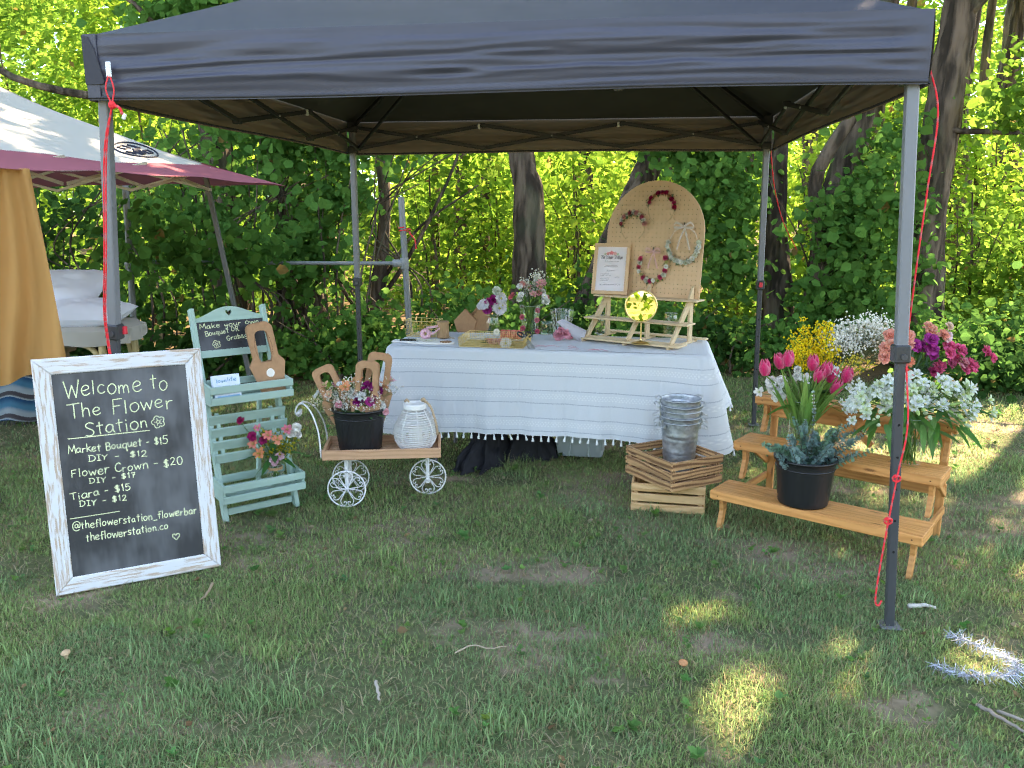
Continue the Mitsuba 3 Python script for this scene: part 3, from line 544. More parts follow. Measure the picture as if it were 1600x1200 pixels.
for nm, ((lx, ly), (fx, fy)) in feet.items():
    top = tw(lx, ly, 2.165); foot = V(fx, fy, 0); d = top - foot
    at = lambda z: foot + d * z / top[2]
    zs = {'FL': 1.045, 'FR': 1.04, 'BL': 1.02, 'BR': 1.03}[nm]
    xax = V(math.cos(TY), math.sin(TY), 0); yax = V(-math.sin(TY), math.cos(TY), 0)
    lg = MB(); lg.bar(at(zs), top, .040, .040, up=yax, bevel=.004, col=STEEL); k = part(tent, 'leg', lg, 'mat_satin')
    b = MB(); b.bar(at(0), at(zs + .02), .031, .031, up=yax, bevel=.003, col=(.05, .052, .058)); part(k, 'lower_tube', b, 'mat_satin')
    b = MB(); b.bar(at(zs - .035), at(zs + .03), .057, .057, up=yax, bevel=.006, col=DARK)
    o = at(zs) - yax * .03; b.tube([o + xax * .004 + V(0, 0, -.01), o + xax * .004 - yax * .006 + V(0, 0, -.01)], .011, 12, (.06, .06, .065)); part(k, 'slider', b, 'mat_satin')
    if nm in ('BR', 'FL'): b = MB(); b.box((.024, .02, .034), at(zs) - yax * (.03 if nm == 'BR' else -.02) + xax * (.0 if nm == 'BR' else .028), rz(TY), .003, 0, (.62, .03, .05)); part(k, 'release_button', b, 'mat_satin')
    b = MB(); b.box((.075, .075, .006), (fx, fy, .004), rz(TY), .002, 0, (.12, .12, .13)); part(k, 'foot_plate', b, 'mat_satin')
    hl = MB()
    for z in (.30, .42, .54, .66, .78): hl.tube([at(z) - yax * .0153, at(z) - yax * .0165], .0045, 8, (.004, .004, .004))
    part(k, 'pin_hole', hl, 'mat_matte', kind='stuff')
    b = MB(); b.box((.062, .062, .075), tw(lx, ly, 2.135), rz(TY), .005, 0, DARK); b.box((.06, .06, .05), tw(lx, ly, 1.975), rz(TY), .005, 0, DARK); part(tent, 'corner_bracket', b, 'mat_satin')
for k in range(4):
    def loc(s, z, inset=.05):
        p = V(s, inset, 0) - [W3 / 2, W3 / 2, 0]; p = rz(k * PI / 2) @ p + [W3 / 2, W3 / 2, 0]; return tw(p[0], p[1], z)
    xs = [0.02, W3 / 3, 2 * W3 / 3, W3 - .02]; TB = MB()
    for i in range(3):
        for a, b_, ins in ((2.13, 1.975, .045), (1.975, 2.13, .062)):
            bb = MB(); bb.bar(loc(xs[i], a, ins), loc(xs[i + 1], b_, ins), .013, .024, bevel=.002, col=(.028, .028, .031)); part(tent, 'truss_bar', bb, 'mat_satin')
        p = loc((xs[i] + xs[i + 1]) / 2, 2.053, .035); q = loc((xs[i] + xs[i + 1]) / 2, 2.053, .075); TB.tube([p, q], .006, 8, (.3, .3, .3))
    for i in (1, 2):
        for z in (2.13, 1.975): TB.box((.035, .04, .028), loc(xs[i], z, .053), rz(TY + k * PI / 2), .003, 0, DARK)
        cl = MB(); cl.box((.016, .018, .036), loc(xs[i] + .03, 2.122, .053), rz(TY), .003, 0, (.72, .72, .70)); part(tent, 'clip', cl, 'mat_satin')
    part(tent, 'truss_joint', TB, 'mat_satin', kind='stuff')
for cx, cy in ((.04, .04), (W3 - .04, .04), (W3 - .04, W3 - .04), (.04, W3 - .04)):
    dx, dy = np.sign(W3 / 2 - cx), np.sign(W3 / 2 - cy); r = MB()
    r.bar(tw(cx, cy, 2.15), tw(W3 / 2 - dx * .35, W3 / 2 - dy * .35, 2.70), .02, .024, bevel=.002, col=(.025, .025, .028))
    r.bar(tw(W3 / 2 - dx * .35, W3 / 2 - dy * .35, 2.70), tw(W3 / 2 - dx * .03, W3 / 2 - dy * .03, 2.90), .018, .02, bevel=.002, col=(.025, .025, .028)); part(tent, 'rafter', r, 'mat_satin')
    r = MB(); r.bar(tw(cx + dx * .03, cy + dy * .03, 1.985), tw(cx + dx * .62, cy + dy * .62, 2.36), .014, .022, bevel=.002, col=(.025, .025, .028)); part(tent, 'strut', r, 'mat_satin')
hub = MB(TM); hub.lathe([(0, 2.86), (.05, 2.86), (.055, 2.94), (.03, 2.97), (0, 2.98)], 16, DARK, M=mat(None, (W3 / 2, W3 / 2, 0))); part(tent, 'peak_hub', hub, 'mat_satin', True)
# folded corner pockets of the roof
for lx, sg in ((0, 1),):
    c = MB(TM); x0 = -E0 if sg > 0 else W3 + E0
    pl = [(0, 0), (.022, -.006), (.045, -.05), (.075, -.165), (.07, -.175), (0, -.175)]
    P = Polygon([(x0 + sg * a, ZT - .008 + b) for a, b in pl]); M = np.eye(4); M[:3, :3] = np.array([[1, 0, 0], [0, 0, -1], [0, 1, 0.0]]); M[1, 3] = -E0 - .012
    c.prism(P, .006, (.045, .045, .055), M=M); k = part(tent, 'corner_pocket', c, 'mat_matte')
    c = MB(TM); c.box((.052, .006, .228), (x0 + sg * .027, -E0 - .010, 2.067), None, .002, 0, (.05, .05, .06)); part(tent, 'corner_patch', c, 'mat_black_cloth')
# ropes: they hang from the tent
RED, WHITE = (.72, .035, .045), (.75, .77, .80)
def rope_mesh(mb, pts, r=.0034, n=60, col=RED, tw_=1):
    P = curve(pts, n); t = np.arange(n); c = np.tile(np.array(col, float), (n, 1)); c[::5] = np.array(col) * .55 + .12
    return mb.tube(P, r * (1 + .12 * np.sin(t * 2.1)), 6, c)
def wpx(*p): return np.array(p, float)
t = thing('red_rope', 'red guy rope looped through a white tab and hanging down the front left tent leg', 'rope')
a = tw(.055, -.072, 2.03); b = a + V(.004, 0, -.105)
m = MB(); rope_mesh(m, [a, a + V(-.012, -.004, -.05), b]); rope_mesh(m, [a + V(.006, 0, 0), a + V(.018, -.004, -.05), b])
for s in (0, 1): rope_mesh(m, [b, V(-1.562 + .008 * s, 3.262, 1.75), V(-1.612 + .008 * s, 3.280, 1.35), V(-1.662 + .007 * s, 3.335, 1.13), V(-1.678 + .006 * s, 3.37, 1.02), V(-1.685 + .006 * s, 3.395, .86), V(-1.70, 3.42, .62)], n=120)
part(t, 'cord', m, 'mat_matte', True)
m = MB(); m.add(*(lambda s: (s.vertices * (.014, .012, .016) + b, s.faces))(trimesh.creation.icosphere(2)), None, RED); rope_mesh(m, [b, b + V(.03, -.01, -.01), b + V(.042, -.012, -.035)], .006, 12); part(t, 'knot', m, 'mat_matte', True)
m = MB(); m.box((.022, .006, .055), a + V(.003, 0, .022), rz(TY), .003, 0, WHITE); m.box((.014, .01, .022), b + V(.047, -.012, -.043), ry(.4), .003, 0, WHITE); part(t, 'white_tab', m, 'mat_matte')
t = thing('red_rope', 'red guy rope hanging down the front right tent leg with a hooked loose end', 'rope')
a = tw(W3 + E0 + .012, .0, 2.02)
m = MB(); rope_mesh(m, [a, V(1.437, 2.90, 1.86), V(1.432, 2.91, 1.6), V(1.415, 2.90, 1.3), V(1.405, 2.885, 1.04), V(1.392, 2.80, .80), V(1.375, 2.80, .62), V(1.358, 2.80, .44), V(1.345, 2.80, .28), V(1.336, 2.795, .14), V(1.346, 2.79, .115), V(1.357, 2.79, .135)], .0036, 200)
for z, x in ((.60, 1.372), (.44, 1.357)): rope_mesh(m, [V(x + .012 * math.cos(q), 2.797 + .006 * math.sin(q * .5), z + .012 * math.sin(q)) for q in np.linspace(0, 9, 10)], .004, 30)
part(t, 'cord', m, 'mat_matte', True)
m = MB(); m.box((.012, .014, .05), a + V(0, 0, .0), rz(TY), .003, 0, WHITE); part(t, 'white_tab', m, 'mat_matte')
t = single('red_rope', 'thin red guy rope running from the rear right tent corner into the vines', 'rope', rope_mesh(MB(), [tw(W3 + .03, W3 + .03, 2.0), V(2.02, 6.5, 1.72), V(2.3, 7.1, 1.45), V(2.6, 7.6, 1.2)], .004, 60), 'mat_matte', True)
m = MB(); o = V(-.93, 7.26, 1.36); rope_mesh(m, [o + V(.05 * math.cos(q), .05 * math.sin(q), .004 * q) for q in np.linspace(0, 11, 14)], .005, 50); rope_mesh(m, [o + V(.04, -.04, 0), o + V(.09, -.06, -.06), o + V(.10, -.06, -.14)], .006, 14)
single('tied_cord', 'short red cord tied round the metal pipe post', 'cord', m, 'mat_matte', True)

# ------------------------------------------------------------------ the pale canopy on the left
C1 = V(-1.81, 6.8, 0); eA = V(-.267, -.964, 0); eB = V(-.964, .267, 0); LW = 3.0; EZ, LP = 1.735, 2.46
LM = np.eye(4); LM[:3, 0], LM[:3, 1], LM[:3, 3] = eA, eB, C1
def dappled(base):
    return two({'type': 'principled', 'base_color': rgb(*base), 'roughness': 0.7, 'specular': 0.2})
scene['mat_pale_cloth'] = {'type': 'principledthin', 'base_color': rgb(.60, .57, .53), 'roughness': 0.6, 'diff_trans': .35, 'spec_trans': 0.0, 'eta': 1.3}
scene['mat_maroon_cloth'] = {'type': 'principledthin', 'base_color': rgb(.36, .13, .16), 'roughness': 0.6, 'diff_trans': .25, 'spec_trans': 0.0, 'eta': 1.3}
pale = thing('shade_canopy', 'pale canopy with a maroon border standing at the left edge', 'canopy tent')
def pale_panel(k, d0, d1):
    n, m = 50, 24; P = np.zeros((n, m, 3))
    for j in range(m):
        d = d0 + (d1 - d0) * j / (m - 1); s = np.linspace(d * LW / 2, LW - d * LW / 2, n); P[:, j, 0] = s; P[:, j, 1] = d * LW / 2
        u = np.linspace(-1, 1, n); P[:, j, 2] = EZ + (LP - EZ) * (d * .62 + .38 * d * d) - .05 * (1 - u * u) * math.sin(PI * d) + .025 * (1 - u * u) * (1 - d) ** 6 + .006 * np.sin(s * 7 + 3 * d + k)
    c = (P - [LW / 2, LW / 2, 0]) @ rz(-k * PI / 2).T + [LW / 2, LW / 2, 0]
    return MB(LM).grid(c)
for k in range(4):
    a = part(pale, 'roof_panel', pale_panel(k, .30, 1), 'mat_pale_cloth', True); part(a, 'maroon_border', pale_panel(k, 0, .3), 'mat_maroon_cloth', True)
for k, fx in enumerate(range(4)):
    c = [(.42, .42), (LW - .42, .42), (LW - .42, LW - .42), (.42, LW - .42)][k]; o = [(-.12, -.12), (.12, -.12), (.12, .12), (-.12, .12)][k]
    top = (LM @ np.array([*c, 1.80, 1]))[:3]; ft = (LM @ np.array([c[0] + o[0] * 1.6, c[1] + o[1] * 1.6, 0, 1]))[:3]
    if k == 0: top, ft = V(-2.37, 6.55, 1.80), V(-2.17, 6.75, 0)
    b = MB(); b.bar(ft, top, .034, .034, up=(0, 1, 0), bevel=.003, col=(.13, .13, .135)); part(pale, 'leg', b, 'mat_satin')
for k in range(4):
    def loc2(s, z, ins=.42):
        p = V(s, ins, 0) - [LW / 2, LW / 2, 0]; p = rz(-k * PI / 2) @ p + [LW / 2, LW / 2, 0]; return (LM @ np.array([p[0], p[1], z, 1]))[:3]
    xs = [.42, 1.14, 1.86, LW - .42]
    for i in range(3):
        for a, b_, ins in ((1.86, 1.70, .40), (1.70, 1.86, .43)):
            bb = MB(); bb.bar(loc2(xs[i], a, ins), loc2(xs[i + 1], b_, ins), .012, .022, bevel=.002, col=(.55, .50, .40)); part(pale, 'truss_bar', bb, 'mat_satin')
# the printed oval emblem: an outlined oval with a lantern shape
def on_roof(a, d):       # a along the eave (0 at the tip), d up the slope
    u = (a - d * LW / 2) / (LW - d * LW) * 2 - 1
    z = EZ + (LP - EZ) * (d * .62 + .38 * d * d) - .05 * (1 - u * u) * math.sin(PI * d) + .025 * (1 - u * u) * (1 - d) ** 6 + .006 * math.sin(a * 7 + 3 * d)
    return (LM @ np.array([a, d * LW / 2, z + .006, 1]))[:3]
em = MB(); c0 = (.93, .43)
def em_poly(pts, r=.006, closed=True): em.tube([on_roof(c0[0] - x, c0[1] + y * .62) for x, y in pts], r, 5, (.03, .035, .06), closed=closed)
em_poly([(.185 * math.cos(q), .115 * math.sin(q)) for q in np.linspace(0, 2 * PI, 40, endpoint=False)])
for pts in ([(-.13, .05), (-.06, .075), (-.02, .03), (-.09, .02)], [(.0, .08), (.05, .06), (.03, .02), (.08, .03)], [(-.05, -.02), (.01, .0), (.04, -.05), (-.02, -.07)], [(.06, -.01), (.12, .0), (.13, -.04), (.07, -.05)], [(-.13, -.02), (-.09, -.03), (-.07, -.06)]):
    em_poly(pts, .007)
for q in np.linspace(-.03, .03, 7): em_poly([(-.03 + q * .3, -.015 + q * .9), (.03 + q * .4, -.02 + q * .9)], .007, False)
part(pale, 'oval_emblem', em, 'mat_matte', kind='stuff', label='dark printed oval emblem with a lantern shape')
# ochre curtain tied at the eave
cu = MB(); n, m = 90, 40; P = np.zeros((n, m, 3))
topR, botR, topL, botL = V(-2.48, 4.36, 1.75), V(-2.40, 4.36, .66), V(-3.3, 3.4, 1.72), V(-3.45, 3.75, .44)
for i in range(n):
    s = i / (n - 1)
    for j in range(m):
        q = j / (m - 1); a = topR + (topL - topR) * (s * .55 + .45 * s ** 3); b = botR + (botL - botR) * s + V(0, 0, .05 * math.sin(s * 9) * (s > .1)); p = a + (b - a) * (q ** .92)
        fold = (.018 + .06 * q) * math.sin(s * 40 + 1.5 * math.sin(q * 3 + s * 6)) + .05 * q * math.sin(s * 13 + 1)
        P[i, j] = p + V(.55, -.83, 0) * fold
cu.grid(P, col=(.66, .375, .14)); single('curtain', 'ochre cloth curtain gathered at the eave of the pale canopy', 'curtain', cu, 'mat_petal', True)
# massage table with sheet and two pillows
bed = thing('massage_table', 'folding table with pale wooden legs under a white sheet beneath the pale canopy', 'massage table')
BM = place(-3.62, 6.08, 0, -.03)
def rbox_sheet(L, Wd, H_, r=.1, n=60, m=26, seed=0, drop=.2):
    pts = []
    for i in range(n):
        a = i / n * 2 * PI; c, s = math.cos(a), math.sin(a); e = 5.0
        k = (abs(c) ** e + abs(s) ** e) ** (-1 / e); pts.append((c * k * L / 2, s * k * Wd / 2))
    pts = np.array(pts); P = np.zeros((m, n, 3))
    for j in range(m):
        t_ = j / (m - 1)
        if t_ < .45: k = t_ / .45 * .96; z = H_; P[j, :, :2] = pts * k
        else:
            q = (t_ - .45) / .55; k = .96 + .05 * min(1, q * 4); wob = meshkit.fbm(np.stack([pts[:, 0] * 4, pts[:, 1] * 4, pts[:, 0] * 0 + q], -1), 3, seed) - .5
            z = H_ - q * (drop + .16 * wob * q) + .02 * (1 - min(1, q * 4)) * -1; P[j, :, :2] = pts * (k + .03 * q * np.sin(np.arange(n) / n * 2 * PI * 11)[:, None]) + .06 * wob[:, None] * q
        P[j, :, 2] = z
    return P
sh = MB(BM); sh.grid(rbox_sheet(1.62, .66, .735, seed=3, drop=.12), col=(.42, .405, .375), wrap=True); part(bed, 'sheet', sh, 'mat_matte', True)
tb = MB(BM); tb.box((1.40, .5, .04), (0, 0, .685), None, .01, 0, (.5, .4, .25)); part(bed, 'tabletop', tb, 'mat_matte')
for lx in (-.68, .70):
    for ly in (-.24, .24): b = MB(BM); b.bar((lx, ly, 0), (lx * .98, ly, .67), .03, .06, up=(0, 1, 0), bevel=.005, col=(.52, .42, .22)); part(bed, 'leg', b, 'mat_satin')
for ly in (-.24, .24):
    for lx, ex in ((.66, .25), (-.64, -.25)): b = MB(BM); b.tube(curve([(lx, ly, .45), (lx - ex * .25, ly, .58), (ex * 1.1, ly, .66)], 12), .02, 8, (.52, .42, .22)); part(bed, 'brace', b, 'mat_satin', True)
def pillow(L, Wd, Ht, seed):
    n = 44; u = np.linspace(-1, 1, n); U, Vv = np.meshgrid(u, u, indexing='ij'); mb = MB()
    pinch = 1 - .10 * (1 - U ** 2) * Vv ** 2 ; X_ = U * L / 2 * (1 - .10 * (1 - Vv ** 2)); Y_ = Vv * Wd / 2 * (1 - .12 * (1 - U ** 2))
    h = (np.clip(1 - np.abs(U) ** 2.6, 0, 1) * np.clip(1 - np.abs(Vv) ** 2.6, 0, 1)) ** .55 * Ht / 2
    w = (meshkit.fbm(np.stack([U * 3, Vv * 3, U * 0 + seed], -1), 4, seed) - .5) * .05 * np.clip(1 - np.abs(U) ** 6, 0, 1) * np.clip(1 - np.abs(Vv) ** 6, 0, 1)
    for sg in (1, -1):
        P = np.stack([X_, Y_, sg * h + w], -1); mb.grid(P if sg > 0 else P[::-1], col=(.66, .68, .78))
    return mb
for nm, M, sd in (('plump white pillow lying on the sheet under the pale canopy', mat(rz(.1) @ rx(.12), (-3.12, 5.94, .81)), 1), ('white pillow leaning behind the plump one under the pale canopy', mat(rz(-.05) @ rx(.55), (-3.38, 6.2, .965)), 5)):
    p = pillow(.66, .44, .22, sd); p.v = [v @ M[:3, :3].T + M[:3, 3] for v in p.v]; single('pillow', nm, 'pillow', p, 'mat_matte', True)
def blanket_c(p, n, uv):
    u, v = uv.x, uv.y
    w = v * 3.0 + 0.05 * dr.sin(u * 26) + 0.1 * (fbm(u * 6, v * 6, 1.0) - .5)
    s = w - dr.floor(w); a = mix((.015, .045, .10), (.05, .13, .20), smoothstep(0, .35, s)); b = mix(a, (.22, .25, .27), smoothstep(.4, .62, s)); c = mix(b, (.05, .045, .05), smoothstep(.74, .78, s) * smoothstep(.98, .9, s))
    return c
scene['mat_blanket'] = two({'type': 'principled', 'base_color': mikit.proc(blanket_c), 'roughness': .9, 'specular': .1})
n, m = 80, 24; uu, vv = np.meshgrid(np.linspace(0, 1, n), np.linspace(0, 1, m), indexing='ij')
P = np.stack([-4.9 + uu * 1.5, 5.95 + .05 * np.sin(uu * 21) * vv + .08 * uu - vv * .12, .50 - vv * .475 + .012 * np.sin(uu * 33)], -1)
bl = thing('blanket', 'blue and grey striped woven blanket hanging below the ochre curtain', 'blanket')
part(bl, 'cloth', MB().grid(P, np.stack([uu, vv], -1)), 'mat_blanket', True)
fr = MB()
for i in range(0, n): q = P[i, -1]; fr.tube([q, q + V(random.uniform(-.012, .012), -.01, -.03)], .003, 4, (.06, .06, .07))
part(bl, 'fringe', fr, 'mat_matte', kind='stuff')
bn = MB(); bn.box((1.45, .38, .03), (-4.15, 6.2, .485), None, .006, 0, (.25, .18, .11))
bn.box((.05, .34, .46), (-4.8, 6.2, .24), None, .005, 0, (.25, .18, .11)); bn.box((.05, .34, .46), (-3.5, 6.2, .24), None, .005, 0, (.25, .18, .11))
single('bench', 'low bench hidden under the blue striped blanket', 'bench', bn, 'mat_matte')
# old pipe frame
pf = thing('pipe_frame', 'old grey metal pipe frame standing in front of the woods', 'pipe frame')
PIPE = (.20, .21, .22)
for (xt, xb, z) in ((-.962, -.90, 1.66), (-3.34, -3.40, 1.80)):
    b = MB(); b.tube([(xb, 7.3, -.05), ((xb + xt) / 2, 7.3, z / 2), (xt, 7.3, z)], .028, 14, PIPE); part(pf, 'post', b, 'mat_satin', True)
b = MB(); b.tube([(-3.38, 7.3, 1.10), (-2.2, 7.3, 1.095), (-1.02, 7.3, 1.09)], .018, 14, PIPE); part(pf, 'crossbar', b, 'mat_satin', True)
for x in (-1.0, -3.35):
    b = MB(); b.tube([(x - .05, 7.3, 1.09), (x + .06, 7.3, 1.09)], .035, 14, (.26, .27, .28)); b.tube([(x + (.055 if x > -2 else -.02), 7.3, 1.04), (x + (.052 if x > -2 else -.02), 7.3, 1.14)], .037, 14, (.26, .27, .28)); part(pf, 'coupling', b, 'mat_satin', True)
# ------------------------------------------------------------------ handwriting: single-stroke letters, 10 = cap height
GL = {
 'W': (11, "0,10 2.6,0 3,0.2 5.2,6.5 5.6,6.5 7.6,0 8,.2 10.4,10.4"), 'e': (6.6, "0.4,3 3,3.3 5.4,4.4 4.8,6 2.8,6.4 .8,5 .2,2.6 1.4,.4 3.6,0 6,1.2"), 'l': (2.6, "1,10.5 1,0"), 'c': (6, "5.4,5.4 3.4,6.3 1.2,5 .3,2.6 1.4,.5 3.4,0 5.6,1"),
 'o': (6.8, "3.2,6.2 1,5 .3,2.6 1.6,.3 3.8,.1 5.7,2 5.8,4.4 4.2,6.1 3.2,6.2"), 'm': (9.6, "0.4,6 .6,0|.6,3.4 2.2,5.9 3.8,5.6 4.3,3 4.4,.2|4.4,3.4 6,5.9 7.7,5.5 8.3,3 8.6,0"), 't': (5.4, "2.6,9.6 2.4,3 2.7,0|.2,6.6 5,7"),
 'T': (8.2, "0,9.4 8,10|4.2,9.7 4.2,0"), 'h': (6.4, "0.6,10 .7,0|.7,3.2 2.4,5.8 4.4,5.4 5,3 5.2,0"), 'F': (7.4, "1,10 .8,0|1,9.9 7,10.2|.9,5.2 5.4,5.6"), 'w': (9, "0,6 2,0 2.3,.1 4.2,4.8 4.5,4.8 6.4,.1 6.7,.1 8.6,6.2"), 'r': (5.2, "0.6,6 .8,0|.8,3 2.2,5.4 4.8,5.8"),
 'S': (7.4, "6.8,9 4.4,10.2 1.6,9.4 1,7.4 3,5.8 5.8,4 6.2,1.8 4,0 .6,.6"), 'a': (7, "5.4,5.4 3.4,6.3 1.2,5 .4,2.4 1.8,.3 4,.8 5.4,3.2 5.6,5.8|5.6,5.8 5.6,1.4 6.6,0"), 'i': (2.6, "1.1,6 1.2,0|1.2,8.3 1.5,8.8"), 'n': (6.6, "0.6,6 .7,0|.7,3.4 2.6,5.9 4.6,5.5 5.2,3 5.5,0"),
 'M': (10, "0,0 1.2,9.6 1.4,9.6 4.6,3 4.9,3 8,10 8.2,10 9.4,0"), 'k': (6.4, "0.8,10 .8,0|5.2,6.2 1,3|2,3.6 5.8,0"), 'B': (7.6, "1,10 1,0|1,10 4.6,10 6,8.2 4.6,5.8 1.2,5.4|1.2,5.4 5.4,5.2 6.8,2.8 5,.3 1,0"), 'u': (6.8, "0.6,6 .6,2 2,.1 4,.6 5.4,3|5.5,6 5.6,1.6 6.4,0"),
 'q': (6.8, "5.4,5.4 3.4,6.3 1.2,5 .4,2.4 1.8,.3 4,.8 5.4,3.2|5.6,6 5.4,-3.4 6.6,-2"), 'D': (8, "1,10 1,0|0,10 4.4,9.6 7.2,6.6 6.6,2.4 3.6,.2 0,0"), 'I': (5, "2.4,10 2.4,0|.4,10 4.4,10|.4,0 4.4,0"), 'Y': (7.4, "0,10 3.4,5.4|7,10 3.2,5 2.8,0"), '-': (5, "0.4,4.2 4.2,4.5"),
 '$': (7.4, "6.4,8.2 4,9 1.4,8 1.4,6 4,4.8 6.2,3.4 6,1.4 3.4,.4 .6,1.4|3.2,10.4 3.1,-1|4.5,10.4 4.4,-1"), '1': (3.6, "0.6,7.6 2,9.8 2,9.6 2,0"), '5': (7, "6,10 1.4,9.8|1.4,9.8 1,5.8 4,6.4 6,4 5,1 2,0 .2,1"), '2': (7, "0.6,8 2.4,10 5,9.4 5.4,6.8 2.6,2.6 .4,0 3,.3 6.4,0"), '0': (7.2, "3.4,10 1,8 .5,4 2.2,.3 4.8,.6 6.4,4.4 5.6,8.6 3.4,10"),
 '7': (6.8, "0.4,9.6 6.2,10|6.2,10 3.6,4.6 2.6,0|1.8,5 5.6,5.4"), 'C': (7.6, "6.8,8.4 4.4,10 1.6,8 .6,4.4 2,.8 4.6,0 7,1.6"), '@': (12, "7.8,6.4 5.4,7 3.8,4.6 4.6,2.6 6.8,3 7.8,5.4|8,6.8 8,3.4 9.6,2.6 11,5 10.4,8.4 7,10.4 2.6,9 .6,5 2,.6 5.6,-1.2 9.4,-.2"), 's': (5.6, "4.8,5.4 2.6,6.2 .8,5 2.2,3.4 4.4,2.2 3.6,.3 .4,.4"),
 '_': (6.6, "0,-.8 6.2,-.6"), 'f': (5, "4.6,9.4 3,10.2 2,8.4 1.8,0|.2,5.6 4.2,6"), 'b': (6.6, "0.8,10 .8,0|.8,3.6 3,6 5.4,4.6 5.2,1.6 3,0 .8,1.2"), '.': (2.6, "0.9,.2 1.3,.3"), 'y': (6.4, "0.4,6 1,3 2.8,2.2 4.8,4|5.2,6 4.8,-1 3.2,-3.2 .8,-2.4"), 'O': (8.4, "4,10.2 1.2,8 .5,4 2.4,.3 5.2,.4 7.4,4 6.8,8.4 4,10.2"),
 'R': (7.6, "1,10 1,0|1,10 4.8,10 6,8 4.4,5.8 1.2,5.2|2.6,5.4 6.8,0"), 'G': (8, "6.8,8.6 4.2,10 1.4,7.8 .6,4 2.4,.4 5.2,.4 6.8,3.6|4.4,3.8 7.2,4"), 'g': (6.6, "5.2,5.2 3,6.2 .8,4.6 1,2 3,1.4 5,3.2|5.4,6 5.4,-1.4 3.4,-3.6 .8,-2.6"), '&': (6.6, "5.6,0 1.6,5.6 2.2,7.6 4,7 3.4,5 .8,2.6 1.6,.4 3.8,.6 5.8,3"), 'v': (6, "0.2,6 2.6,0 2.8,.1 5.4,6.2"),
 ' ': (4.4, ""),
}
CHALK = (.72, .76, .46)
def ribbon(mb, P, w, col, M, z=0.0):
    """a flat felt-pen stroke with round ends, a raised sheet in the xy plane"""
    P = np.asarray(P, float)
    d = np.gradient(P, axis=0) if len(P) > 2 else np.array([P[-1] - P[0]] * len(P)); d /= (np.linalg.norm(d, axis=1, keepdims=True) + 1e-9)
    P = np.vstack([P[0] - d[0] * w * .4, P, P[-1] + d[-1] * w * .4]); d = np.vstack([d[:1], d, d[-1:]])
    n = np.stack([-d[:, 1], d[:, 0]], 1); k = np.full((len(P), 1), w / 2); k[0] = k[-1] = w * .2
    v = np.zeros((len(P) * 2, 3)); v[0::2, :2] = P + n * k; v[1::2, :2] = P - n * k; v[:, 2] = z
    i = np.arange(len(P) - 1) * 2; f = np.stack([i, i + 1, i + 3, i + 2], 1)[:, ::-1]
    mb.add(v, f, None, np.clip(np.asarray(col) * (0.72 + .36 * meshkit.noise(v[:, :3] * 70, 3)[:, None]), 0, 1), M)
def handwriting(mb, text, p0, p1, height, w, M, col=CHALK, jitter=.5, z=.0):
    """text between two points of the local xy plane"""
    r = np.random.default_rng(len(text) * 7 + 3); p0, p1 = np.asarray(p0, float), np.asarray(p1, float)
    total = sum(GL[c][0] + 1.3 for c in text) - 1.3; ex = unit(p1 - p0); ey = np.array([-ex[1], ex[0]]); sx = np.linalg.norm(p1 - p0) / total; sy = height / 10
    x = 0
    for c in text:
        a, s = GL[c]; dy = r.normal(0, jitter); sc = 1 + r.normal(0, .07)
        for st in filter(None, s.split('|')):
            q = np.array([[float(t) for t in p.split(',')] for p in st.split()])
            if len(q) > 2: q = curve(q, len(q) * 5)
            q = q * sc + [0, dy]; ribbon(mb, p0 + np.outer((x + q[:, 0]) * sx, ex) + np.outer(q[:, 1] * sy, ey), w, col, M, z)
        x += a + 1.3
def flower_doodle(mb, c, r, w, M, col=CHALK, n=5, z=0.):
    a = np.linspace(0, 2 * PI, n * 14); rr = r * (.72 + .30 * np.abs(np.sin(a * n / 2)))
    ribbon(mb, np.stack([c[0] + rr * np.cos(a), c[1] + rr * np.sin(a)], 1), w, col, M, z)
    ribbon(mb, np.stack([c[0] + r * .25 * np.cos(a), c[1] + r * .25 * np.sin(a)], 1), w, col, M, z)
    for k in range(n):
        q = (k + .5) * 2 * PI / n; ribbon(mb, np.array([[c[0] + r * .4 * math.cos(q), c[1] + r * .4 * math.sin(q)], [c[0] + r * .62 * math.cos(q), c[1] + r * .62 * math.sin(q)]]), w, col, M, z)
HEART = np.array([(0, -1), (-.55, -.35), (-1, .25), (-.85, .8), (-.4, .9), (0, .45), (.4, .9), (.85, .8), (1, .25), (.55, -.35), (0, -1)], float)

# ------------------------------------------------------------------ the welcome board
BW, BH, FW = .640, .965, .066
yaw = 0.475; lean = 0.165
bR = rz(yaw) @ rx(-lean)
# local: x along the board, z up the board, y backwards
WB = mat(bR @ np.eye(3), (-1.857, 3.102, 0.0))
board = thing('chalkboard_sign', 'large welcome chalkboard with prices in a whitewashed frame, leaning on the grass', 'chalkboard')
def mitred(a, b, c, d, t0=-.016, t1=.016, grain_x=True):
    """a frame board with mitred ends: corners a b c d (outer, outer, inner, inner) in x, z"""
    mb = MB(WB); q = np.array([a, b, c, d], float); off = random.random() * 9; bev = .004
    cen = q.mean(0); qi = q + (cen - q) * [bev / max(abs(q[:, 0] - cen[0]).max(), .01), bev / max(abs(q[:, 1] - cen[1]).max(), .01)]
    rings = [(q, t1), (q, t0 + bev), (qi, t0)]
    v = np.vstack([np.stack([r[:, 0], np.full(4, y), r[:, 1]], 1) for r, y in rings]); f = []
    for k in range(2):
        for i in range(4): j = (i + 1) % 4; f.append([k * 4 + i, k * 4 + j, (k + 1) * 4 + j, (k + 1) * 4 + i])
    f += [[8, 9, 10, 11], [3, 2, 1, 0]]; f = np.array(f); vv = v[f.ravel()]; ff = np.arange(len(vv)).reshape(-1, 4)
    uv = (vv[:, [0, 2]] if grain_x else vv[:, [2, 0]]) + off
    return mb.add(vv, ff, uv)
e = .0012
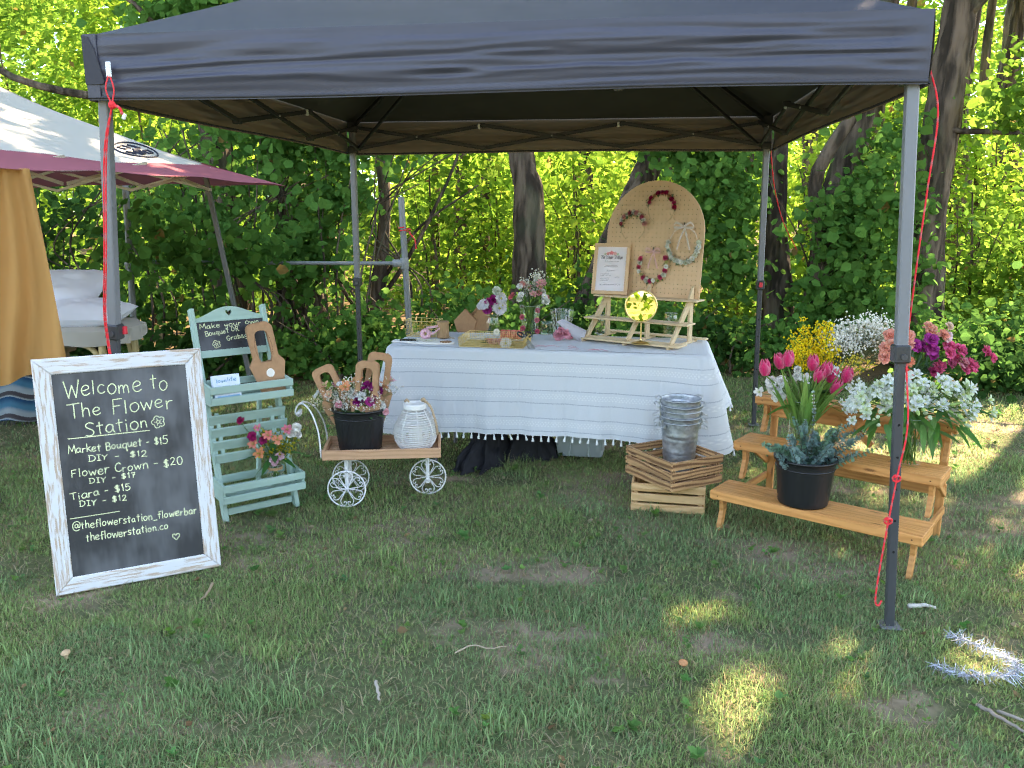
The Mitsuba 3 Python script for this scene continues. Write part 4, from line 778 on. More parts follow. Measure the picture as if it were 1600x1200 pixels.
for pts, gxx in (([(0, 0), (BW, 0), (BW - FW, FW), (FW, FW)], True), ([(0, BH), (FW, BH - FW), (BW - FW, BH - FW), (BW, BH)], True), ([(0, e), (FW, FW + e), (FW, BH - FW - e), (0, BH - e)], False), ([(BW, e), (BW, BH - e), (BW - FW, BH - FW - e), (BW - FW, FW + e)], False)):
    part(board, 'frame_board', mitred(*pts, grain_x=gxx), 'mat_wash')
b = MB(WB); b.box((BW - 2 * FW + .02, .008, BH - 2 * FW + .02), (BW / 2, -.003, BH / 2), None, .001, 0); bp = part(board, 'slate', b, 'mat_slate')
iw, ih = BW - 2 * FW, BH - 2 * FW
WM = WB @ np.array([[1, 0, 0, FW], [0, 0, -1, -.0082], [0, 1, 0, FW], [0, 0, 0, 1.0]])
# crop pixels -> slate coordinates: the four slate corners as seen in the photograph
def homog(src, dst):
    A = []
    for (x, y), (u, v) in zip(src, dst): A += [[x, y, 1, 0, 0, 0, -u * x, -u * y], [0, 0, 0, x, y, 1, -v * x, -v * y]]
    h = np.linalg.solve(np.array(A, float), np.array(dst, float).ravel()); return np.append(h, 1).reshape(3, 3)
HB = homog([(132, 143), (748, 95), (833, 978), (222, 1080)], [(0, ih), (iw, ih), (iw, 0), (0, 0)])
def bpt(x, y): q = HB @ [x, y, 1]; return q[:2] / q[2]
tx_ = MB()
for text, p0, p1, h, w in (("Welcome to", (192, 243), (668, 206), .062, .0042), ("The Flower", (208, 341), (690, 292), .056, .0042), ("Station", (287, 424), (580, 386), .052, .0042), ("Market Bouquet - $15", (208, 505), (664, 459), .029, .0036), ("DIY -  $12", (300, 541), (570, 516), .023, .0034),
                           ("Flower Crown - $20", (220, 616), (735, 556), .033, .0036), ("DIY - $17", (303, 645), (520, 614), .022, .0034), ("Tiara - $15", (215, 722), (495, 670), .028, .0035), ("DIY - $12", (257, 752), (478, 721), .024, .0035), ("@theflowerstation_flowerbar", (222, 861), (800, 786), .030, .0036), ("theflowerstation.co", (286, 914), (668, 858), .030, .0036)):
    handwriting(tx_, text, bpt(*p0), bpt(*p1), h, w, WM)
for a, b in (((205, 438), (582, 399)), ((212, 808), (440, 774))): ribbon(tx_, np.linspace(bpt(*a), bpt(*b), 6), .0036, CHALK, WM)
flower_doodle(tx_, bpt(622, 360), .026, .0034, WM); ribbon(tx_, curve(HEART * .014, 40) + bpt(703, 895), .0034, CHALK, WM)
part(board, 'lettering', tx_, 'mat_matte', kind='stuff', label='pale yellow handwritten welcome and price list')
b = MB(WB); b.bar((BW / 2, .03, BH * .8), (BW / 2, .30, .03), .04, .018, bevel=.003); part(board, 'back_prop', b, 'mat_crate_light')

# ------------------------------------------------------------------ mint ladder shelf
lad = thing('ladder_shelf', 'mint green folding ladder shelf with a small chalkboard at its top', 'shelf')
lf, rf = V(-1.453, 3.906, 0), V(-1.145, 4.135, 0)
ey_ = unit(V(-(rf - lf)[1], (rf - lf)[0], 0)); yaw_l = math.atan2((rf - lf)[1], (rf - lf)[0]); LWD = .40
LD = mat(rz(yaw_l), lf)                                        # x right, y back, z up
def lp(x, y, z): return (x, y, z)
LH, LB = 1.045, .335                                           # height and lean of the front rails
def rail(z, off=0.0): return LB * z / LH + off
def lpart(name, mb, bs='mat_mint', **k): return part(lad, name, mb, bs, **k)
for x in (.014, LWD - .014):
    b = MB(LD); b.bar((x, rail(0), 0), (x, rail(LH), LH), .024, .045, up=(0, -1, .3), bevel=.003); lpart('side_rail', b)
    b = MB(LD); b.bar((x + (.026 if x < .1 else -.026), .50, 0), (x + (.026 if x < .1 else -.026), rail(.92) + .02, .92), .02, .036, up=(0, 1, .2), bevel=.003); lpart('back_leg', b)
# head board with a heart cut out, chalk panel, lower rail
sl = math.atan2(LB, LH); HR = mat(rx(-sl), (0, rail(.80), .80)); HM = LD @ HR
w2 = LWD - .052
arch = Polygon([(x, .205 + .055 * math.sin(PI * x / w2) ** 1.5) for x in np.linspace(0, w2, 30)] + [(w2, .195), (0, .195)]).union(shapely.box(0, .185, w2, .206))
arch = arch.difference(Polygon(curve(HEART, 40) * .016 + [w2 / 2, .225]))
FX = np.array([[1, 0, 0, .026], [0, 0, -1, .008], [0, 1, 0, 0], [0, 0, 0, 1.0]])
b = MB(HM @ FX); b.prism(arch, .018); lpart('head_board', b)
b = MB(HM @ FX); b.prism(shapely.box(0, 0, w2, .036), .018); lpart('head_rail', b)
b = MB(HM @ FX); b.prism(shapely.box(0, .036, w2, .186), .008, M=mat(None, (0, 0, .002))); lpart('chalk_panel', b, 'mat_slate')
LT = HM @ FX @ mat(None, (0, 0, .0106)); b = MB()
handwriting(b, "Make your own", (.018, .150), (.330, .160), .024, .0034, LT); handwriting(b, "Bouquet OR", (.040, .112), (.215, .128), .024, .0034, LT); handwriting(b, "Grab&go", (.145, .080), (.275, .092), .024, .0034, LT); flower_doodle(b, (.088, .066), .020, .003, LT)
lpart('lettering', b, 'mat_matte', kind='stuff', label='pale yellow words about making a bouquet')
for z, y in ((.045, .0), (.06, .47)): b = MB(LD); b.bar((.03, rail(z) + y + .004, z), (LWD - .03, rail(z) + y + .004, z), .018, .034, bevel=.003); lpart('cross_rail', b)
# boxes hung between the rails: (height of floor, depth), with two front slats, two back slats and ends
def ladder_box(z0, y0, y1, H=.10):
    bx = []
    for z in (z0 + .022, z0 + .078): b = MB(LD); b.bar((-.012, y0, z), (LWD + .012, y0, z), .012, .038, bevel=.003); bx.append(('front_slat', b))
    for z in (z0 + .025, z0 + .082): b = MB(LD); b.bar((.028, y1, z), (LWD - .028, y1, z), .012, .036, bevel=.003); bx.append(('back_slat', b))
    for x in (-.004, LWD + .004): b = MB(LD @ mat(None, (x, 0, 0)) @ np.array([[0, 0, 1, -.006], [1, 0, 0, 0], [0, 1, 0, 0], [0, 0, 0, 1.0]])); b.prism(Polygon([(y0 + .008, z0), (y1 - .008, z0), (y1 - .008, z0 + .105), (y0 + .008, z0 + .095)]), .012); bx.append(('end_board', b))
    for y in np.arange(y0 + .035, y1 - .01, .052): b = MB(LD); b.box((LWD - .02, .040, .010), (LWD / 2, y, z0 + .006), None, .002, 0); bx.append(('floor_slat', b))
    for nme, b in bx: lpart(nme, b)
ladder_box(.595, .02, .20); ladder_box(.115, -.075, .10)
# the slatted shelf folded against the ladder
for k in range(4):
    z = .50 - k * .062; b = MB(LD); b.bar((.0, rail(z) - .034, z), (LWD, rail(z) - .034, z), .012, .054, up=(0, -LB, LH), bevel=.003); lpart('slat', b)
for x in (.05, LWD - .07): b = MB(LD); b.bar((x, rail(.53) - .018, .53), (x, rail(.285) - .018, .285), .02, .018, up=(0, -1, .3), bevel=.002); lpart('batten', b)
# things on it
def at_ladder(x, y, z): return (LD @ np.array([x, y, z, 1]))[:3]
cards = thing('card_holder', 'white and pale blue card standing in the upper tray of the mint shelf', 'card')
CM = LD @ mat(rx(-.22) @ rz(.0), (.015, .055, .607))
b = MB(CM); b.box((.135, .03, .125), (.07, 0, .07), None, .002, 0, (.62, .70, .82)); part(cards, 'box', b, 'mat_satin')
b = MB(); handwriting(b, "lovelife", (.020, .095), (.118, .098), .018, .0030, CM @ np.array([[1, 0, 0, 0], [0, 0, -1, -.0158], [0, 1, 0, 0], [0, 0, 0, 1.0]]), (.10, .30, .50)); part(cards, 'lettering', b, 'mat_matte', kind='stuff')
b = MB(CM); b.box((.11, .001, .02), (.072, -.0158, .018), None, .0, 0, (.25, .45, .70)); part(cards, 'printed_line', b, 'mat_matte')
def carrier_shape(s=1.0, body=.15, top=.36, wd=.155):
    h = wd / 2
    cor = lambda cx, cy, r, a0, a1: [(cx + r * math.cos(a), cy + r * math.sin(a)) for a in np.linspace(a0, a1, 7)]
    out = [(-h * .72, 0), (-h * .84, .06), (-h * 1.12, body), (-h * .80, body + .035)] + cor(-h * .40, top - h * .40, h * .40, PI, PI / 2) + cor(h * .40, top - h * .40, h * .40, PI / 2, 0) + [(h * .80, body + .035), (h * 1.12, body), (h * .84, .06), (h * .72, 0)]
    hole = [(-h * .42, body + .035)] + cor(-h * .10, top - h * .75, h * .30, PI, PI / 2) + cor(h * .10, top - h * .75, h * .30, PI / 2, 0) + [(h * .42, body + .035), (h * .30, body + .012), (-h * .30, body + .012)]
    P = Polygon(out, [hole]); return affinity.scale(P, s, s, origin=(0, 0))
for k in range(4):
    t = thing('bouquet_carrier', ['frontmost flat kraft bouquet carrier of the stack on the mint shelf', 'second flat kraft bouquet carrier of the stack on the mint shelf', 'third flat kraft bouquet carrier of the stack on the mint shelf', 'rearmost flat kraft bouquet carrier of the stack on the mint shelf'][k], 'paper carrier', 'flat kraft carriers on the mint shelf')
    b = MB(LD @ mat(rx(-.20), (.333 + .006 * k, .085 + .016 * k, .608)) @ mat(ry(-.10 - .01 * k)) @ np.array([[1, 0, 0, 0], [0, 0, -1, 0], [0, 1, 0, 0], [0, 0, 0, 1.0]]))
    b.prism(carrier_shape(1.03, wd=.165), .004); part(t, 'sheet', b, 'mat_kraft')
    if k == 0:
        M = b.M; b = MB(M); b.lathe([(0, .0052), (.022, .0052), (.022, .004)], 20, (.75, .72, .66), M=mat(None, (.005, .11, 0))); part(t, 'round_sticker', b, 'mat_matte')
        b = MB(M)
        for sg in (-1, 1): b.tube(curve([(sg * .040, .20, .0042), (sg * .045, .26, .0042), (sg * .030, .325, .0042)], 10), .0011, 4, (.22, .12, .06))
        part(t, 'crease', b, 'mat_matte', kind='stuff')
# ------------------------------------------------------------------ flowers
LEAFG, STEMG, PALEG = V(.10, .21, .045), V(.17, .29, .07), V(.24, .36, .10)
R_ = np.random.default_rng(5)
def jit(c, a=.12): return np.clip(np.asarray(c, float) * (1 + R_.normal(0, a)) + R_.normal(0, .01, 3), .005, .95)
def petal(mb, base, d, nrm, L, W, col, curl=.2, edge=None, cup=.12):
    """one petal: grows along d, faces nrm, curls back by curl, 3 x 4 points"""
    d = unit(d); nrm = unit(nrm - d * np.dot(nrm, d)); s = np.cross(d, nrm); P = np.zeros((4, 3, 3)); C = np.zeros((4, 3, 3))
    for i, (t, w) in enumerate(((0, .25), (.4, .9), (.75, 1), (1, .45))):
        for j, q in enumerate((-1, 0, 1)):
            P[i, j] = base + d * L * t * (1 - .3 * abs(curl) * t) - nrm * L * curl * t * t + s * W / 2 * w * q + nrm * cup * W * q * q
            C[i, j] = col if edge is None else np.asarray(col) * (1 - .8 * max(abs(q) * .8, (t - .5) * 1.2)) + np.asarray(edge) * .8 * max(abs(q) * .8, (t - .5) * 1.2)
    mb.grid(P, col=np.clip(C, .005, .95))
def ring(n, ax, tilt, phase=0.):
    """n directions round the axis ax, opened by tilt (0 = along the axis, 90 = flat)"""
    F = frame(ax)
    for k in range(n):
        a = phase + k * 2 * PI / n; r = F[:, 0] * math.cos(a) + F[:, 1] * math.sin(a)
        yield r * math.sin(tilt) + F[:, 2] * math.cos(tilt), F[:, 2] * math.sin(tilt) - r * math.cos(tilt)
def dot(mb, c, r, col, squash=1.0):
    v = np.array([[1, 0, 0], [-1, 0, 0], [0, 1, 0], [0, -1, 0], [0, 0, 1], [0, 0, -1.0]]) * r * [1, 1, squash]
    mb.add(v @ rz(R_.uniform(0, 3)).T + c, [[0, 2, 4], [2, 1, 4], [1, 3, 4], [3, 0, 4], [2, 0, 5], [1, 2, 5], [3, 1, 5], [0, 3, 5]], None, col)
def daisy(mb, c, ax, r, col=(.78, .76, .74), eye=(.55, .50, .10), n=16):
    for lay, ti in ((0, 1.35), (1, 1.15)):
        for d, nn in ring(n, ax, ti, lay * .2): petal(mb, c, d, nn, r * R_.uniform(.88, 1.05), r * .34, jit(col, .05), .12)
    F = frame(ax); mb.lathe([(0, r * .14), (r * .16, r * .1), (r * .24, 0)], 10, eye, M=mat(F, c))
def carnation(mb, c, ax, r, col):
    for lay, (ti, L) in enumerate(((1.45, 1.0), (1.15, .98), (.85, .9), (.55, .8), (.25, .7))):
        for d, nn in ring(9 - lay, ax, ti + R_.normal(0, .08), lay * .5):
            petal(mb, c - unit(ax) * r * .35, d + R_.normal(0, .13, 3), nn + R_.normal(0, .25, 3), r * L * 1.15, r * .75, jit(col, .14), R_.uniform(-.25, .35), cup=R_.uniform(-.25, .3))
    F = frame(ax); mb.lathe([(.002, -r * 1.5), (r * .24, -r * 1.25), (r * .27, -r * .5), (r * .1, -r * .2)], 8, STEMG, M=mat(F, c))
def rose(mb, c, ax, r, col):
    for lay, (ti, L, n) in enumerate(((1.15, 1.0, 6), (.8, 1.0, 6), (.5, .95, 5), (.25, .9, 4), (.08, .8, 3))):
        for d, nn in ring(n, ax, ti, lay * .6): petal(mb, c - unit(ax) * r * .4, d, nn, r * L * 1.1, r * (1.0 - .1 * lay), jit(col, .07), .25 if lay < 2 else -.15, cup=.25)
def alstro(mb, c, ax, r, col=(.76, .78, .74), throat=(.55, .60, .20)):
    for lay in (0, 1):
        for d, nn in ring(3, ax, .62 + .2 * lay, lay * PI / 3 + R_.normal(0, .1)): petal(mb, c, d, nn, r * 1.25, r * (.72 if lay else .5), jit(col, .05), .35, cup=.15)
    for d, nn in ring(4, ax, .3): mb.tube([c, c + d * r * .8], .0012, 3, throat)
    mb.tube([c - unit(ax) * r * .5, c + unit(ax) * r * .1], [.002, r * .2], 6, PALEG)
def bud(mb, c, ax, L, r, col): mb.lathe([(0, 0), (r, L * .3), (r * .9, L * .6), (0, L)], 7, col, M=mat(frame(ax), c))
def stem(mb, pts, r=.0022, col=STEMG, n=10, sides=5): mb.tube(curve(pts, n), r, sides, jit(col, .08))
def blade(mb, base, d, L, W, col=LEAFG, droop=.4, side=None, fold=.15):
    """a lance shaped leaf"""
    d = unit(d); s = unit(np.cross(d, [0, 0, 1]) if side is None else side) + R_.normal(0, .15, 3); s = unit(s - d * np.dot(s, d)); nn = np.cross(s, d); n = 7; P = np.zeros((n, 3, 3))
    for i in range(n):
        t = i / (n - 1); w = W / 2 * (math.sin(PI * min(1, t * .93 + .07) ** .8) ** .8 if t < 1 else 0)
        p = base + d * L * t - V(0, 0, 1) * droop * L * t * t
        for j, q in enumerate((-1, 0, 1)): P[i, j] = p + s * w * q + nn * abs(q) * w * fold
    c = jit(col, .1); mb.grid(P, col=np.clip(c, .005, .9))
def gyp(mb, base, tip, n, spread, r=.0052, col=(.90, .89, .82), sc=(.16, .22, .10)):
    """a spray of baby's breath: branching threads and tiny white heads"""
    base, tip = np.asarray(base, float), np.asarray(tip, float); mb.tube(curve([base, (base + tip) / 2 + R_.normal(0, .01, 3), tip - (tip - base) * .25], 6), .0012, 3, sc)
    for k in range(n):
        f = R_.uniform(.45, .85); a = base + (tip - base) * f; p = tip + R_.normal(0, 1, 3) * spread * [1, 1, .8]
        if k % 3 == 0: mb.tube([a, a * .4 + p * .6 + R_.normal(0, .004, 3), p], .0007, 3, sc)
        for _ in range(1 + (k % 2)): dot(mb, p + R_.normal(0, .004, 3), r * R_.uniform(.6, 1.15), jit(col, .08))
def plume(mb, base, tip, n, r=.004, col=(.95, .74, .03)):
    P = curve([base, (np.asarray(base) + tip) / 2 + R_.normal(0, .01, 3), tip], 12); mb.tube(P, .0016, 4, STEMG)
    for k in range(n):
        t = R_.uniform(.35, 1); p = P[int(t * 11)]; w = .034 * (1.15 - t) + .006
        q = p + R_.normal(0, 1, 3) * w * [1, 1, .6] + V(0, 0, w * .3)
        if k % 5 == 0: mb.tube([p - V(0, 0, .012), q], .0008, 3, PALEG)
        dot(mb, q, r * R_.uniform(.6, 1.3), jit(col, .14))
def eucalyptus(mb, base, tip, n=11, size=.024, col=(.13, .20, .18)):
    P = curve([base, (np.asarray(base) * .45 + np.asarray(tip) * .55) + R_.normal(0, .02, 3) + V(0, 0, .02), tip], n + 3); mb.tube(P, .0016, 4, (.20, .17, .12))
    for i in range(3, n + 3):
        d = unit(P[i] - P[i - 1]); F = frame(d); a = R_.uniform(0, 6.3)
        for q in (0, PI, PI / 2 + .3, -PI / 2 + .2):
            r = F[:, 0] * math.cos(a + q) + F[:, 1] * math.sin(a + q); s = size * (1.1 - .6 * i / (n + 3)) * R_.uniform(.7, 1.2)
            dd = unit(r + d * .55); ss = np.cross(dd, unit(d + R_.normal(0, .4, 3))); ss = unit(ss); b = P[i]
            v = [b, b + dd * s * .3 + ss * s * .42, b + dd * s * .75 + ss * s * .4, b + dd * s, b + dd * s * .75 - ss * s * .4, b + dd * s * .3 - ss * s * .42]
            mb.add(v, [[0, 1, 2], [0, 2, 3], [0, 3, 4], [0, 4, 5]], None, jit(col, .15))
def tulip(name_label, base, mid, tip, ax, L=.082, r=.0215, group=None, leaves=()):
    t = thing('tulip', name_label, 'tulip', group); b = MB(); stem(b, [base, mid, tip], .0036, PALEG, 14, 6); part(t, 'stem', b, 'mat_leaf', True)
    b = MB(); F = frame(ax)
    for lay in (0, 1):
        for k in range(3):
            a = k * 2 * PI / 3 + lay * PI / 3; P = np.zeros((7, 5, 3)); C = np.zeros((7, 5, 3))
            for i in range(7):
                q = i / 6; rr = r * (.35 + 1.0 * math.sin(PI * (q * .72 + .12)) ** .8) * (.98 if lay else 1.04) * (1 - .35 * q ** 3); ww = (1.15 * math.sin(PI * min(.96, q * .78 + .16)))
                for j in range(5):
                    s = (j - 2) / 2; aa = a + s * ww * (1 - .75 * q ** 5); P[i, j] = tip + F @ V(rr * math.cos(aa), rr * math.sin(aa), L * q * (1 - .10 * s * s))
                    e = max(abs(s) ** 2 * .9, (q - .72) * 2.2); C[i, j] = V(.68, .035, .16) * (1 - .55 * e) + V(.82, .52, .58) * .55 * max(e, 0)
            b.grid(P, col=np.clip(C, .005, .9))
    part(t, 'bloom', b, 'mat_petal', True)
    for (lb, d, LL, W, dr_) in leaves:
        b = MB(); blade(b, lb, d, LL, W, (.28, .44, .12), dr_, fold=.35); part(t, 'leaf', b, 'mat_leaf', True)
    return t
def vase(name, label, x, y, z, prof, cat='vase', water=None, group=None, extra=None):
    t = thing(name, label, cat, group); M = mat(None, (x, y, z)); part(t, 'glass', MB(M).lathe(prof, 40), 'mat_glass', True)
    rim = MB(M); r, h = prof[-1]; rim.lathe([(r - .0007, h - .0008), (r + .0007, h), (r - .0007, h + .0008), (r - .0015, h), (r - .0007, h - .0008)], 40, (.42, .48, .47)); part(t, 'rim', rim, 'mat_satin', True)
    if water: w = MB(M); w.lathe([(0, water[1]), (water[0], water[1])], 32); part(t, 'water', w, 'mat_glass', True)
    return t
# wildly different stems in a bunch: each open bloom is a part, the rest of the greenery is one part
def bunch(name, label, cat, fn, group=None):
    t = thing(name, label, cat, group); green = MB(); fn(t, green)
    if green.n: part(t, 'greenery', green, 'mat_leaf', kind='stuff')
    return t
def bloom(t, fn, *a, name='flower', **k):
    b = MB(); fn(b, *a, **k); part(t, name, b, 'mat_petal')
# ------------------------------------------------------------------ flowers in a jar on the ladder shelf
def A3(*p): return np.array(p, float)
jx, jy, jz = at_ladder(.285, .005, .128)
vase('mason_jar', 'glass jar with twine round its neck in the bottom tray of the mint shelf', jx, jy, jz, [(0, .003), (.036, .003), (.042, .012), (.042, .085), (.034, .105), (.035, .125)], 'jar', (.04, .07))
b = MB(mat(None, (jx, jy, jz)))
for k in range(4): b.lathe([(.0362, .100 + k * .004), (.0382, .102 + k * .004), (.0362, .104 + k * .004)], 24, (.42, .28, .15))
b.tube(curve([(0, -.039, .106), (-.02, -.046, .10), (-.03, -.05, .085)], 8), .0016, 5, (.42, .28, .15)); single('twine', 'brown twine tied round the jar on the mint shelf', 'twine', b, 'mat_matte')
def ladder_flowers(t, g):
    o = A3(jx, jy, jz + .03); neck = A3(jx, jy, jz + .125)
    def st(p): stem(g, [o + R_.normal(0, .008, 3), neck + R_.normal(0, .008, 3), p], .0018)
    c = A3(jx, jy, jz + .235)
    for dx, dz, fn, r, col in ((-.095, .055, carnation, .030, (.42, .03, .16)), (-.155, .135, carnation, .024, (.42, .03, .14)), (-.085, .01, alstro, .036, (.78, .30, .22)), (-.06, -.045, alstro, .040, (.80, .33, .16)), (.035, .03, alstro, .036, (.80, .34, .20)), (-.01, .055, alstro, .034, (.78, .27, .22)),
                               (.105, .07, carnation, .028, (.72, .70, .66)), (.135, .10, carnation, .030, (.76, .75, .70)), (.14, .06, carnation, .022, (.74, .72, .68)), (.085, .085, alstro, .034, (.66, .20, .26)), (.01, -.075, carnation, .032, (.70, .48, .56)), (.035, -.055, carnation, .028, (.72, .52, .60)), (-.06, .095, alstro, .026, (.72, .25, .34)), (-.045, .03, carnation, .026, (.42, .04, .18))):
        p = c + A3(dx, -.03 - .02 * R_.random(), dz); bloom(t, fn, p, A3(dx * 3, -.8, .6), r * .82, col); st(p - A3(0, -.02, .02))
    for k in range(13): p = c + A3(R_.uniform(-.10, .15), R_.uniform(-.03, .04), R_.uniform(-.03, .09)); plume(g, neck, p, 20, .0055, (.52, .46, .03))
    for d, L in ((A3(-1, -.3, .1), .16), (A3(-.8, -.5, -.7), .15), (A3(.3, -1, .2), .12), (A3(1, -.2, .3), .17), (A3(.9, -.4, -.2), .12), (A3(-.3, -.9, -.4), .11), (A3(.1, -.6, .8), .13), (A3(.6, -.5, .6), .12)):
        blade(g, neck + A3(0, 0, .05) + unit(d) * .02, d, L, .036, (.09, .20, .06), .25)
bunch('jar_bouquet', 'mixed bouquet of coral, magenta, yellow and white flowers in the jar on the mint shelf', 'bouquet', ladder_flowers)

# ------------------------------------------------------------------ flower cart
cart = thing('flower_cart', 'wooden tray cart with white scrolled wire wheels beside the mint shelf', 'cart')
CT = place(-.985, 4.085, 0, .085)                              # x right, y back
CWD, CDP, Z0 = .615, .300, .270
for y, nme in ((.007, 'front_board'), (CDP - .007, 'back_board')): b = MB(CT); b.box((CWD, .014, .052), (CWD / 2, y, Z0 + .026), None, .002, 0); part(cart, nme, b, 'mat_cart')
for x in (.007, CWD - .007): b = MB(CT); b.box((.014, CDP - .029, .052), (x, CDP / 2, Z0 + .026), None, .002, 1); part(cart, 'end_board', b, 'mat_cart')
for k in range(4): b = MB(CT); b.box((CWD - .030, .0655, .010), (CWD / 2, .048 + k * .068, Z0 + .008), None, .002, 0); part(cart, 'floor_board', b, 'mat_cart')
WIRE = (.70, .70, .71)
def wheel(x, y, R=.098):
    M = CT @ mat(np.array([[1, 0, 0], [0, 0, -1], [0, 1, 0.0]]), (x, y, R)); a = np.linspace(0, 2 * PI, 48, endpoint=False)
    w = part(cart, 'wheel', MB(M).tube(np.stack([R * np.cos(a), R * np.sin(a), a * 0], 1), .0042, 8, WIRE, closed=True), 'mat_satin', True)
    for k in range(6):                                        # heart shaped scrolls
        b = MB(M)
        for sg in (-1, 1):
            pts = [(.0, .0), (.022 * sg, .040), (.034 * sg, .066), (.024 * sg, .088), (.008 * sg, .088), (.004 * sg, .074), (.014 * sg, .070), (.016 * sg, .078)]
            if k % 3: pts = [(0, 0), (.016 * sg, .04), (.026 * sg, .068), (.018 * sg, .086), (.006 * sg, .084), (.006 * sg, .075), (.012 * sg, .076)]
            q = curve(pts, 26) * (R / .098); c, s = math.cos(k * PI / 3 + .0), math.sin(k * PI / 3)
            b.tube(np.stack([q[:, 0] * c - q[:, 1] * s, q[:, 0] * s + q[:, 1] * c, q[:, 0] * 0 + .001 * sg], 1), .0026, 6, WIRE)
        part(w, 'scroll', b, 'mat_satin', True)
    b = MB(M); b.lathe([(0, -.012), (.009, -.012), (.009, .012), (0, .012)], 12, WIRE); part(w, 'hub', b, 'mat_satin', True)
for x, y in ((.115, .045), (.115, .255), (.540, .215)): wheel(x, y)
b = MB(CT); b.tube([(.115, .03, .098), (.115, .27, .098)], .006, 8, WIRE); b.tube([(.54, .15, .098), (.54, .24, .098)], .006, 8, WIRE); part(cart, 'axle', b, 'mat_satin', True)
for x, y in ((.115, .068), (.115, .232), (.540, .170)): b = MB(CT); b.box((.020, .012, Z0 - .07), (x, y, .085 + (Z0 - .085) / 2), None, .003, 2, WIRE); part(cart, 'fork', b, 'mat_satin')
for y in (.02, CDP - .02):
    b = MB(CT); yy = (lambda q: y + (.15 - y) * q)
    b.tube(curve([(-.006, y, Z0 + .01), (-.008, y, Z0 + .06), (-.02, yy(.2), Z0 + .15), (-.055, yy(.5), Z0 + .235), (-.10, yy(.8), Z0 + .275), (-.135, yy(.95), Z0 + .262), (-.148, yy(1), Z0 + .225), (-.135, yy(1), Z0 + .205), (-.118, yy(1), Z0 + .218), (-.122, yy(1), Z0 + .232)], 50), .0045, 8, WIRE); part(cart, 'handle', b, 'mat_satin', True)
b = MB(CT); b.tube([(-.128, .11, Z0 + .225), (-.128, .19, Z0 + .225)], .011, 12, WIRE); part(cart, 'grip', b, 'mat_satin', True)
def bucket(name, label, x, y, z, rt, rb, h, lip=.008):
    t = thing(name, label, 'bucket'); M = mat(None, (x, y, z)); BK = (.012, .012, .014)
    prof = [(0, .004), (rb - .004, .004), (rb, .010)] + [(rb + (rt - rb) * q, .01 + (h - .02) * q) for q in np.linspace(.1, 1, 8)] + [(rt + lip, h - .012), (rt + lip + .001, h - .004), (rt + lip - .003, h), (rt - .002, h - .001), (rt - .006, h - .02), (rb - .008, .014), (0, .012)]
    part(t, 'pail', MB(M).lathe(prof, 56, BK), 'mat_satin', 35 if False else True)
    for q in (.80,): r = rb + (rt - rb) * q; b = MB(M); b.lathe([(r + .0005, h * q - .004), (r + .004, h * q - .002), (r + .004, h * q + .002), (r + .0005, h * q + .004)], 56, BK); part(t, 'rib', b, 'mat_satin', True)
    return t
def cp(x, y, z): return (CT @ np.array([x, y, z, 1]))[:3]
bx, by, bz = cp(.185, .150, Z0 + .014)
bucket('black_bucket', 'black plastic bucket full of kraft wrapped bouquets on the cart', bx, by, bz, .137, .112, .235)
def cart_bouquet(label, dx, dy, tilt, yawc, cols, seed, s=1.0):
    t = thing('wrapped_bouquet', label, 'bouquet'); M = mat(rz(yawc) @ ry(tilt) @ rx(-.08), (bx + dx, by + dy, bz + .09)) @ np.array([[1, 0, 0, 0], [0, 0, -1, 0], [0, 1, 0, 0], [0, 0, 0, 1.0]])
    for y_, nme in ((-.022, 'front_sheet'), (.022, 'back_sheet')):
        P = carrier_shape(s, .20, .395, .15)
        if nme == 'front_sheet': P = P
        b = MB(M @ mat(None, (0, 0, -y_))); b.prism(P, .0016); part(t, nme, b, 'mat_kraft')
    g = MB(); mm = lambda x, y, z: (M @ np.array([x, y, z, 1]))[:3]
    for k, (fn, c, r) in enumerate(cols + cols[1:4] + [(carnation, WH, .026), (daisy, WH, .02)]):
        a = R_.uniform(-1, 1); p = mm(a * .085, .215 + R_.uniform(-.03, .075), R_.uniform(-.03, .05)); bloom(t, fn, p, p - mm(0, .1, -.05), r, c); stem(g, [mm(0, .05, 0), mm(a * .03, .14, 0), p], .0017)
    for k in range(10): gyp(g, mm(0, .08, 0), mm(R_.uniform(-.10, .10), .21 + R_.uniform(-.04, .07), R_.uniform(-.01, .05)), 24, .024, .0045)
    for k in range(16): d = mm(R_.uniform(-.1, .1), .30, R_.uniform(-.06, .09)) - mm(0, .1, 0); blade(g, mm(R_.uniform(-.03, .03), .16, R_.uniform(0, .03)), d, R_.uniform(.07, .14), .022, (.10, .20, .07) if k % 3 else (.15, .22, .15), .3)
    part(t, 'greenery', g, 'mat_leaf', kind='stuff')
OR, MG, WH, PK, YG = (.80, .36, .18), (.26, .02, .16), (.74, .74, .72), (.76, .40, .46), (.50, .55, .10)
cart_bouquet('kraft wrapped bouquet leaning out at the left of the black bucket', -.045, .015, -.40, .15, [(carnation, PK, .024), (alstro, OR, .03), (daisy, WH, .024), (alstro, (.78, .5, .35), .03), (carnation, WH, .02)], 1, .98)
cart_bouquet('kraft wrapped bouquet with orange and purple flowers at the front of the black bucket', .035, -.045, .06, -.05, [(alstro, OR, .038), (alstro, OR, .034), (carnation, MG, .032), (carnation, MG, .030), (carnation, WH, .030), (carnation, (.5, .06, .3), .026), (daisy, WH, .022)], 2, 1.0)
cart_bouquet('kraft wrapped bouquet standing at the back right of the black bucket', .045, .050, .17, .15, [(carnation, WH, .028), (alstro, PK, .03), (carnation, MG, .026), (alstro, OR, .03), (carnation, (.6, .12, .2), .024)], 3, 1.08)
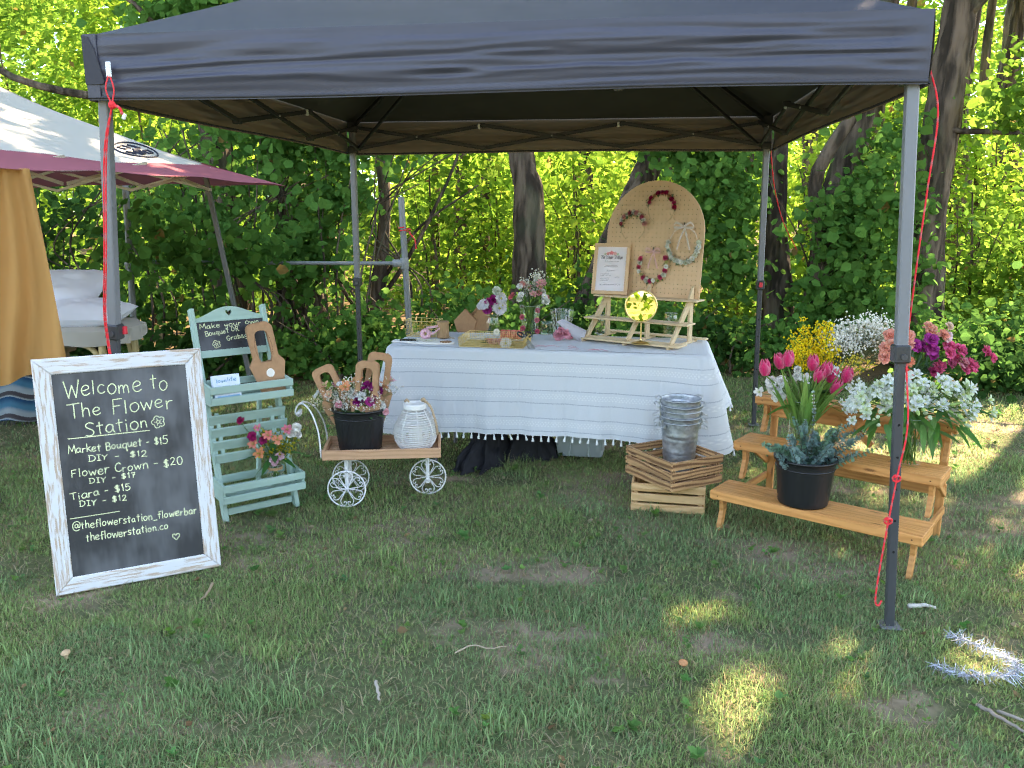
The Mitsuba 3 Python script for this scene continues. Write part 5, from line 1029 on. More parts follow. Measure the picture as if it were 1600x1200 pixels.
def cart_filler(t, g):
    o = A3(bx, by, bz + .10)
    for dx, dz, fn, c, r in ((-.02, .215, carnation, WH, .030), (-.055, .25, alstro, OR, .032), (.125, .15, carnation, WH, .026), (.15, .12, carnation, (.76, .46, .50), .018), (-.10, .16, carnation, PK, .02)):
        p = o + A3(dx, -.045, dz); bloom(t, fn, p, A3(dx * 2, -.8, .5), r, c); stem(g, [o, (o + p) / 2, p])
    for k in range(3): plume(g, o, o + A3(-.07 + .03 * k, .02, .29), 40, .006, (.42, .50, .04))
    for k in range(26): a = R_.uniform(0, 6.3); blade(g, o + A3(.05 * math.cos(a), -.03 + .03 * math.sin(a), .10), A3(math.cos(a), -.3 + .6 * math.sin(a), R_.uniform(.1, 1)), R_.uniform(.08, .15), .03, (.09, .19, .07), .3)
    for k in range(4): gyp(g, o, o + A3(R_.uniform(-.15, .14), -.06, R_.uniform(.13, .2)), 26, .026, .0048)
bunch('mixed_flowers', 'loose white, pink and orange flowers between the wrapped bouquets in the black bucket', 'flowers', cart_filler)
# lantern: woven from white cane
lx_, ly_, lz_ = cp(.480, .140, Z0 + .014)
lan = thing('wicker_lantern', 'white woven lantern with a rope handle on the right end of the cart', 'lantern'); LMt = mat(None, (lx_, ly_, lz_))
def lr(z): return np.interp(z, [0, .02, .05, .09, .13, .17, .20, .225, .245], [.072, .090, .107, .116, .110, .091, .071, .058, .056])
a = np.linspace(0, 2 * PI, 64, endpoint=False)
for z in np.arange(.008, .218, .0112):
    b = MB(LMt); r = lr(z) + .0010 * np.cos(a * 8 + (PI if int(round(z / .0112)) % 2 else 0)); b.tube(np.stack([r * np.cos(a), r * np.sin(a), a * 0 + z], 1), .0037, 6, jit((.66, .65, .63), .03), closed=True); part(lan, 'cane_ring', b, 'mat_matte', True)
for k in range(8):
    q = k * PI / 4 + .25; b = MB(LMt)
    for o in (-.014, .014): z = np.linspace(.004, .225, 14); b.tube(np.stack([lr(z) * np.cos(q + o), lr(z) * np.sin(q + o), z], 1), .0021, 5, (.68, .67, .65))
    part(lan, 'upright', b, 'mat_matte', True)
b = MB(LMt); b.lathe([(.055, .222), (.061, .225), (.061, .248), (.056, .252), (.052, .248), (.052, .224)], 40, (.75, .74, .72)); part(lan, 'neck_band', b, 'mat_matte', True)
b = MB(LMt); b.lathe([(0, .004), (.07, .004)], 30, (.7, .69, .66)); part(lan, 'base', b, 'mat_matte')
b = MB(LMt); b.lathe([(0, .006), (.036, .006), (.036, .12), (.033, .12), (.033, .02), (0, .02)], 28, (.72, .68, .60)); single('candle', 'pale candle inside the white woven lantern', 'candle', MB(LMt).lathe([(0, .006), (.036, .006), (.036, .12), (0, .117)], 28, (.72, .68, .60)), 'mat_matte')
b = MB(LMt); P = curve([(-.045, -.02, .262), (-.055, .0, .272), (-.04, .05, .262), (.0, .075, .24), (.05, .045, .262), (.075, .0, .255), (.10, -.02, .18), (.118, -.03, .10), (.112, -.03, .07)], 60); P2 = curve([(.045, -.02, .268), (.06, -.01, .262), (.085, -.015, .235), (.108, -.025, .17), (.120, -.03, .11), (.118, -.03, .085)], 40)
rope_mesh(b, P2, .0062, 60, (.46, .33, .20)); rope_mesh(b, curve([(-.05, -.01, .262), (-.04, -.02, .274), (-.03, -.01, .262)], 10), .0062, 14, (.46, .33, .20)); rope_mesh(b, [(.04, -.025, .27), (.05, -.03, .282), (.062, -.025, .262)], .008, 14, (.46, .33, .20)); part(lan, 'rope_handle', b, 'mat_matte', True)

# ------------------------------------------------------------------ table and cloth
TBW, TBD, TZ = 1.86, .62, .743
TB_ = place(-.735, 4.895, 0, -.194)
def tp(x, y, z=0.0): return (TB_ @ np.array([x, y, TZ + z, 1]))[:3]
tab = thing('folding_table', 'folding table hidden under the striped white cloth', 'table')
b = MB(TB_); b.box((TBW - .02, TBD - .02, .035), (TBW / 2, TBD / 2, TZ - .024), None, .008, 0, (.55, .54, .52)); part(tab, 'tabletop', b, 'mat_matte')
for x in (.25, TBW - .25):
    for y in (.07, TBD - .07): b = MB(TB_); b.tube([(x, y, 0), (x, y, TZ - .04)], .014, 10, (.16, .16, .17)); part(tab, 'leg', b, 'mat_satin', True)
    b = MB(TB_); b.tube([(x, .07, .12), (x, TBD - .07, .12)], .011, 8, (.16, .16, .17)); part(tab, 'leg_brace', b, 'mat_satin', True)
def cloth_c(p, n, uv):
    v, u = uv.y, uv.x
    c = mi.Color3f(.68, .70, .735); w = fbm(u * 300, v * 300, 1.0, 2)
    c = mix(c * 0.94, c, w)
    for k in range(3):
        o = 0.070 + 0.163 * k
        for e_ in (0.0, 0.076):
            d = dr.abs(v - (o + e_)); c = mix(c, (.34, .37, .43), (1 - smoothstep(.0015, .0040, d)) * .62)
        d = dr.abs(v - (o + .034)); z = dr.abs(dr.abs(u * 26 - dr.floor(u * 26) - .5) - .25) * .05
        c = mix(c, (.78, .79, .80), (1 - smoothstep(.011, .016, d)) * smoothstep(.004, .010, dr.abs(d - z + 0.001) + .002 * w))
    return c
scene['mat_cloth'] = {'type': 'principledthin', 'base_color': mikit.proc(cloth_c), 'roughness': 0.8, 'diff_trans': .3, 'spec_trans': 0.0, 'eta': 1.3}
cloth = thing('tablecloth', 'white tablecloth with grey woven stripes and tassels over the table', 'tablecloth')
# perimeter of the top with rounded corners, starting at the back left
def perim(n, rc=.035):
    c = [(0, TBD), (0, 0), (TBW, 0), (TBW, TBD)]; seg = []
    for k in range(4):
        p0, p1, p2 = np.array(c[k - 1], float), np.array(c[k], float), np.array(c[(k + 1) % 4], float); a, b_ = p1 + unit(p0 - p1) * rc, p1 + unit(p2 - p1) * rc; o = a + b_ - p1
        for q in np.linspace(0, 1, 6): d = unit((a - o) * (1 - q) + (b_ - o) * q); seg.append(o + d * rc)
    L = np.vstack([np.array(seg), seg[0]]); s = np.r_[0, np.cumsum(np.linalg.norm(np.diff(L, axis=0), axis=1))]
    t = np.linspace(0, s[-1], n, endpoint=False); return np.stack([np.interp(t, s, L[:, 0]), np.interp(t, s, L[:, 1])], 1), t, s[-1]
N = 420; PP, tt, PL = perim(N)
nrm2 = np.roll(PP, -1, 0) - np.roll(PP, 1, 0); nrm2 = np.stack([nrm2[:, 1], -nrm2[:, 0]], 1); nrm2 /= np.linalg.norm(nrm2, axis=1, keepdims=True); ctr2 = np.array([TBW / 2, TBD / 2]); sg = np.sign(((PP - ctr2) * nrm2).sum(1)); nrm2 *= sg[:, None]
corner = np.exp(-(np.minimum.reduce([np.linalg.norm(PP - c, axis=1) for c in ((0, 0), (TBW, 0), (0, TBD), (TBW, TBD))]) / .13) ** 2)
fl, fr_, bl_ = [np.exp(-(np.linalg.norm(PP - c, axis=1) / .16) ** 2) for c in ((0, 0), (TBW, 0), (0, TBD))]
side_r = np.clip((PP[:, 0] - TBW + .02) / .02, 0, 1) * np.clip(PP[:, 1] / TBD, 0, 1)
drop = .500 - .135 * side_r + .03 * fr_ + .01 * np.sin(tt * 3.0)
rows = 46; G = np.zeros((rows + 2, N, 3)); UV = np.zeros((rows + 2, N, 2))
fo = meshkit.fbm(np.stack([tt * 1.6, tt * 0, tt * 0 + 2], 1), 3, 4) - .5
for j in range(rows + 2):
    if j < 2: k = (0.0, .985)[j]; G[j, :, :2] = ctr2 + (PP - ctr2) * k; G[j, :, 2] = TZ + .003; UV[j] = np.stack([tt, tt * 0 - .06], 1); continue
    q = (j - 2) / (rows - 1); d = q * drop; rr = np.minimum(d, .02)
    flare = .012 + .055 * q + (.07 * fl + .085 * fr_ + .05 * bl_) * q ** .8 + side_r * .10 * q + .05 * fo * q + (.010 * np.sin(tt * 21 + 2 * fo) + .006 * np.sin(tt * 47)) * q * (1 - .3 * corner)
    sag = .006 * np.sin(tt * 6 + q * 9) * q
    G[j, :, :2] = PP + nrm2 * (np.sqrt(np.maximum(0, .02 ** 2 - (.02 - rr) ** 2)) * .6 + flare)[:, None]; G[j, :, 2] = TZ + .003 - d + sag * .3; UV[j] = np.stack([tt, d * .5 / drop * 1.0], 1)
mbc = MB(TB_); mbc.grid(G[1:], UV[1:], wrap=True)
n_, m_ = 60, 24; uu, vv = np.meshgrid(np.linspace(.0, 1, n_), np.linspace(0, 1, m_), indexing='ij')
mbc.grid(np.stack([.012 + uu * (TBW - .024), .012 + vv * (TBD - .024), TZ + .0035 + .0025 * (meshkit.fbm(np.stack([uu * 8, vv * 4, uu * 0], -1), 3, 2) - .5)], -1), np.stack([uu * 2, vv * 0 - .06], -1))
part(cloth, 'cloth', mbc, 'mat_cloth', True)
hem = G[-1]; last = -9
for i in range(N):
    vis = (PP[i, 1] < .3 and PP[i, 0] < TBW) or PP[i, 0] > TBW - .04
    if tt[i] - last < .037 or not vis: continue
    last = tt[i]; b = MB(TB_); p = hem[i]; a_ = R_.normal(0, .12); M = mat(ry(a_) @ rx(R_.normal(0, .1)), p)
    b.lathe([(.0025, .004), (.004, -.003), (.0048, -.007), (.0032, -.0105), (.0058, -.016), (.0085, -.034), (0, -.0345)], 8, (.70, .71, .72), M=M); part(cloth, 'tassel', b, 'mat_matte', True)
# under the table
def heap(label, name, cx, cy, pts, h, seed, cat):
    n, m = 56, 26; P = np.zeros((m, n, 3)); P0 = curve(pts, n, True)
    for j in range(m):
        q = j / (m - 1); k = 1 - .8 * q ** .8; th = np.arange(n) / n * 2 * PI; P[j, :, :2] = V(cx, cy) + (P0[:, :2] - V(cx, cy)) * (k * (1 + .10 * np.sin(th * 9 + seed) * (1 - q) + .05 * np.sin(th * 17 + q * 3)))[:, None]; P[j, :, 2] = h * q
    w = meshkit.fbm(P * 9, 4, seed) - .5; P += w[..., None] * (P - V(cx, cy, 0)) * .55; P[..., 2] = np.maximum(P[..., 2], .002)
    return single(name, label, cat, MB().grid(P, col=(.016, .016, .02), wrap=True), 'mat_matte', True)
heap('black cloth bag slumped on the grass under the front of the table', 'cloth_bag', -.09, 5.06, [(-.36, 4.70), (-.20, 4.72), (-.05, 4.83), (.0, 5.1), (-.12, 5.2), (-.24, 5.05)], .42, 3, 'bag')
heap('second low black bag lying under the middle of the table', 'cloth_bag', .13, 5.12, [(-.08, 4.93), (.16, 4.92), (.31, 5.02), (.28, 5.2), (.05, 5.28)], .34, 5, 'bag')
bn = thing('storage_bin', 'clear plastic storage bin under the table', 'storage bin'); M = place(.45, 5.14, 0, -.19)
b = MB(M); out = shapely.box(-.14, -.10, .14, .10).buffer(.02)
pts = np.array(out.exterior.coords)[:-1]; G2 = np.stack([np.c_[pts * s, np.full(len(pts), z)] for s, z in ((.86, .004), (.9, .01), (.97, .13), (1.0, .15), (1.05, .152), (1.05, .165))]); b.grid(G2, col=(.50, .54, .56), wrap=True); b.add(G2[0], [[0, i, i + 1] for i in range(1, len(pts) - 1)], None, (.5, .54, .56)); part(bn, 'tub', b, 'mat_petal', True)
b = MB(M)
for x in (-.06, .06): b.box((.010, .006, .13), (x, -.119, .075), None, .002, 2, (.45, .5, .52))
part(bn, 'rib', b, 'mat_satin', kind='stuff')
vase('glass_jar', 'empty glass jar standing on the grass under the left part of the table', -.245, 5.26, 0, [(0, .004), (.05, .004), (.058, .02), (.058, .14), (.045, .16), (.046, .18)], 'jar')
# ------------------------------------------------------------------ things on the table
GOLD, TOPZ = (.80, .62, .26), .0065 + TZ - .0
def on(x, y, yaw=-.194): return place(x, y, TZ + .006, yaw)
def wire_basket(name, label, M, L, D, H, nx, ny, nz, flare=.0, open_front=0.0, r=.0013):
    t = thing(name, label, 'wire basket'); sides = {'front_grid': MB(M), 'back_grid': MB(M), 'left_grid': MB(M), 'right_grid': MB(M), 'floor_grid': MB(M)}; rim = MB(M)
    cx = lambda u, z: (u - .5) * (L + flare * 2 * z / H); cy = lambda v, z: (v - .5) * (D + flare * 2 * z / H)
    for k in range(nz + 1):
        z = H * k / nz; rr = r * (1.8 if k in (0, nz) else 1)
        for nme, p, q in (('front_grid', (0, 0), (1, 0)), ('right_grid', (1, 0), (1, 1)), ('back_grid', (1, 1), (0, 1)), ('left_grid', (0, 1), (0, 0))): sides[nme].tube([(cx(p[0], z), cy(p[1], z), z), (cx(q[0], z), cy(q[1], z), z)], rr, 5, GOLD)
    for i in range(nx + 1):
        u = i / nx
        for v, nme in ((0, 'front_grid'), (1, 'back_grid')): sides[nme].tube([(cx(u, 0), cy(v, 0), 0), (cx(u, H), cy(v, H), H)], r, 5, GOLD)
        sides['floor_grid'].tube([(cx(u, 0), cy(0, 0), .001), (cx(u, 0), cy(1, 0), .001)], r, 5, GOLD)
    for i in range(ny + 1):
        v = i / ny
        for u, nme in ((0, 'left_grid'), (1, 'right_grid')): sides[nme].tube([(cx(u, 0), cy(v, 0), 0), (cx(u, H), cy(v, H), H)], r, 5, GOLD)
        sides['floor_grid'].tube([(cx(0, 0), cy(v, 0), .001), (cx(1, 0), cy(v, 0), .001)], r, 5, GOLD)
    for nme, b in sides.items(): part(t, nme, b, 'mat_metal', True, kind='stuff')
    return t
wire_basket('wire_basket', 'small gold wire basket at the left end of the table', on(-.575, 5.30), .19, .14, .10, 6, 5, 4, .012)
def gold_bits(t, g):
    for k in range(7): p = A3(-.575 + R_.uniform(-.07, .07), 5.30 + R_.uniform(-.05, .05), TZ + R_.uniform(.02, .10)); plume(g, p - A3(0, 0, .02), p + A3(0, -.01, .03), 12, .005, (.62, .52, .10))
bunch('flower_scraps', 'dried yellow flower scraps in the small gold basket', 'flowers', gold_bits)
t = thing('ribbon_spool', 'pink ribbon spool with a loose loop beside the small gold basket', 'ribbon'); M = on(-.545, 5.14)
b = MB(M @ mat(rx(1.25), (0, 0, .030))); b.lathe([(.012, -.012), (.034, -.012), (.034, .012), (.012, .012), (.012, -.012)], 28, (.74, .42, .48)); part(t, 'spool', b, 'mat_satin', True)
b = MB(M); P = curve([(.02, -.02, .05), (.05, -.03, .03), (.08, -.02, .05), (.10, .02, .075), (.06, .0, .07), (.0, .01, .06)], 40); b.grid(np.stack([P, P + A3(0, .004, .014)], 1), col=(.78, .50, .54)); part(t, 'loose_ribbon', b, 'mat_petal', True)
t = thing('hair_comb_tray', 'oval wooden palette with small daisies and dark bits near the left front table edge', 'palette'); M = on(-.50, 4.955)
b = MB(M); a = np.linspace(0, 2 * PI, 40); b.prism(Polygon(np.stack([.155 * np.cos(a), .05 * np.sin(a)], 1)), .010, (.72, .70, .66)); part(t, 'board', b, 'mat_matte')
for k in range(9): b = MB(M); daisy(b, A3(-.085 + k * .017, R_.uniform(-.02, .02), .020), A3(R_.normal(0, .2), -.4, 1), .012, (.74, .72, .60), (.6, .5, .1), 9); part(t, 'daisy', b, 'mat_petal')
b = MB(M); b.prism(affinity.translate(Polygon(np.stack([.035 * np.cos(a), .034 * np.sin(a)], 1)), .10, 0), .004, (.30, .16, .08), M=mat(None, (0, 0, .010))); part(t, 'brown_disc', b, 'mat_matte')
t = thing('white_tray', 'thin white tray with a rose gold phone at the front left table corner', 'tray'); M = on(-.665, 5.00)
b = MB(M); b.box((.14, .075, .012), (0, 0, .006), None, .005, 0, (.74, .73, .72)); part(t, 'tray', b, 'mat_satin'); b = MB(M); b.box((.10, .04, .008), (.03, -.01, .017), rz(.2), .003, 0, (.02, .02, .022)); part(t, 'dark_strip', b, 'mat_satin')
t = thing('twine_roll', 'brown roll of natural twine standing on the table', 'twine'); M = on(-.437, 5.16)
prof = [(.012, .0)] + [(.037 + .0025 * (k % 2), .003 + k * .0042) for k in range(26)] + [(.012, .113), (.012, .08)]
part(t, 'coil', MB(M).lathe(prof, 28, (.36, .23, .12)), 'mat_matte', True); b = MB(M); b.tube(curve([(.037, -.01, .03), (.055, -.03, .012), (.08, -.02, .004)], 10), .0022, 5, (.40, .27, .15)); part(t, 'loose_end', b, 'mat_matte', True)
# kraft flower boxes
hexa = [(-.050, 0), (.050, 0), (.072, .075), (.0, .150), (-.072, .075)]
for nm, x, y, yw, sc in (('kraft paper five sided flower box standing on the table', -.315, 5.40, -.1, 1.0), ('second kraft flower box, in shade behind the first one', -.195, 5.48, .55, 1.05)):
    t = thing('kraft_box', nm, 'paper box'); M = on(x, y, yw) @ np.array([[sc, 0, 0, 0], [0, 0, -sc, .03], [0, sc, 0, 0], [0, 0, 0, 1.0]])
    b = MB(M); b.prism(Polygon(hexa).buffer(.003), .003); part(t, 'front_panel', b, 'mat_kraft'); b = MB(M @ mat(rx(.12), (0, 0, -.058))); b.prism(Polygon(hexa).buffer(.003), .003); part(t, 'back_panel', b, 'mat_kraft')
    b = MB(M)
    for p, q in ((hexa[0], hexa[1]), (hexa[1], hexa[2]), (hexa[4], hexa[0])): b.add([(*p, 0), (*q, 0), (*q, -.056), (*p, -.056)], [[0, 1, 2, 3]])
    part(t, 'side_panel', b, 'mat_kraft')
# jar of daisies
x, y = -.125, 5.33
vase('mason_jar', 'glass jar of white daisies in the middle of the table', x, y, TZ + .006, [(0, .003), (.040, .003), (.046, .014), (.046, .085), (.036, .105), (.038, .125)], 'jar', (.044, .07))
def daisies(t, g):
    o = A3(x, y, TZ + .03)
    for dx, dz, r, fn, c in ((-.055, .175, .040, daisy, (.72, .70, .74)), (.045, .150, .052, daisy, (.76, .74, .76)), (.055, .215, .042, daisy, (.76, .75, .77)), (.030, .265, .030, carnation, (.72, .76, .66)), (-.035, .145, .030, carnation, (.40, .05, .26)), (-.03, .195, .026, carnation, (.45, .06, .28)), (.005, .205, .034, carnation, (.38, .03, .22)), (.065, .17, .03, daisy, (.74, .72, .75)), (-.075, .165, .03, daisy, (.70, .66, .72))):
        p = o + A3(dx, -.04, dz); bloom(t, fn, p, A3(dx * 4, -1, .45), r, c); stem(g, [o + R_.normal(0, .008, 3), o + A3(dx * .2, 0, .09), p + A3(0, .012, -.01)])
    for d in (A3(-.5, -.2, .9), A3(-.2, -.3, 1), A3(.8, -.1, 1), A3(1, -.2, .7), A3(.4, 0, 1), A3(1, -.3, -.2)): blade(g, o + A3(0, 0, .14), d, R_.uniform(.12, .17), .02, (.13, .22, .09), .15)
bunch('daisy_bouquet', 'white daisies and purple carnations in the jar in the middle of the table', 'bouquet', daisies)
# gold tray basket with a rose headband
wire_basket('wire_tray', 'long low gold wire tray at the front of the table', on(-.10, 4.93), .385, .27, .055, 34, 22, 5, .006, r=.0010)
def arc_band(R, z=0., n=36, a0=-.25, a1=PI + .25): a = np.linspace(a0, a1, n); return np.stack([R * np.cos(a), R * 1.05 * np.sin(a), a * 0 + z], 1)
t = thing('flower_headband', 'headband with pink roses and a white daisy lying in the gold wire tray', 'headband'); M = on(-.08, 4.87) @ mat(rx(.25), (0, 0, .012))
b = MB(M); b.tube(curve([(-.09, .06, 0), (-.05, -.01, .012), (.02, -.03, .014), (.09, .03, 0)], 30), .003, 6, (.25, .30, .12)); part(t, 'band', b, 'mat_matte', True)
for p, fn, r, c in (((-.045, -.015, .022), rose, .020, (.72, .33, .34)), ((-.015, -.03, .026), rose, .020, (.76, .45, .42)), ((.020, -.035, .03), rose, .024, (.74, .38, .44)), ((.055, -.05, .022), daisy, .040, (.78, .76, .74)), ((-.07, .01, .016), rose, .015, (.65, .30, .28))): b = MB(M); fn(b, A3(*p), A3(R_.normal(0, .2), -.7, .7), r, c); part(t, 'flower', b, 'mat_petal')
b = MB(M)
for k in range(16): blade(b, A3(R_.uniform(-.09, .06), R_.uniform(-.03, .03), .012), A3(R_.normal(), -.5, .6), .035, .014, (.10, .17, .08), .3)
part(t, 'leaves', b, 'mat_leaf', kind='stuff')
t = thing('coral_roll', 'coral red roll of ribbon lying behind the gold wire tray', 'ribbon'); M = on(.0, 5.12)
for k in range(4): b = MB(M @ mat(ry(PI / 2), (-.055 + k * .033, 0, .030))); b.lathe([(.008, -.0145), (.028, -.0145), (.030, 0), (.028, .0145), (.008, .0145)], 24, (.70, .17, .12)); part(t, 'loop', b, 'mat_satin', True)
t = thing('round_tag', 'small round white tag standing on the edge of the gold wire tray', 'tag'); b = MB(on(-.095, 5.03) @ np.array([[1, 0, 0, 0], [0, 0, -1, 0], [0, 1, 0, .06], [0, 0, 0, 1.0]])); b.prism(Point(0, 0).buffer(.019, 12), .004, (.70, .67, .55)); part(t, 'disc', b, 'mat_matte'); b = MB(on(-.095, 5.026) @ np.array([[1, 0, 0, 0], [0, 0, -1, 0], [0, 1, 0, .06], [0, 0, 0, 1.0]])); b.prism(Point(0, 0).buffer(.008, 10), .006, (.55, .50, .36)); part(t, 'centre', b, 'mat_matte')
# scissors: two blades and black handles, leaning on the tray
t = thing('scissors', 'open black handled scissors leaning on the right end of the gold wire tray', 'scissors')
o, d1 = tp(.80, .18, .045), tp(.86, .03, .006); u = d1 - o
for k, s in enumerate((-.10, .10)):
    dd = unit(u @ rz(s).T); b = MB(); b.bar(o + dd * .02, o + dd * .17, .014, .003, bevel=.0008, col=(.62, .64, .66)); part(t, 'blade', b, 'mat_metal')
    b = MB(); e_ = o + dd * .0; s2 = unit(np.cross(dd, [0, 0, 1])) * (-.02 if s < 0 else .02); a = np.linspace(0, 2 * PI, 24, endpoint=False)
    b.tube(o + s2 - dd * .045 + np.outer(np.cos(a), dd) * .040 + np.outer(np.sin(a), unit(s2)) * .017 + [0, 0, .004], .0052, 8, (.012, .012, .014), closed=True); b.bar(o - dd * .012, o + dd * .035, .013, .009, bevel=.003, col=(.012, .012, .014)); part(t, 'handle', b, 'mat_satin', True)
# vase of white and pink flowers
x2, y2 = .112, 5.12
vase('glass_vase', 'glass vase of white and pink flowers standing left of the clear cup on the table', x2, y2, TZ + .006, [(0, .006), (.045, .006), (.050, .02), (.058, .12), (.066, .215)], 'vase', (.054, .12))
def whitepink(t, g):
    o = A3(x2, y2, TZ + .03)
    for k in range(24):
        dx, dz = R_.uniform(-.07, .11), R_.uniform(.21, .345); p = o + A3(dx, R_.uniform(-.06, .04), dz); fn, c, r = [(carnation, (.74, .74, .68), .026), (daisy, (.76, .76, .74), .024), (carnation, (.72, .38, .36), .020), (alstro, (.70, .36, .38), .024), (carnation, (.74, .73, .64), .021)][k % 5]
        bloom(t, fn, p, A3(dx * 4, -.8, .7), r, c); stem(g, [o + R_.normal(0, .014, 3), o + A3(dx * .3, 0, .17), p + A3(0, .01, -.015)])
    for dx, dz in ((-.11, .26), (-.125, .245)): p = o + A3(dx, -.03, dz); bloom(t, carnation, p, A3(-1, -.4, .6), .017, (.66, .20, .22)); stem(g, [o, o + A3(-.02, 0, .17), p])
    for sx, zz in ((-.068, .12), (-.062, .05), (.06, .10), (.066, .16), (.062, .03)): bloom(t, carnation, o + A3(sx * .75, -.025, zz), A3(sx * 10, -1, .3), .017, (.60, .16, .24)); 
    for k in range(6): gyp(g, o + A3(0, 0, .15), o + A3(R_.uniform(-.06, .13), 0, R_.uniform(.28, .39)), 26, .02, .0055)
    for k in range(9): a = R_.uniform(0, 6.3); blade(g, o + A3(0, 0, .18), A3(math.cos(a), -.3 + .5 * math.sin(a), R_.uniform(.4, 1.3)), R_.uniform(.10, .17), .018, (.13, .22, .09), .2)
    for k in range(9): g.tube([o + A3(R_.uniform(-.025, .025), R_.uniform(-.02, .02), -.015), o + A3(R_.uniform(-.04, .04), R_.uniform(-.03, .03), .19)], .002, 4, jit(STEMG))
bunch('vase_bouquet', 'white carnations and pink alstroemeria in the glass vase on the table', 'bouquet', whitepink)
vase('dark_glass_jar', 'short glass jar between the flower vase and the clear cup', .225, 5.31, TZ + .006, [(0, .003), (.036, .003), (.040, .012), (.040, .075), (.034, .085)], 'jar')
t = vase('clear_cup', 'tall clear plastic cup holding a pale paper cone on the table', .315, 5.16, TZ + .006, [(0, .004), (.046, .004), (.050, .01), (.075, .18)], 'cup')
b = MB(mat(None, (.315, 5.10, TZ + .006))); P = np.zeros((12, 14, 3))
for i in range(12):
    for j in range(14): q = i / 11; a = (j / 13 - .5) * 2.4; P[i, j] = A3(-.02 + .15 * q, -.02, .125 - .105 * q) + A3(.02 * math.sin(a), -.045 * (q * .8 + .2) * math.cos(a), .05 * (q * .7 + .2) * math.sin(a))
b.grid(P, col=(.60, .58, .66)); single('paper_cone', 'pale lilac paper cone lying across the front of the clear cup', 'paper', b, 'mat_petal', True)
def pinks(t, g):
    for dx, dy, dz, r in ((-.025, -.105, .045, .034), (.018, -.10, .052, .032), (.045, -.08, .035, .026), (-.01, -.085, .07, .022)):
        bloom(t, carnation, A3(.315 + dx, 5.16 + dy, TZ + dz), A3(dx * 3, -.9, .5), r, (.74, .36, .44)); stem(g, [A3(.315 + dx, 5.17 + dy, TZ + dz), A3(.37, 5.12, TZ + .04), A3(.40, 5.12, TZ + .02)])
bunch('pink_carnations', 'pale pink carnations lying at the foot of the clear cup', 'flowers', pinks)
t = thing('ribbon_snippets', 'pink ribbon ends and clips lying in front of the plywood riser', 'ribbon')
for k in range(9):
    p = tp(.87 + .05 * k + R_.uniform(-.02, .02), .10 + R_.uniform(-.05, .04) - .004 * k, .0055); a = R_.uniform(-.6, .6); b = MB(); d = A3(math.cos(a), math.sin(a), 0) * R_.uniform(.02, .05)
    P = curve([p - d, p + A3(0, .006, .006), p + d], 10); b.grid(np.stack([P, P + A3(-.002, .008, .002)], 1), col=jit((.72, .42, .46) if k % 3 else (.66, .60, .62), .08)); part(t, 'snippet', b, 'mat_petal', True)
# plywood riser with the pegboard
yr = -.62; RM = place(.392, 5.065, TZ + .006, yr); RW = .68
ris = thing('plywood_riser', 'three tier plywood display riser on the right half of the table', 'display riser')
tiers = [(.0, .018, .13), (.115, .132, .125), (.235, .262, .13)]
for (y, z, d) in tiers: b = MB(RM); b.box((RW + .02, d, .010), (RW / 2, y + d / 2, z), None, .002, 0); part(ris, 'tier', b, 'mat_ply')
side = Polygon([(0, 0), (.05, 0), (.335, .258), (.26, .258)]).union(shapely.box(.285, 0, .335, .258)).union(shapely.box(-.005, 0, .42, .013)).union(Polygon([(.26, .258), (.335, .258), (.335, .345), (.325, .345)]))
side = side.difference(shapely.box(.115, .124, .24, .140)).difference(shapely.box(.235, .254, .322, .270)).difference(shapely.box(.012, .010, .13, .026))
YZ = np.array([[0, 0, 1, 0], [1, 0, 0, 0], [0, 1, 0, 0], [0, 0, 0, 1.0]])
for x in (.05, RW / 2 - .006, RW - .062): b = MB(RM @ mat(None, (x, 0, 0)) @ YZ); b.prism(side, .012); part(ris, 'side_frame', b, 'mat_ply')
b = MB(RM); b.box((RW + .04, .05, .010), (RW / 2, .40, .020), None, .002, 0); part(ris, 'base_rail', b, 'mat_ply')
PGM = RM @ mat(rx(-.10), (0, .350, .262)) @ np.array([[1, 0, 0, 0], [0, 0, -1, 0], [0, 1, 0, 0], [0, 0, 0, 1.0]])
pg = thing('pegboard', 'arched wooden pegboard standing on the top tier of the riser', 'pegboard')
PW, PH_ = .66, .715
a = np.linspace(0, PI, 40); out = Polygon([(0, 0), (PW, 0)] + list(np.stack([PW / 2 + PW / 2 * np.cos(a), PH_ - PW * .49 + PW * .49 * np.sin(a)], 1)))
holes = [Point(xx, yy).buffer(.0034, 2) for xx in np.arange(.035, PW - .02, .0282) for yy in np.arange(.03, PH_ - .02, .0282) if out.buffer(-.022).contains(Point(xx, yy))]
b = MB(PGM); b.prism(out.difference(shapely.union_all(holes)), .006); 
def peg_c(p, n, uv): return mix((.70, .48, .29), (.64, .43, .25), fbm(p.x * 40, p.y * 40, p.z * 40, 3))
scene['mat_peg'] = two({'type': 'principled', 'base_color': mikit.proc(peg_c), 'roughness': .6, 'specular': .3})
part(pg, 'board', b, 'mat_peg'); b = MB(PGM); b.prism(affinity.scale(out, 1, 1).buffer(-.004), .002, (.10, .065, .04), M=mat(None, (0, 0, -.012))); part(pg, 'backing', b, 'mat_matte')
def pp(u, v, w=.0): return (PGM @ np.array([u * PW, v * PH_, .006 + w, 1]))[:3]
pn = unit(PGM[:3, 2]); px_, py_ = unit(PGM[:3, 0]), unit(PGM[:3, 1])
def peg_hook(label, u, v):
    t = thing('peg_hook', label, 'hook'); b = MB(); o = pp(u, v); b.tube(curve([o - pn * .01, o + pn * .02, o + pn * .028 + py_ * .012, o + pn * .026 + py_ * .03], 14), .0035, 7, (.02, .02, .022)); b.tube([o - px_ * .008 + pn * .002, o + px_ * .008 + pn * .002], .004, 6, (.02, .02, .022)); part(t, 'wire', b, 'mat_satin', True)
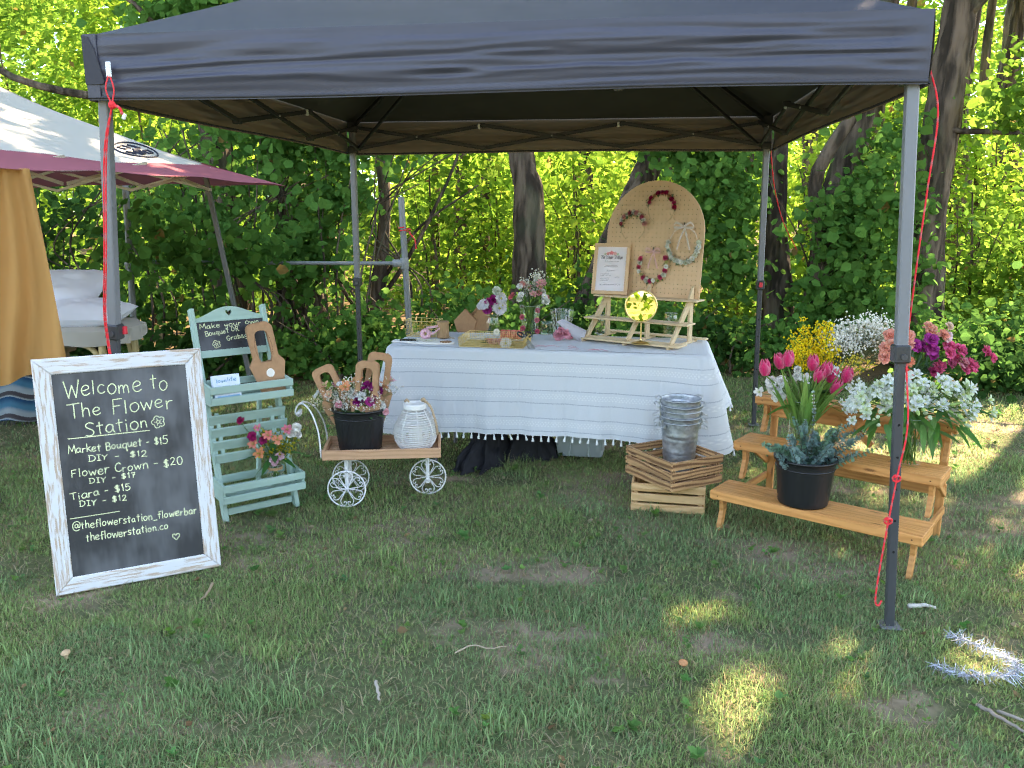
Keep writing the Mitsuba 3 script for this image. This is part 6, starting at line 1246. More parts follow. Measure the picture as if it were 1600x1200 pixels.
def headpiece(name, label, cat, u, v, R, arc, pal, nfl, leafy, bottom_cols=None, wire=True, seed=0):
    """a floral band: arc in degrees (from, to); blooms along it"""
    t = thing(name, label, cat); o = pp(u, v, .018); P = lambda q, r=R, w=0: o + px_ * r * math.cos(q) + py_ * r * 1.05 * math.sin(q) + pn * w
    if wire: b = MB(); b.tube([P(q) if True else 0 for q in np.linspace(math.radians(wire[0]), math.radians(wire[1]), 40)], .0018, 5, (.42, .30, .16)); part(t, 'band', b, 'mat_matte', True)
    g = MB(); a0, a1 = math.radians(arc[0]), math.radians(arc[1])
    for k in range(leafy): q = R_.uniform(a0, a1); r = unit(px_ * math.cos(q) + py_ * math.sin(q)); blade(g, P(q), r * R_.choice([-.5, 1]) + pn * .6 + R_.normal(0, .6, 3), R_.uniform(.018, .036), .011, (.10, .18, .06) if k % 2 else (.14, .20, .12), .2)
    part(t, 'leaves', g, 'mat_leaf', kind='stuff')
    for k in range(nfl):
        q = a0 + (a1 - a0) * (k + .5) / nfl; fn, c, r = pal[k % len(pal)]; b = MB(); fn(b, P(q, R * R_.uniform(.97, 1.08), .012), pn + px_ * .3 * math.cos(q) + py_ * .3 * math.sin(q), r, c); part(t, 'flower', b, 'mat_petal')
    return t, P
headpiece('flower_headband', 'flower headband hanging upper left on the pegboard with pale pink flowers', 'headband', .285, .60, .082, (5, 175), [(rose, (.62, .30, .28), .017), (carnation, (.74, .70, .62), .014), (rose, (.50, .10, .16), .015), (carnation, (.70, .64, .52), .013)], 11, 60, wire=(-62, 242))
headpiece('flower_headband', 'flower headband with deep red flowers hanging at the top of the pegboard', 'headband', .565, .76, .088, (-5, 165), [(rose, (.36, .02, .07), .016), (carnation, (.42, .05, .12), .013), (rose, (.30, .02, .06), .017), (carnation, (.55, .30, .16), .011)], 10, 44, wire=(-62, 242))
t, P = headpiece('floral_wreath', 'flower crown of white flowers hanging at the right of the pegboard', 'flower crown', .815, .455, .098, (165, 375), [(carnation, (.74, .74, .68), .016), (daisy, (.76, .76, .72), .018), (carnation, (.70, .72, .60), .015)], 15, 60, wire=(160, 380))
def bow(t, o, c, s=1.0):
    b = MB()
    for sg in (-1, 1):
        P_ = curve([o, o + px_ * .035 * sg * s + py_ * .018 * s + pn * .012, o + px_ * .05 * sg * s - py_ * .002, o + px_ * .02 * sg * s - py_ * .006, o], 20); b.grid(np.stack([P_, P_ + pn * .003 + py_ * .011 * s], 1), col=c)
        P_ = curve([o, o + px_ * .018 * sg * s - py_ * .05 * s + pn * .006, o + px_ * .032 * sg * s - py_ * .10 * s], 14); b.grid(np.stack([P_, P_ + px_ * .009 * s], 1), col=c)
    part(t, 'ribbon', b, 'mat_petal', True)
    b = MB()
    return b
PINKR, WHR = (.72, .46, .46), (.74, .66, .62)
bow(t, pp(.815, .595, .03), WHR, 1.3); b = MB()
for sg in (-1, 1): P_ = curve([pp(.815, .60, .025), pp(.815 + .09 * sg, .565, .02), pp(.815 + .14 * sg, .49, .018)], 14); b.grid(np.stack([P_, P_ + py_ * .010], 1), col=WHR)
part(t, 'ribbon', b, 'mat_petal', True)
t, P = headpiece('floral_wreath', 'flower crown with pink, red and white flowers and a pink bow, low on the pegboard', 'flower crown', .525, .275, .092, (150, 395), [(carnation, (.55, .08, .18), .016), (carnation, (.72, .72, .62), .017), (rose, (.55, .05, .16), .016), (daisy, (.75, .75, .70), .016), (carnation, (.60, .55, .25), .012)], 16, 60, wire=(140, 400))
bow(t, pp(.525, .385, .03), PINKR, 1.0)
peg_hook('black hook holding the white flower crown', .815, .60); peg_hook('black hook holding the pink flower crown', .525, .39)
# framed sign on the top tier, leaning on the pegboard
FM = RM @ mat(rz(.22) @ rx(-.22), (-.035, .255, .268)) @ np.array([[1, 0, 0, 0], [0, 0, -1, 0], [0, 1, 0, 0], [0, 0, 0, 1.0]]); fw, fh, fb = .235, .325, .022
fr2 = thing('framed_sign', 'wooden framed price card with pink flower print leaning against the pegboard', 'framed sign')
for (c, s) in (((fw / 2, fb / 2), (fw, fb)), ((fw / 2, fh - fb / 2), (fw, fb))): b = MB(FM); b.box((s[0], s[1], .018), (c[0], c[1], .009), None, .002, 0); part(fr2, 'rail', b, 'mat_peg')
for cx_ in (fb / 2, fw - fb / 2): b = MB(FM); b.box((fb, fh - 2 * fb - .002, .018), (cx_, fh / 2, .009), None, .002, 1); part(fr2, 'stile', b, 'mat_peg')
b = MB(FM); b.box((fw - 2 * fb + .004, fh - 2 * fb + .004, .004), (fw / 2, fh / 2, .006), None, .0005, 0, (.72, .66, .70)); k = part(fr2, 'card', b, 'mat_satin')
b = MB(FM); z = .0088
for k_, (u, v, r, c) in enumerate(((.38, .80, .010, (.62, .25, .25)), (.48, .815, .013, (.70, .20, .22)), (.58, .805, .011, (.66, .35, .34)), (.66, .79, .008, (.45, .5, .35)), (.31, .79, .007, (.45, .5, .35)))):
    q = np.linspace(0, 6.28, 16); rr = r * (1 + .2 * np.sin(q * 5)); b.prism(Polygon(np.stack([u * fw + rr * np.cos(q), v * fh + rr * np.sin(q)], 1)), .0004, c, M=mat(None, (0, 0, z)))
handwriting(b, "The Flower Station", (.20 * fw, .695 * fh), (.80 * fw, .695 * fh), .024, .0030, None, (.20, .17, .19), .1, z)
for v, a0, a1 in ((.65, .32, .7), (.565, .35, .65), (.545, .30, .70), (.47, .40, .60), (.40, .22, .45), (.37, .22, .52), (.33, .62, .75), (.30, .22, .48), (.27, .22, .44), (.19, .2, .78)):
    q = np.linspace(a0, a1, 26) * fw; ribbon(b, np.stack([q, v * fh + .0022 * np.sin(np.arange(26) * 1.9)], 1), .0022, (.34, .30, .34), None, z)
part(fr2, 'print', b, 'mat_matte', kind='stuff')
# gold mirror
mi_ = thing('table_mirror', 'round gold framed mirror on a slim stand at the front of the riser', 'mirror'); mx, my = .755, 4.775; bz_ = TZ + .030
b = MB(mat(None, (mx, my, bz_))); b.lathe([(0, 0), (.052, 0), (.054, .004), (.045, .010), (.012, .016), (.006, .022), (.0048, .03), (.0048, .125), (.008, .13), (.008, .14)], 36, GOLD); part(mi_, 'stand', b, 'mat_metal', True)
MM = mat(rz(.0) @ rx(PI / 2 - .05), (mx - .004, my - .002, TZ + .253))
b = MB(MM); a = np.linspace(0, 2 * PI, 60, endpoint=False); b.tube(np.stack([.091 * np.cos(a), .091 * np.sin(a), a * 0], 1), .0055, 10, GOLD, closed=True); part(mi_, 'rim', b, 'mat_metal', True)
b = MB(MM); b.lathe([(0, .002), (.0905, .002)], 48, (.90, .90, .88)); scene['mat_mirror'] = two({'type': 'conductor', 'material': 'Ag', 'specular_reflectance': rgb(.72, .66, .34)}); part(mi_, 'glass', b, 'mat_mirror'); b = MB(MM); b.lathe([(0, -.004), (.0905, -.004)], 48, GOLD); part(mi_, 'back', b, 'mat_metal')
x3, y3 = (RM @ np.array([.43, .46, 0, 1]))[:2]
vase('glass_jar', 'clear glass jar standing behind the riser legs on the table', x3, y3, TZ + .006, [(0, .003), (.042, .003), (.048, .014), (.048, .12), (.038, .14), (.040, .155)], 'jar')
x4, y4 = (RM @ np.array([.02, .30, 0, 1]))[:2]
vase('glass_jar', 'clear glass jar standing left of the riser legs on the table', x4, y4, TZ + .006, [(0, .003), (.040, .003), (.046, .014), (.046, .11), (.036, .13), (.038, .14)], 'jar')
# ------------------------------------------------------------------ crates and galvanised buckets
def crate(label, M, L, D, H, bs, n=3, sh=.042):
    t = thing('wooden_crate', label, 'crate'); gap = (H - n * sh) / (n - 1)
    for k in range(n):
        z = sh / 2 + k * (sh + gap)
        for y in (.006, D - .006): b = MB(M); b.box((L, .011, sh), (L / 2, y, z), None, .0015, 0); part(t, 'side_slat', b, bs)
        for x in (.006, L - .006): b = MB(M); b.box((.011, D - .0245, sh), (x, D / 2, z), None, .0015, 1); part(t, 'end_slat', b, bs)
    for x in (.024, L - .024):
        for y in (.022, D - .022): b = MB(M); b.box((.020, .018, H - .004), (x, y, H / 2), None, .002, 2); part(t, 'corner_post', b, bs)
    m = int((D - .03) / .062)
    for k in range(m): b = MB(M); b.box((L - .026, .048, .009), (L / 2, .046 + k * (D - .09) / (m - 1), .006), None, .0015, 0); part(t, 'floor_slat', b, bs)
    return t
crate('pale wooden crate standing on the grass under the tilted dark one', place(.622, 4.085, 0, -.20), .378, .300, .150, 'mat_crate_light')
crate('dark grained wooden crate set at an angle on top of the pale crate', place(.801, 3.925, .153, .555), .385, .345, .150, 'mat_crate_dark') if False else None
# corner nearest the camera is at (0.80, 3.92): the long side runs left and back, the short side right and back
c0, cl, cr = V(.800, 3.925, 0), V(.633, 4.272, 0), V(1.100, 4.085, 0)
ya = math.atan2((cr - c0)[1], (cr - c0)[0]); Lr = np.linalg.norm(cr - c0); Ll = np.linalg.norm(cl - c0)
crate('dark grained wooden crate set at an angle on top of the pale crate', place(.800, 3.925, .153, ya + .02), Lr, Ll, .150, 'mat_crate_dark')
kx, ky = .896, 4.24
gz_ = 'galvanised metal bucket'
for k in range(5):
    z0 = .172 + .030 * k; t = thing('metal_bucket', [f'{gz_} at the bottom of the nested stack in the dark crate', f'second {gz_} from the bottom of the nested stack', f'middle {gz_} of the nested stack', f'{gz_} just below the top one of the nested stack', f'topmost {gz_} of the nested stack on the crates'][k], 'bucket', 'nested galvanised buckets')
    H, rb, rt = .275, .077, .102; M = mat(rx(.02 * (k % 2)), (kx, ky, z0)); pr_ = [(0, .004), (rb - .003, .004), (rb, .008)]
    for q in np.linspace(.04, .97, 28): pr_.append((rb + (rt - rb) * q + (.0022 if abs(q - .30) < .02 or abs(q - .34) < .015 or abs(q - .62) < .02 or abs(q - .66) < .015 else 0), H * q))
    pr_ += [(rt + .001, H - .006), (rt + .0055, H - .004), (rt + .006, H), (rt + .003, H + .003), (rt - .001, H), (rt - .004, H - .01), (rb - .004, .012), (0, .010)]
    part(t, 'pail', MB(M).lathe(pr_, 56), 'mat_galv', True)
    for s, up in ((-1, .35), (1, .30)):
        b = MB(M); a = k * .22 * s + (.0 if s > 0 else PI) + (-.25 if s > 0 else .25); c_, s_ = math.cos(a), math.sin(a); w = V(-s_, c_, 0); o = V(c_, s_, 0) * (rt + .002) + V(0, 0, H - .022)
        b.tube(curve([o - w * .033, o - w * .033 + V(c_, s_, 0) * .012, o - w * .022 + V(c_, s_, 0) * .036 + V(0, 0, .018 if k > 2 else -.012), o + w * .022 + V(c_, s_, 0) * .036 + V(0, 0, .018 if k > 2 else -.012), o + w * .033 + V(c_, s_, 0) * .012, o + w * .033], 24), .0024, 6, (.72, .73, .74)); part(t, 'handle', b, 'mat_metal', True)
        b = MB(M); b.box((.008, .014, .022), o - w * .033, rz(a), .002, 0, (.55, .57, .59)); b.box((.008, .014, .022), o + w * .033, rz(a), .002, 0, (.55, .57, .59)); part(t, 'handle_ear', b, 'mat_metal')

# ------------------------------------------------------------------ stepped plant stand
SM = place(.965, 3.815, 0, -.678); SW = .955
st = thing('plant_stand', 'three step orange stained wooden stand full of cut flowers', 'plant stand')
def sp(x, y, z=0.0): return (SM @ np.array([x, y, z, 1]))[:3]
steps = [(.0, .205), (.245, .400), (.490, .592)]
for i, (y, z) in enumerate(steps):
    dp = .215 if i < 2 else .165
    for k in range(3): w = (dp - .018) / 3; b = MB(SM); b.box((SW, w - .003, .016), (SW / 2, y + .020 + w * (k + .5), z - .008), None, .002, 0); part(st, 'shelf_plank', b, 'mat_stand')
    b = MB(SM); b.box((SW, .018, .042), (SW / 2, y + .009, z - .021), None, .003, 0); part(st, 'front_rail', b, 'mat_stand')
    for x in (.012, SW - .012): b = MB(SM); b.box((.018, dp - .024, .036), (x, y + .020 + (dp - .02) / 2, z - .036), None, .002, 1); part(st, 'end_rail', b, 'mat_stand')
for x in (.034, SW - .052):
    for i, (y, z) in enumerate(steps):
        zl = 0 if i == 0 else steps[i - 1][1]; h = z - .018 - zl; yb = y + .035
        o = [(yb, zl + h), (yb + .048, zl + h), (yb + .050, zl + h * .52), (yb + .014, zl + 0.001), (yb - .026, zl + 0.001), (yb + .010, zl + h * .52)]
        b = MB(SM @ mat(None, (x, 0, 0)) @ YZ); b.prism(Polygon(o).buffer(-.002).buffer(.002), .020); part(st, 'bent_leg', b, 'mat_stand')
    b = MB(SM); b.bar((x + .030 if x < .1 else x - .010, .605, 0), (x + .030 if x < .1 else x - .010, .62, .575), .036, .020, up=(0, 1, 0), bevel=.002); part(st, 'back_post', b, 'mat_stand')
    b = MB(SM @ mat(None, (x + .004, 0, 0)) @ YZ); b.prism(shapely.box(.07, .125, .60, .160), .014); part(st, 'side_rail', b, 'mat_stand')
    b = MB(SM); b.bar((x + .010, .60, .22), (x + .010, .34, .37), .030, .016, up=(1, 0, 0), bevel=.002); part(st, 'bracket', b, 'mat_stand')
for z, y in ((.235, .618), (.50, .60)): b = MB(SM); b.bar((.05, y, z), (SW - .04, y, z), .016, .062, up=(0, 0, 1), bevel=.002); part(st, 'back_rail', b, 'mat_stand')
for sg in (0, 1): b = MB(SM); b.bar((SW * (.40 if sg else .60), .585, .40), (SW * (.62 if sg else .38), .585, .575), .014, .034, up=(0, 0, 1), bevel=.002); part(st, 'diagonal_brace', b, 'mat_stand')
sc = MB(SM)
for y, z in steps:
    for x in (.04, SW - .04): sc.tube([(x, y - .0005, z - .022), (x, y + .001, z - .022)], .0035, 8, (.10, .05, .02))
part(st, 'screw_head', sc, 'mat_matte', kind='stuff')
# black bucket of eucalyptus on the lowest step
ex_, ey2, ez_ = sp(.415, .105, .206)
bucket('black_bucket', 'black plastic bucket of eucalyptus on the lowest step of the stand', ex_, ey2, ez_, .134, .112, .225)
def euca(t, g):
    o = A3(ex_, ey2, ez_ + .12)
    for k, (dx, dz) in enumerate(((-.17, .155), (-.13, .12), (-.10, .20), (-.06, .26), (-.03, .21), (.0, .235), (.03, .19), (.06, .17), (.10, .20), (.14, .215), (.18, .235), (.21, .19), (.24, .16), (.16, .13), (-.02, .38), (.04, .13), (-.07, .13), (.09, .12), (-.19, .17), (.19, .17), (.0, .15), (.12, .16), (-.05, .17), (.02, .20), (.08, .22), (-.11, .16), (.13, .18), (.05, .15), (-.15, .13), (.22, .2))):
        b = MB(); q = A3(R_.uniform(-.03, .03), R_.uniform(-.06, .05), 0); eucalyptus(b, o + q * .5, o + A3(dx * 1.2, R_.uniform(-.13, .05), dz * 1.12), 16 if k != 14 else 16, .027 if k != 14 else .017, (.30, .42, .40) if k % 3 else (.22, .36, .25)); part(t, 'branch', b, 'mat_leaf')
bunch('eucalyptus_bunch', 'grey green eucalyptus branches in the black bucket on the stand', 'eucalyptus', euca)
# tulips in a clear vase on the middle step
ux, uy, uz = sp(.305, .345, .402)
vase('glass_vase', 'tall clear vase of tulips on the middle step of the stand', ux, uy, uz, [(0, .006), (.058, .006), (.062, .02), (.064, .20), (.066, .235)], 'vase', (.062, .12))
o = A3(ux, uy, uz + .03); nk = A3(ux, uy, uz + .235)
TL = [('leftmost pink tulip leaning far out to the left of the vase', -.205, .365, (-.12, 0, 1)), ('pink tulip standing left in the vase, second from the left', -.095, .405, (.05, 0, 1)), ('topmost pink tulip of the cluster in the middle', .035, .385, (-.1, -.2, 1)), ('pink tulip low at the front of the middle cluster', .045, .335, (.15, -.4, 1)), ('pink tulip in the middle of the cluster, right of the topmost one', .085, .355, (.15, -.2, 1)),
      ('pink tulip at the right side of the middle cluster', .118, .325, (.35, -.25, 1)), ('lowest pink tulip at the right front of the vase', .125, .275, (.3, -.35, 1)), ('rightmost pink tulip half hidden behind white flowers', .190, .325, (.15, 0, 1)), ('pink tulip half hidden behind the second tulip from the left', -.115, .39, (-.35, .1, 1))]
for k, (lab, dx, dz, ax) in enumerate(TL):
    tip = A3(ux + dx, uy - .03 + .02 * (k % 3), uz + dz); a = A3(dx * 3, -.4, 1.0); lv = []
    for q in range(2 if k % 2 else 3): aa = R_.uniform(-1, 1); lv.append((o + A3(R_.uniform(-.03, .03), R_.uniform(-.03, .03), .05), A3(dx * 1.6 + aa * .35, R_.uniform(-.35, .25), 1.0), R_.uniform(.27, .38), R_.uniform(.024, .036), R_.uniform(.02, .22)))
    tulip(lab, o + A3(dx * .10, R_.uniform(-.03, .03), 0), nk + A3(dx * .33, -.01, .0), tip, A3(*ax), group=None, leaves=lv)
def tulip_greens(t, g):
    for k in range(26): a = R_.uniform(-1, 1); blade(g, o + A3(.04 * a, R_.uniform(-.04, .03), .06), A3(a * .62, R_.uniform(-.45, .25), 1.0), R_.uniform(.26, .42), R_.uniform(.022, .038), (.30, .46, .13) if k % 3 else (.23, .40, .10), R_.uniform(.02, .28), fold=.35)
bunch('tulip_leaves', 'fan of upright light green tulip leaves in the tall clear vase', 'leaves', tulip_greens)
t = thing('tulip_leaf', 'loose long tulip leaf hanging over the vase rim to the left', 'leaf'); b = MB(); blade(b, nk + A3(-.03, -.03, -.02), A3(-1, -.35, .15), .20, .026, (.14, .28, .06), .35, fold=.3); part(t, 'blade', b, 'mat_leaf', True)
def whites(t, g):
    for dx, dz, r, fn in ((-.15, .30, .036, carnation), (-.13, .265, .034, carnation), (-.17, .33, .028, carnation), (-.22, .275, .026, alstro), (-.12, .335, .026, carnation), (-.04, .355, .024, carnation), (-.045, .39, .018, carnation), (-.01, .34, .03, alstro), (.13, .375, .03, alstro), (.10, .385, .024, alstro), (.20, .29, .03, alstro), (.21, .33, .02, alstro), (.17, .225, .022, alstro), (.21, .205, .026, alstro), (.235, .235, .026, alstro), (.19, .185, .024, alstro), (.25, .19, .022, alstro), (.245, .33, .022, alstro), (.27, .30, .018, alstro)):
        p = A3(ux + dx, uy - .01, uz + dz); bloom(t, fn, p, A3(dx * 3, -.8, .5), r, (.76, .74, .70) if dx < 0 else (.74, .77, .74)); stem(g, [o + R_.normal(0, .012, 3), nk + A3(dx * .15, .01, 0), p + A3(0, .02, -.01)], .0018)
    for k in range(10): a = R_.uniform(-.3, 1.0); blade(g, nk + A3(.02, 0, .02), A3(a, -.3, R_.uniform(.3, 1)), R_.uniform(.10, .18), .022, (.09, .19, .07), .3)
bunch('white_stock', 'white flowers mixed among the tulips in the tall clear vase', 'flowers', whites)
# goldenrod and baby's breath in buckets on the top step
qx, qy, qz = sp(.30, .575, .594)
vase('glass_vase', 'clear vase behind the tulips on the top step of the stand', qx, qy, qz, [(0, .006), (.055, .006), (.058, .02), (.060, .19)], 'vase')
def golden(t, g):
    o = A3(qx, qy, qz + .05)
    for k in range(26):
        b = MB(); a = R_.uniform(-.19, .03); plume(b, o + A3(a * .25, 0, .06), o + A3(a + .02, R_.uniform(-.07, .06), R_.uniform(.20, .385) - max(0, -.12 - a) * 1.2), 85, .0056); part(t, 'plume', b, 'mat_petal')
    for k in range(4): b = MB(); plume(b, o + A3(.05, -.05, .05), o + A3(.13 + .03 * k, -.09, .20 - .012 * k), 40, .0052, (.80, .70, .10)); part(t, 'plume', b, 'mat_petal')
bunch('goldenrod', 'bright yellow goldenrod plumes at the back of the stand', 'flowers', golden)
def breath(t, g):
    o = A3(qx + .08, qy, qz + .05)
    for k in range(34):
        b = MB(); a = R_.uniform(-.06, .30); tz = .155 + .20 * math.sin(PI * min(1, max(0, (a + .10) / .46))) * R_.uniform(.45, 1.05); gyp(b, o + A3(a * .2, 0, .02), o + A3(a, R_.uniform(-.09, .08), tz), 62, .034, .0058, (.90, .89, .83) if a < .2 else (.88, .78, .62), (.20, .22, .12)); part(t, 'spray', b, 'mat_petal')
bunch('babys_breath', "cloud of white baby's breath beside the goldenrod", 'flowers', breath)
# white alstroemeria in a clear vase on the middle step, right
wx, wy, wz = sp(.795, .330, .402)
vase('glass_vase', 'tall clear vase of white alstroemeria on the middle step near the right end', wx, wy, wz, [(0, .008), (.050, .008), (.056, .02), (.066, .14), (.082, .235)], 'vase', (.064, .13))
def alst(t, g):
    o = A3(wx, wy, wz + .03); nk = A3(wx, wy, wz + .23)
    for k in range(92):
        dx = R_.uniform(-.285, .30); dz = .43 - .75 * dx * dx * 1.6 - R_.uniform(0, .17) * (1 - abs(dx)); p = A3(wx + dx, wy + R_.uniform(-.10, .08), wz + dz); ax = A3(dx * 3, -.9 + R_.normal(0, .3), .5 + R_.normal(0, .3))
        bloom(t, alstro, p, ax, R_.uniform(.021, .032), (.66, .70, .66) if k % 4 else (.58, .66, .46))
        if k % 3 == 0: stem(g, [o + A3(-dx * .08, R_.uniform(-.02, .02), 0), nk + A3(dx * .16, 0, .0), p - unit(ax) * .02], .0024)
        else: stem(g, [nk + A3(dx * .55, 0, .09), p - unit(ax) * .02], .0016)
    for k in range(26): b = MB(); dx = R_.uniform(-.26, .29); p = A3(wx + dx, wy - R_.uniform(.03, .11), wz + .25 + R_.uniform(0, .13) - dx * dx); bud(b, p, A3(dx * 3, -.8, R_.uniform(-.5, .6)), R_.uniform(.03, .045), .009, (.62, .68, .48) if k % 2 else (.42, .55, .20)); part(t, 'bud', b, 'mat_petal', True)
    for k in range(48):
        dx = R_.uniform(-.24, .28); p = A3(wx + dx * .8, wy - R_.uniform(-.04, .09), wz + .17 + R_.uniform(0, .13)); blade(g, p, A3(dx * 3 + R_.normal(0, .4), -.5, R_.uniform(-.9, .3)), R_.uniform(.08, .15), .030, (.11, .25, .07) if k % 3 else (.16, .30, .09), .25)
    for k in range(14): g.tube(curve([o + A3(R_.uniform(-.03, .03), R_.uniform(-.03, .03), -.015), o + A3(R_.uniform(-.03, .03), R_.uniform(-.02, .02), .1), nk + A3(R_.uniform(-.06, .06), R_.uniform(-.04, .04), .02)], 8), .0024, 5, jit(STEMG))
bunch('white_alstroemeria', 'big bunch of white alstroemeria with green buds in the right vase', 'flowers', alst)
# carnations in a bucket on the top step, right
vx, vy, vz = sp(.70, .575, .594)
vase('glass_vase', 'clear vase of carnations behind the white alstroemeria on the top step', vx, vy, vz, [(0, .006), (.055, .006), (.058, .02), (.060, .19)], 'vase')
def carns(t, g):
    o = A3(vx, vy, vz + .04); SA, MA, PU, CO = (.80, .40, .31), (.68, .13, .27), (.42, .06, .30), (.74, .14, .08)
    for dx, dz, r, c in ((-.135, .285, .034, SA), (-.10, .335, .034, SA), (-.06, .315, .034, SA), (-.15, .245, .030, SA), (-.075, .27, .030, SA), (-.115, .30, .03, (.78, .42, .32)), (-.05, .345, .03, SA), (-.035, .225, .026, (.78, .33, .2)), (-.045, .165, .032, CO), (-.02, .305, .030, PU), (.055, .33, .032, PU), (.075, .285, .034, PU), (.10, .255, .034, PU), (.045, .285, .03, PU), (.085, .365, .032, SA), (.055, .385, .024, (.74, .4, .3)), (.135, .345, .028, SA), (.165, .335, .028, (.74, .60, .62)), (.155, .385, .020, (.76, .60, .48)),
                           (.145, .27, .030, MA), (.185, .285, .032, MA), (.215, .275, .032, MA), (.20, .235, .030, MA), (.125, .20, .030, MA), (.10, .175, .028, (.45, .06, .16)), (.265, .21, .030, MA), (.29, .195, .030, MA), (.245, .185, .026, MA), (.32, .275, .026, MA), (.345, .245, .026, MA), (.225, .22, .026, (.60, .25, .30)), (.17, .215, .024, (.45, .10, .18))):
        p = o + A3(dx, R_.uniform(-.10, -.02), dz); ax = A3(dx * 3, -.8, .7); bloom(t, carnation, p, ax, r, c); stem(g, [o + A3(dx * .05, 0, 0), o + A3(dx * .22, -.02, .16), p - unit(ax) * .035], .002, (.14, .24, .10))
    for k in range(34): dx = R_.uniform(-.10, .30); blade(g, o + A3(dx * .4, -.03, .13 + R_.uniform(0, .06)), A3(dx * 2 + R_.normal(0, .5), -.3, R_.uniform(.1, 1)), R_.uniform(.08, .16), .011, (.13, .23, .13), .2)
bunch('carnation_bunch', 'salmon, purple and magenta carnations at the back right of the stand', 'flowers', carns)

# ------------------------------------------------------------------ small things on the lawn
t = thing('tinsel_garland', 'piece of silver tinsel garland lying on the grass at the right', 'garland'); b = MB(); core = curve([(1.44, 2.55, .02), (1.50, 2.50, .015), (1.58, 2.485, .02), (1.66, 2.47, .03), (1.70, 2.52, .045), (1.68, 2.60, .03), (1.64, 2.68, .03), (1.60, 2.75, .02)], 60); b.tube(core, .0012, 5, (.35, .36, .40)); part(t, 'core', b, 'mat_metal', True)
b = MB()
for p in core:
    for k in range(15):
        d = unit(R_.normal(0, 1, 3) * [1, 1, .6] + [0, 0, .2]); L = R_.uniform(.012, .050); s = unit(np.cross(d, R_.normal(0, 1, 3))) * .0009; q = p + d * L - A3(0, 0, .008); q[2] = max(q[2], .004); b.add([p - s, p + s, q + s, q - s], [[0, 1, 2], [0, 2, 3]], None, jit((.42, .44, .52), .35))
part(t, 'strands', b, 'mat_satin', kind='stuff')
def stick(label, pts, r, col, name='stick'):
    P = curve(pts, 14) + R_.normal(0, .0015, (14, 3)); return single(name, label, name, MB().tube(P, r * np.linspace(1, .6, 14), 7, col), 'mat_matte', True)
stick('grey stick lying on the bare soil at the lower right', [(1.46, 2.31, .02), (1.49, 2.24, .022), (1.53, 2.17, .018)], .007, (.24, .20, .17)); stick('second thinner stick beside the grey one at the lower right', [(1.51, 2.29, .016), (1.56, 2.22, .02), (1.60, 2.18, .016)], .006, (.30, .26, .22))
stick('short pale stick poking out of the grass below the middle', [(-.445, 2.43, .03), (-.43, 2.38, .022), (-.42, 2.34, .018)], .006, (.33, .29, .25)); stick('pale dry twig below the welcome board', [(-1.22, 3.12, .05), (-1.235, 3.08, .02), (-1.25, 3.05, .008)], .006, (.26, .19, .12)); stick('pale bit of wood near the front right tent leg', [(1.56, 2.98, .015), (1.62, 2.985, .018), (1.66, 2.97, .014)], .010, (.50, .47, .43))
stick('dead stem lying below the middle of the lawn', [(-.20, 2.62, .02), (-.14, 2.66, .03), (-.08, 2.65, .02), (-.02, 2.68, .015)], .003, (.35, .28, .2), 'dead_stem')
t = thing('mushroom', 'small orange brown mushroom cap in the grass beside the sunlit patch', 'mushroom'); b = MB(mat(None, (.585, 2.555, .0))); b.lathe([(.006, 0), (.007, .02)], 10, (.6, .45, .3)); part(t, 'stalk', b, 'mat_matte', True); b = MB(mat(rx(.3), (.585, 2.555, .018))); b.lathe([(.004, 0), (.014, .002), (.016, .007), (.010, .013), (0, .015)], 20, (.42, .20, .09)); part(t, 'cap', b, 'mat_matte', True)
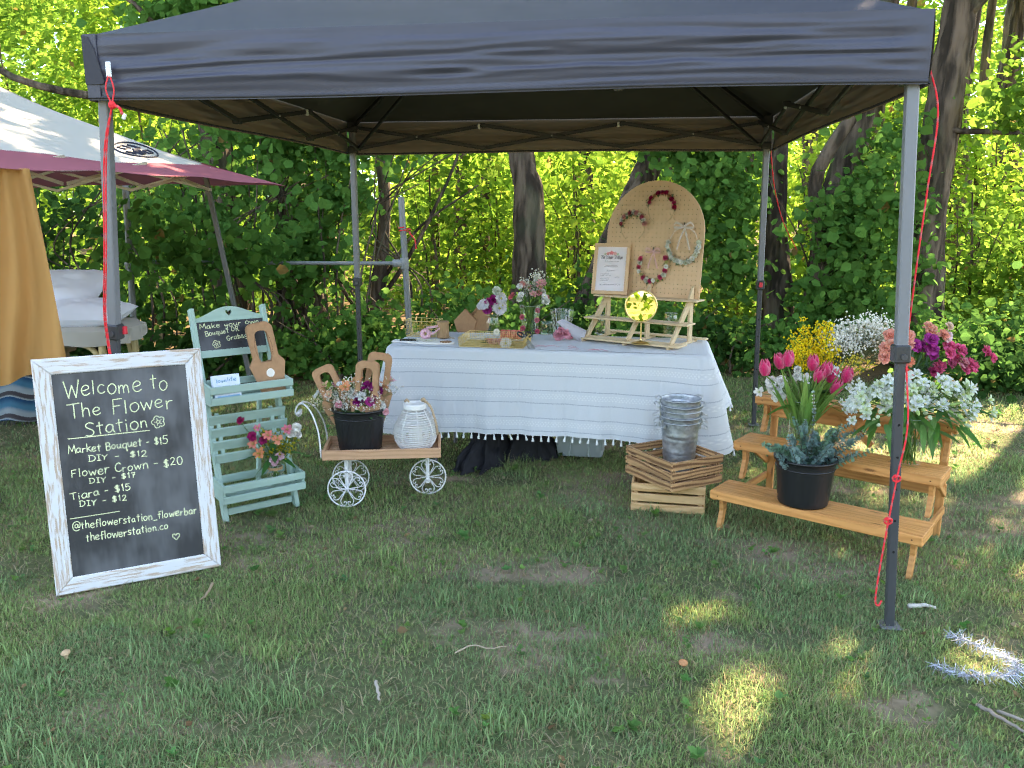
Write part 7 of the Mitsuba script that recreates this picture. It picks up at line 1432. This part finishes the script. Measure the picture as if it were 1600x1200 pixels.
t = thing('mushroom', 'small tan mushroom cap in the grass at the left edge', 'mushroom'); b = MB(mat(None, (-1.56, 2.62, .0))); b.lathe([(.006, 0), (.007, .02)], 10, (.6, .45, .3)); part(t, 'stalk', b, 'mat_matte', True); b = MB(mat(rx(.3), (-1.56, 2.62, .018))); b.lathe([(.004, 0), (.014, .002), (.016, .007), (.010, .012), (0, .014)], 20, (.42, .30, .18)); part(t, 'cap', b, 'mat_matte', True)
# broad leaved weeds and dead leaves
wd = MB(); 
for k in range(800):
    y = math.sqrt(random.uniform(1.8 ** 2, 7.3 ** 2)); x = random.uniform(-1, 1) * (.7 * y + .3); n = random.randint(3, 7); s = random.uniform(.010, .024) if k % 5 else random.uniform(.022, .040); c0_ = jit((.14, .27, .08) if k % 4 else (.18, .30, .08), .12)
    a0 = random.uniform(0, 6.3)
    for q in range(n):
        a = a0 + q * 2 * PI / n + random.uniform(-.3, .3); up = random.uniform(.25, 1.0); d = unit(A3(math.cos(a), math.sin(a), up)); nn = unit(A3(-math.cos(a) * up, -math.sin(a) * up, 1.0) + R_.normal(0, .2, 3))
        sd = np.cross(nn, d); z0 = float(gz(np.array(x), np.array(y))) + random.uniform(.004, .03); p = A3(x, y, z0); TVv = HEX_V; v = p + s * (TVv[:, :1] * d + TVv[:, 1:2] * sd * 1.1 + TVv[:, 2:] * nn); v[:, 2] = np.maximum(v[:, 2], .004); wd.add(v, HEX_F, None, np.clip(c0_ * random.uniform(.8, 1.2), .01, .9))
wd.out('weeds', 'mat_leaf'); labels['weeds'] = {'label': 'broad leaved weeds growing among the lawn grass', 'kind': 'stuff'}
dl = MB(); n = 380; y = np.sqrt(R_.uniform(1.8 ** 2, 8.5 ** 2, n)); x = R_.uniform(-1, 1, n) * (.7 * y + .4); v, f, c = leaf_mesh(np.stack([x, y, gz(x, y) + .012], 1), R_.normal(0, .35, (n, 3)) + [0, 0, 1], R_.uniform(.012, .04, n), np.array([(.36, .24, .13), (.45, .36, .24), (.26, .16, .09)])[R_.integers(0, 3, n)] * R_.uniform(.7, 1.2, (n, 1)), 'hex')
dl.add(v, f, None, c).out('dead_leaves', 'mat_leaf'); labels['dead_leaves'] = {'label': 'small dry brown leaf bits scattered over the lawn', 'kind': 'stuff'}
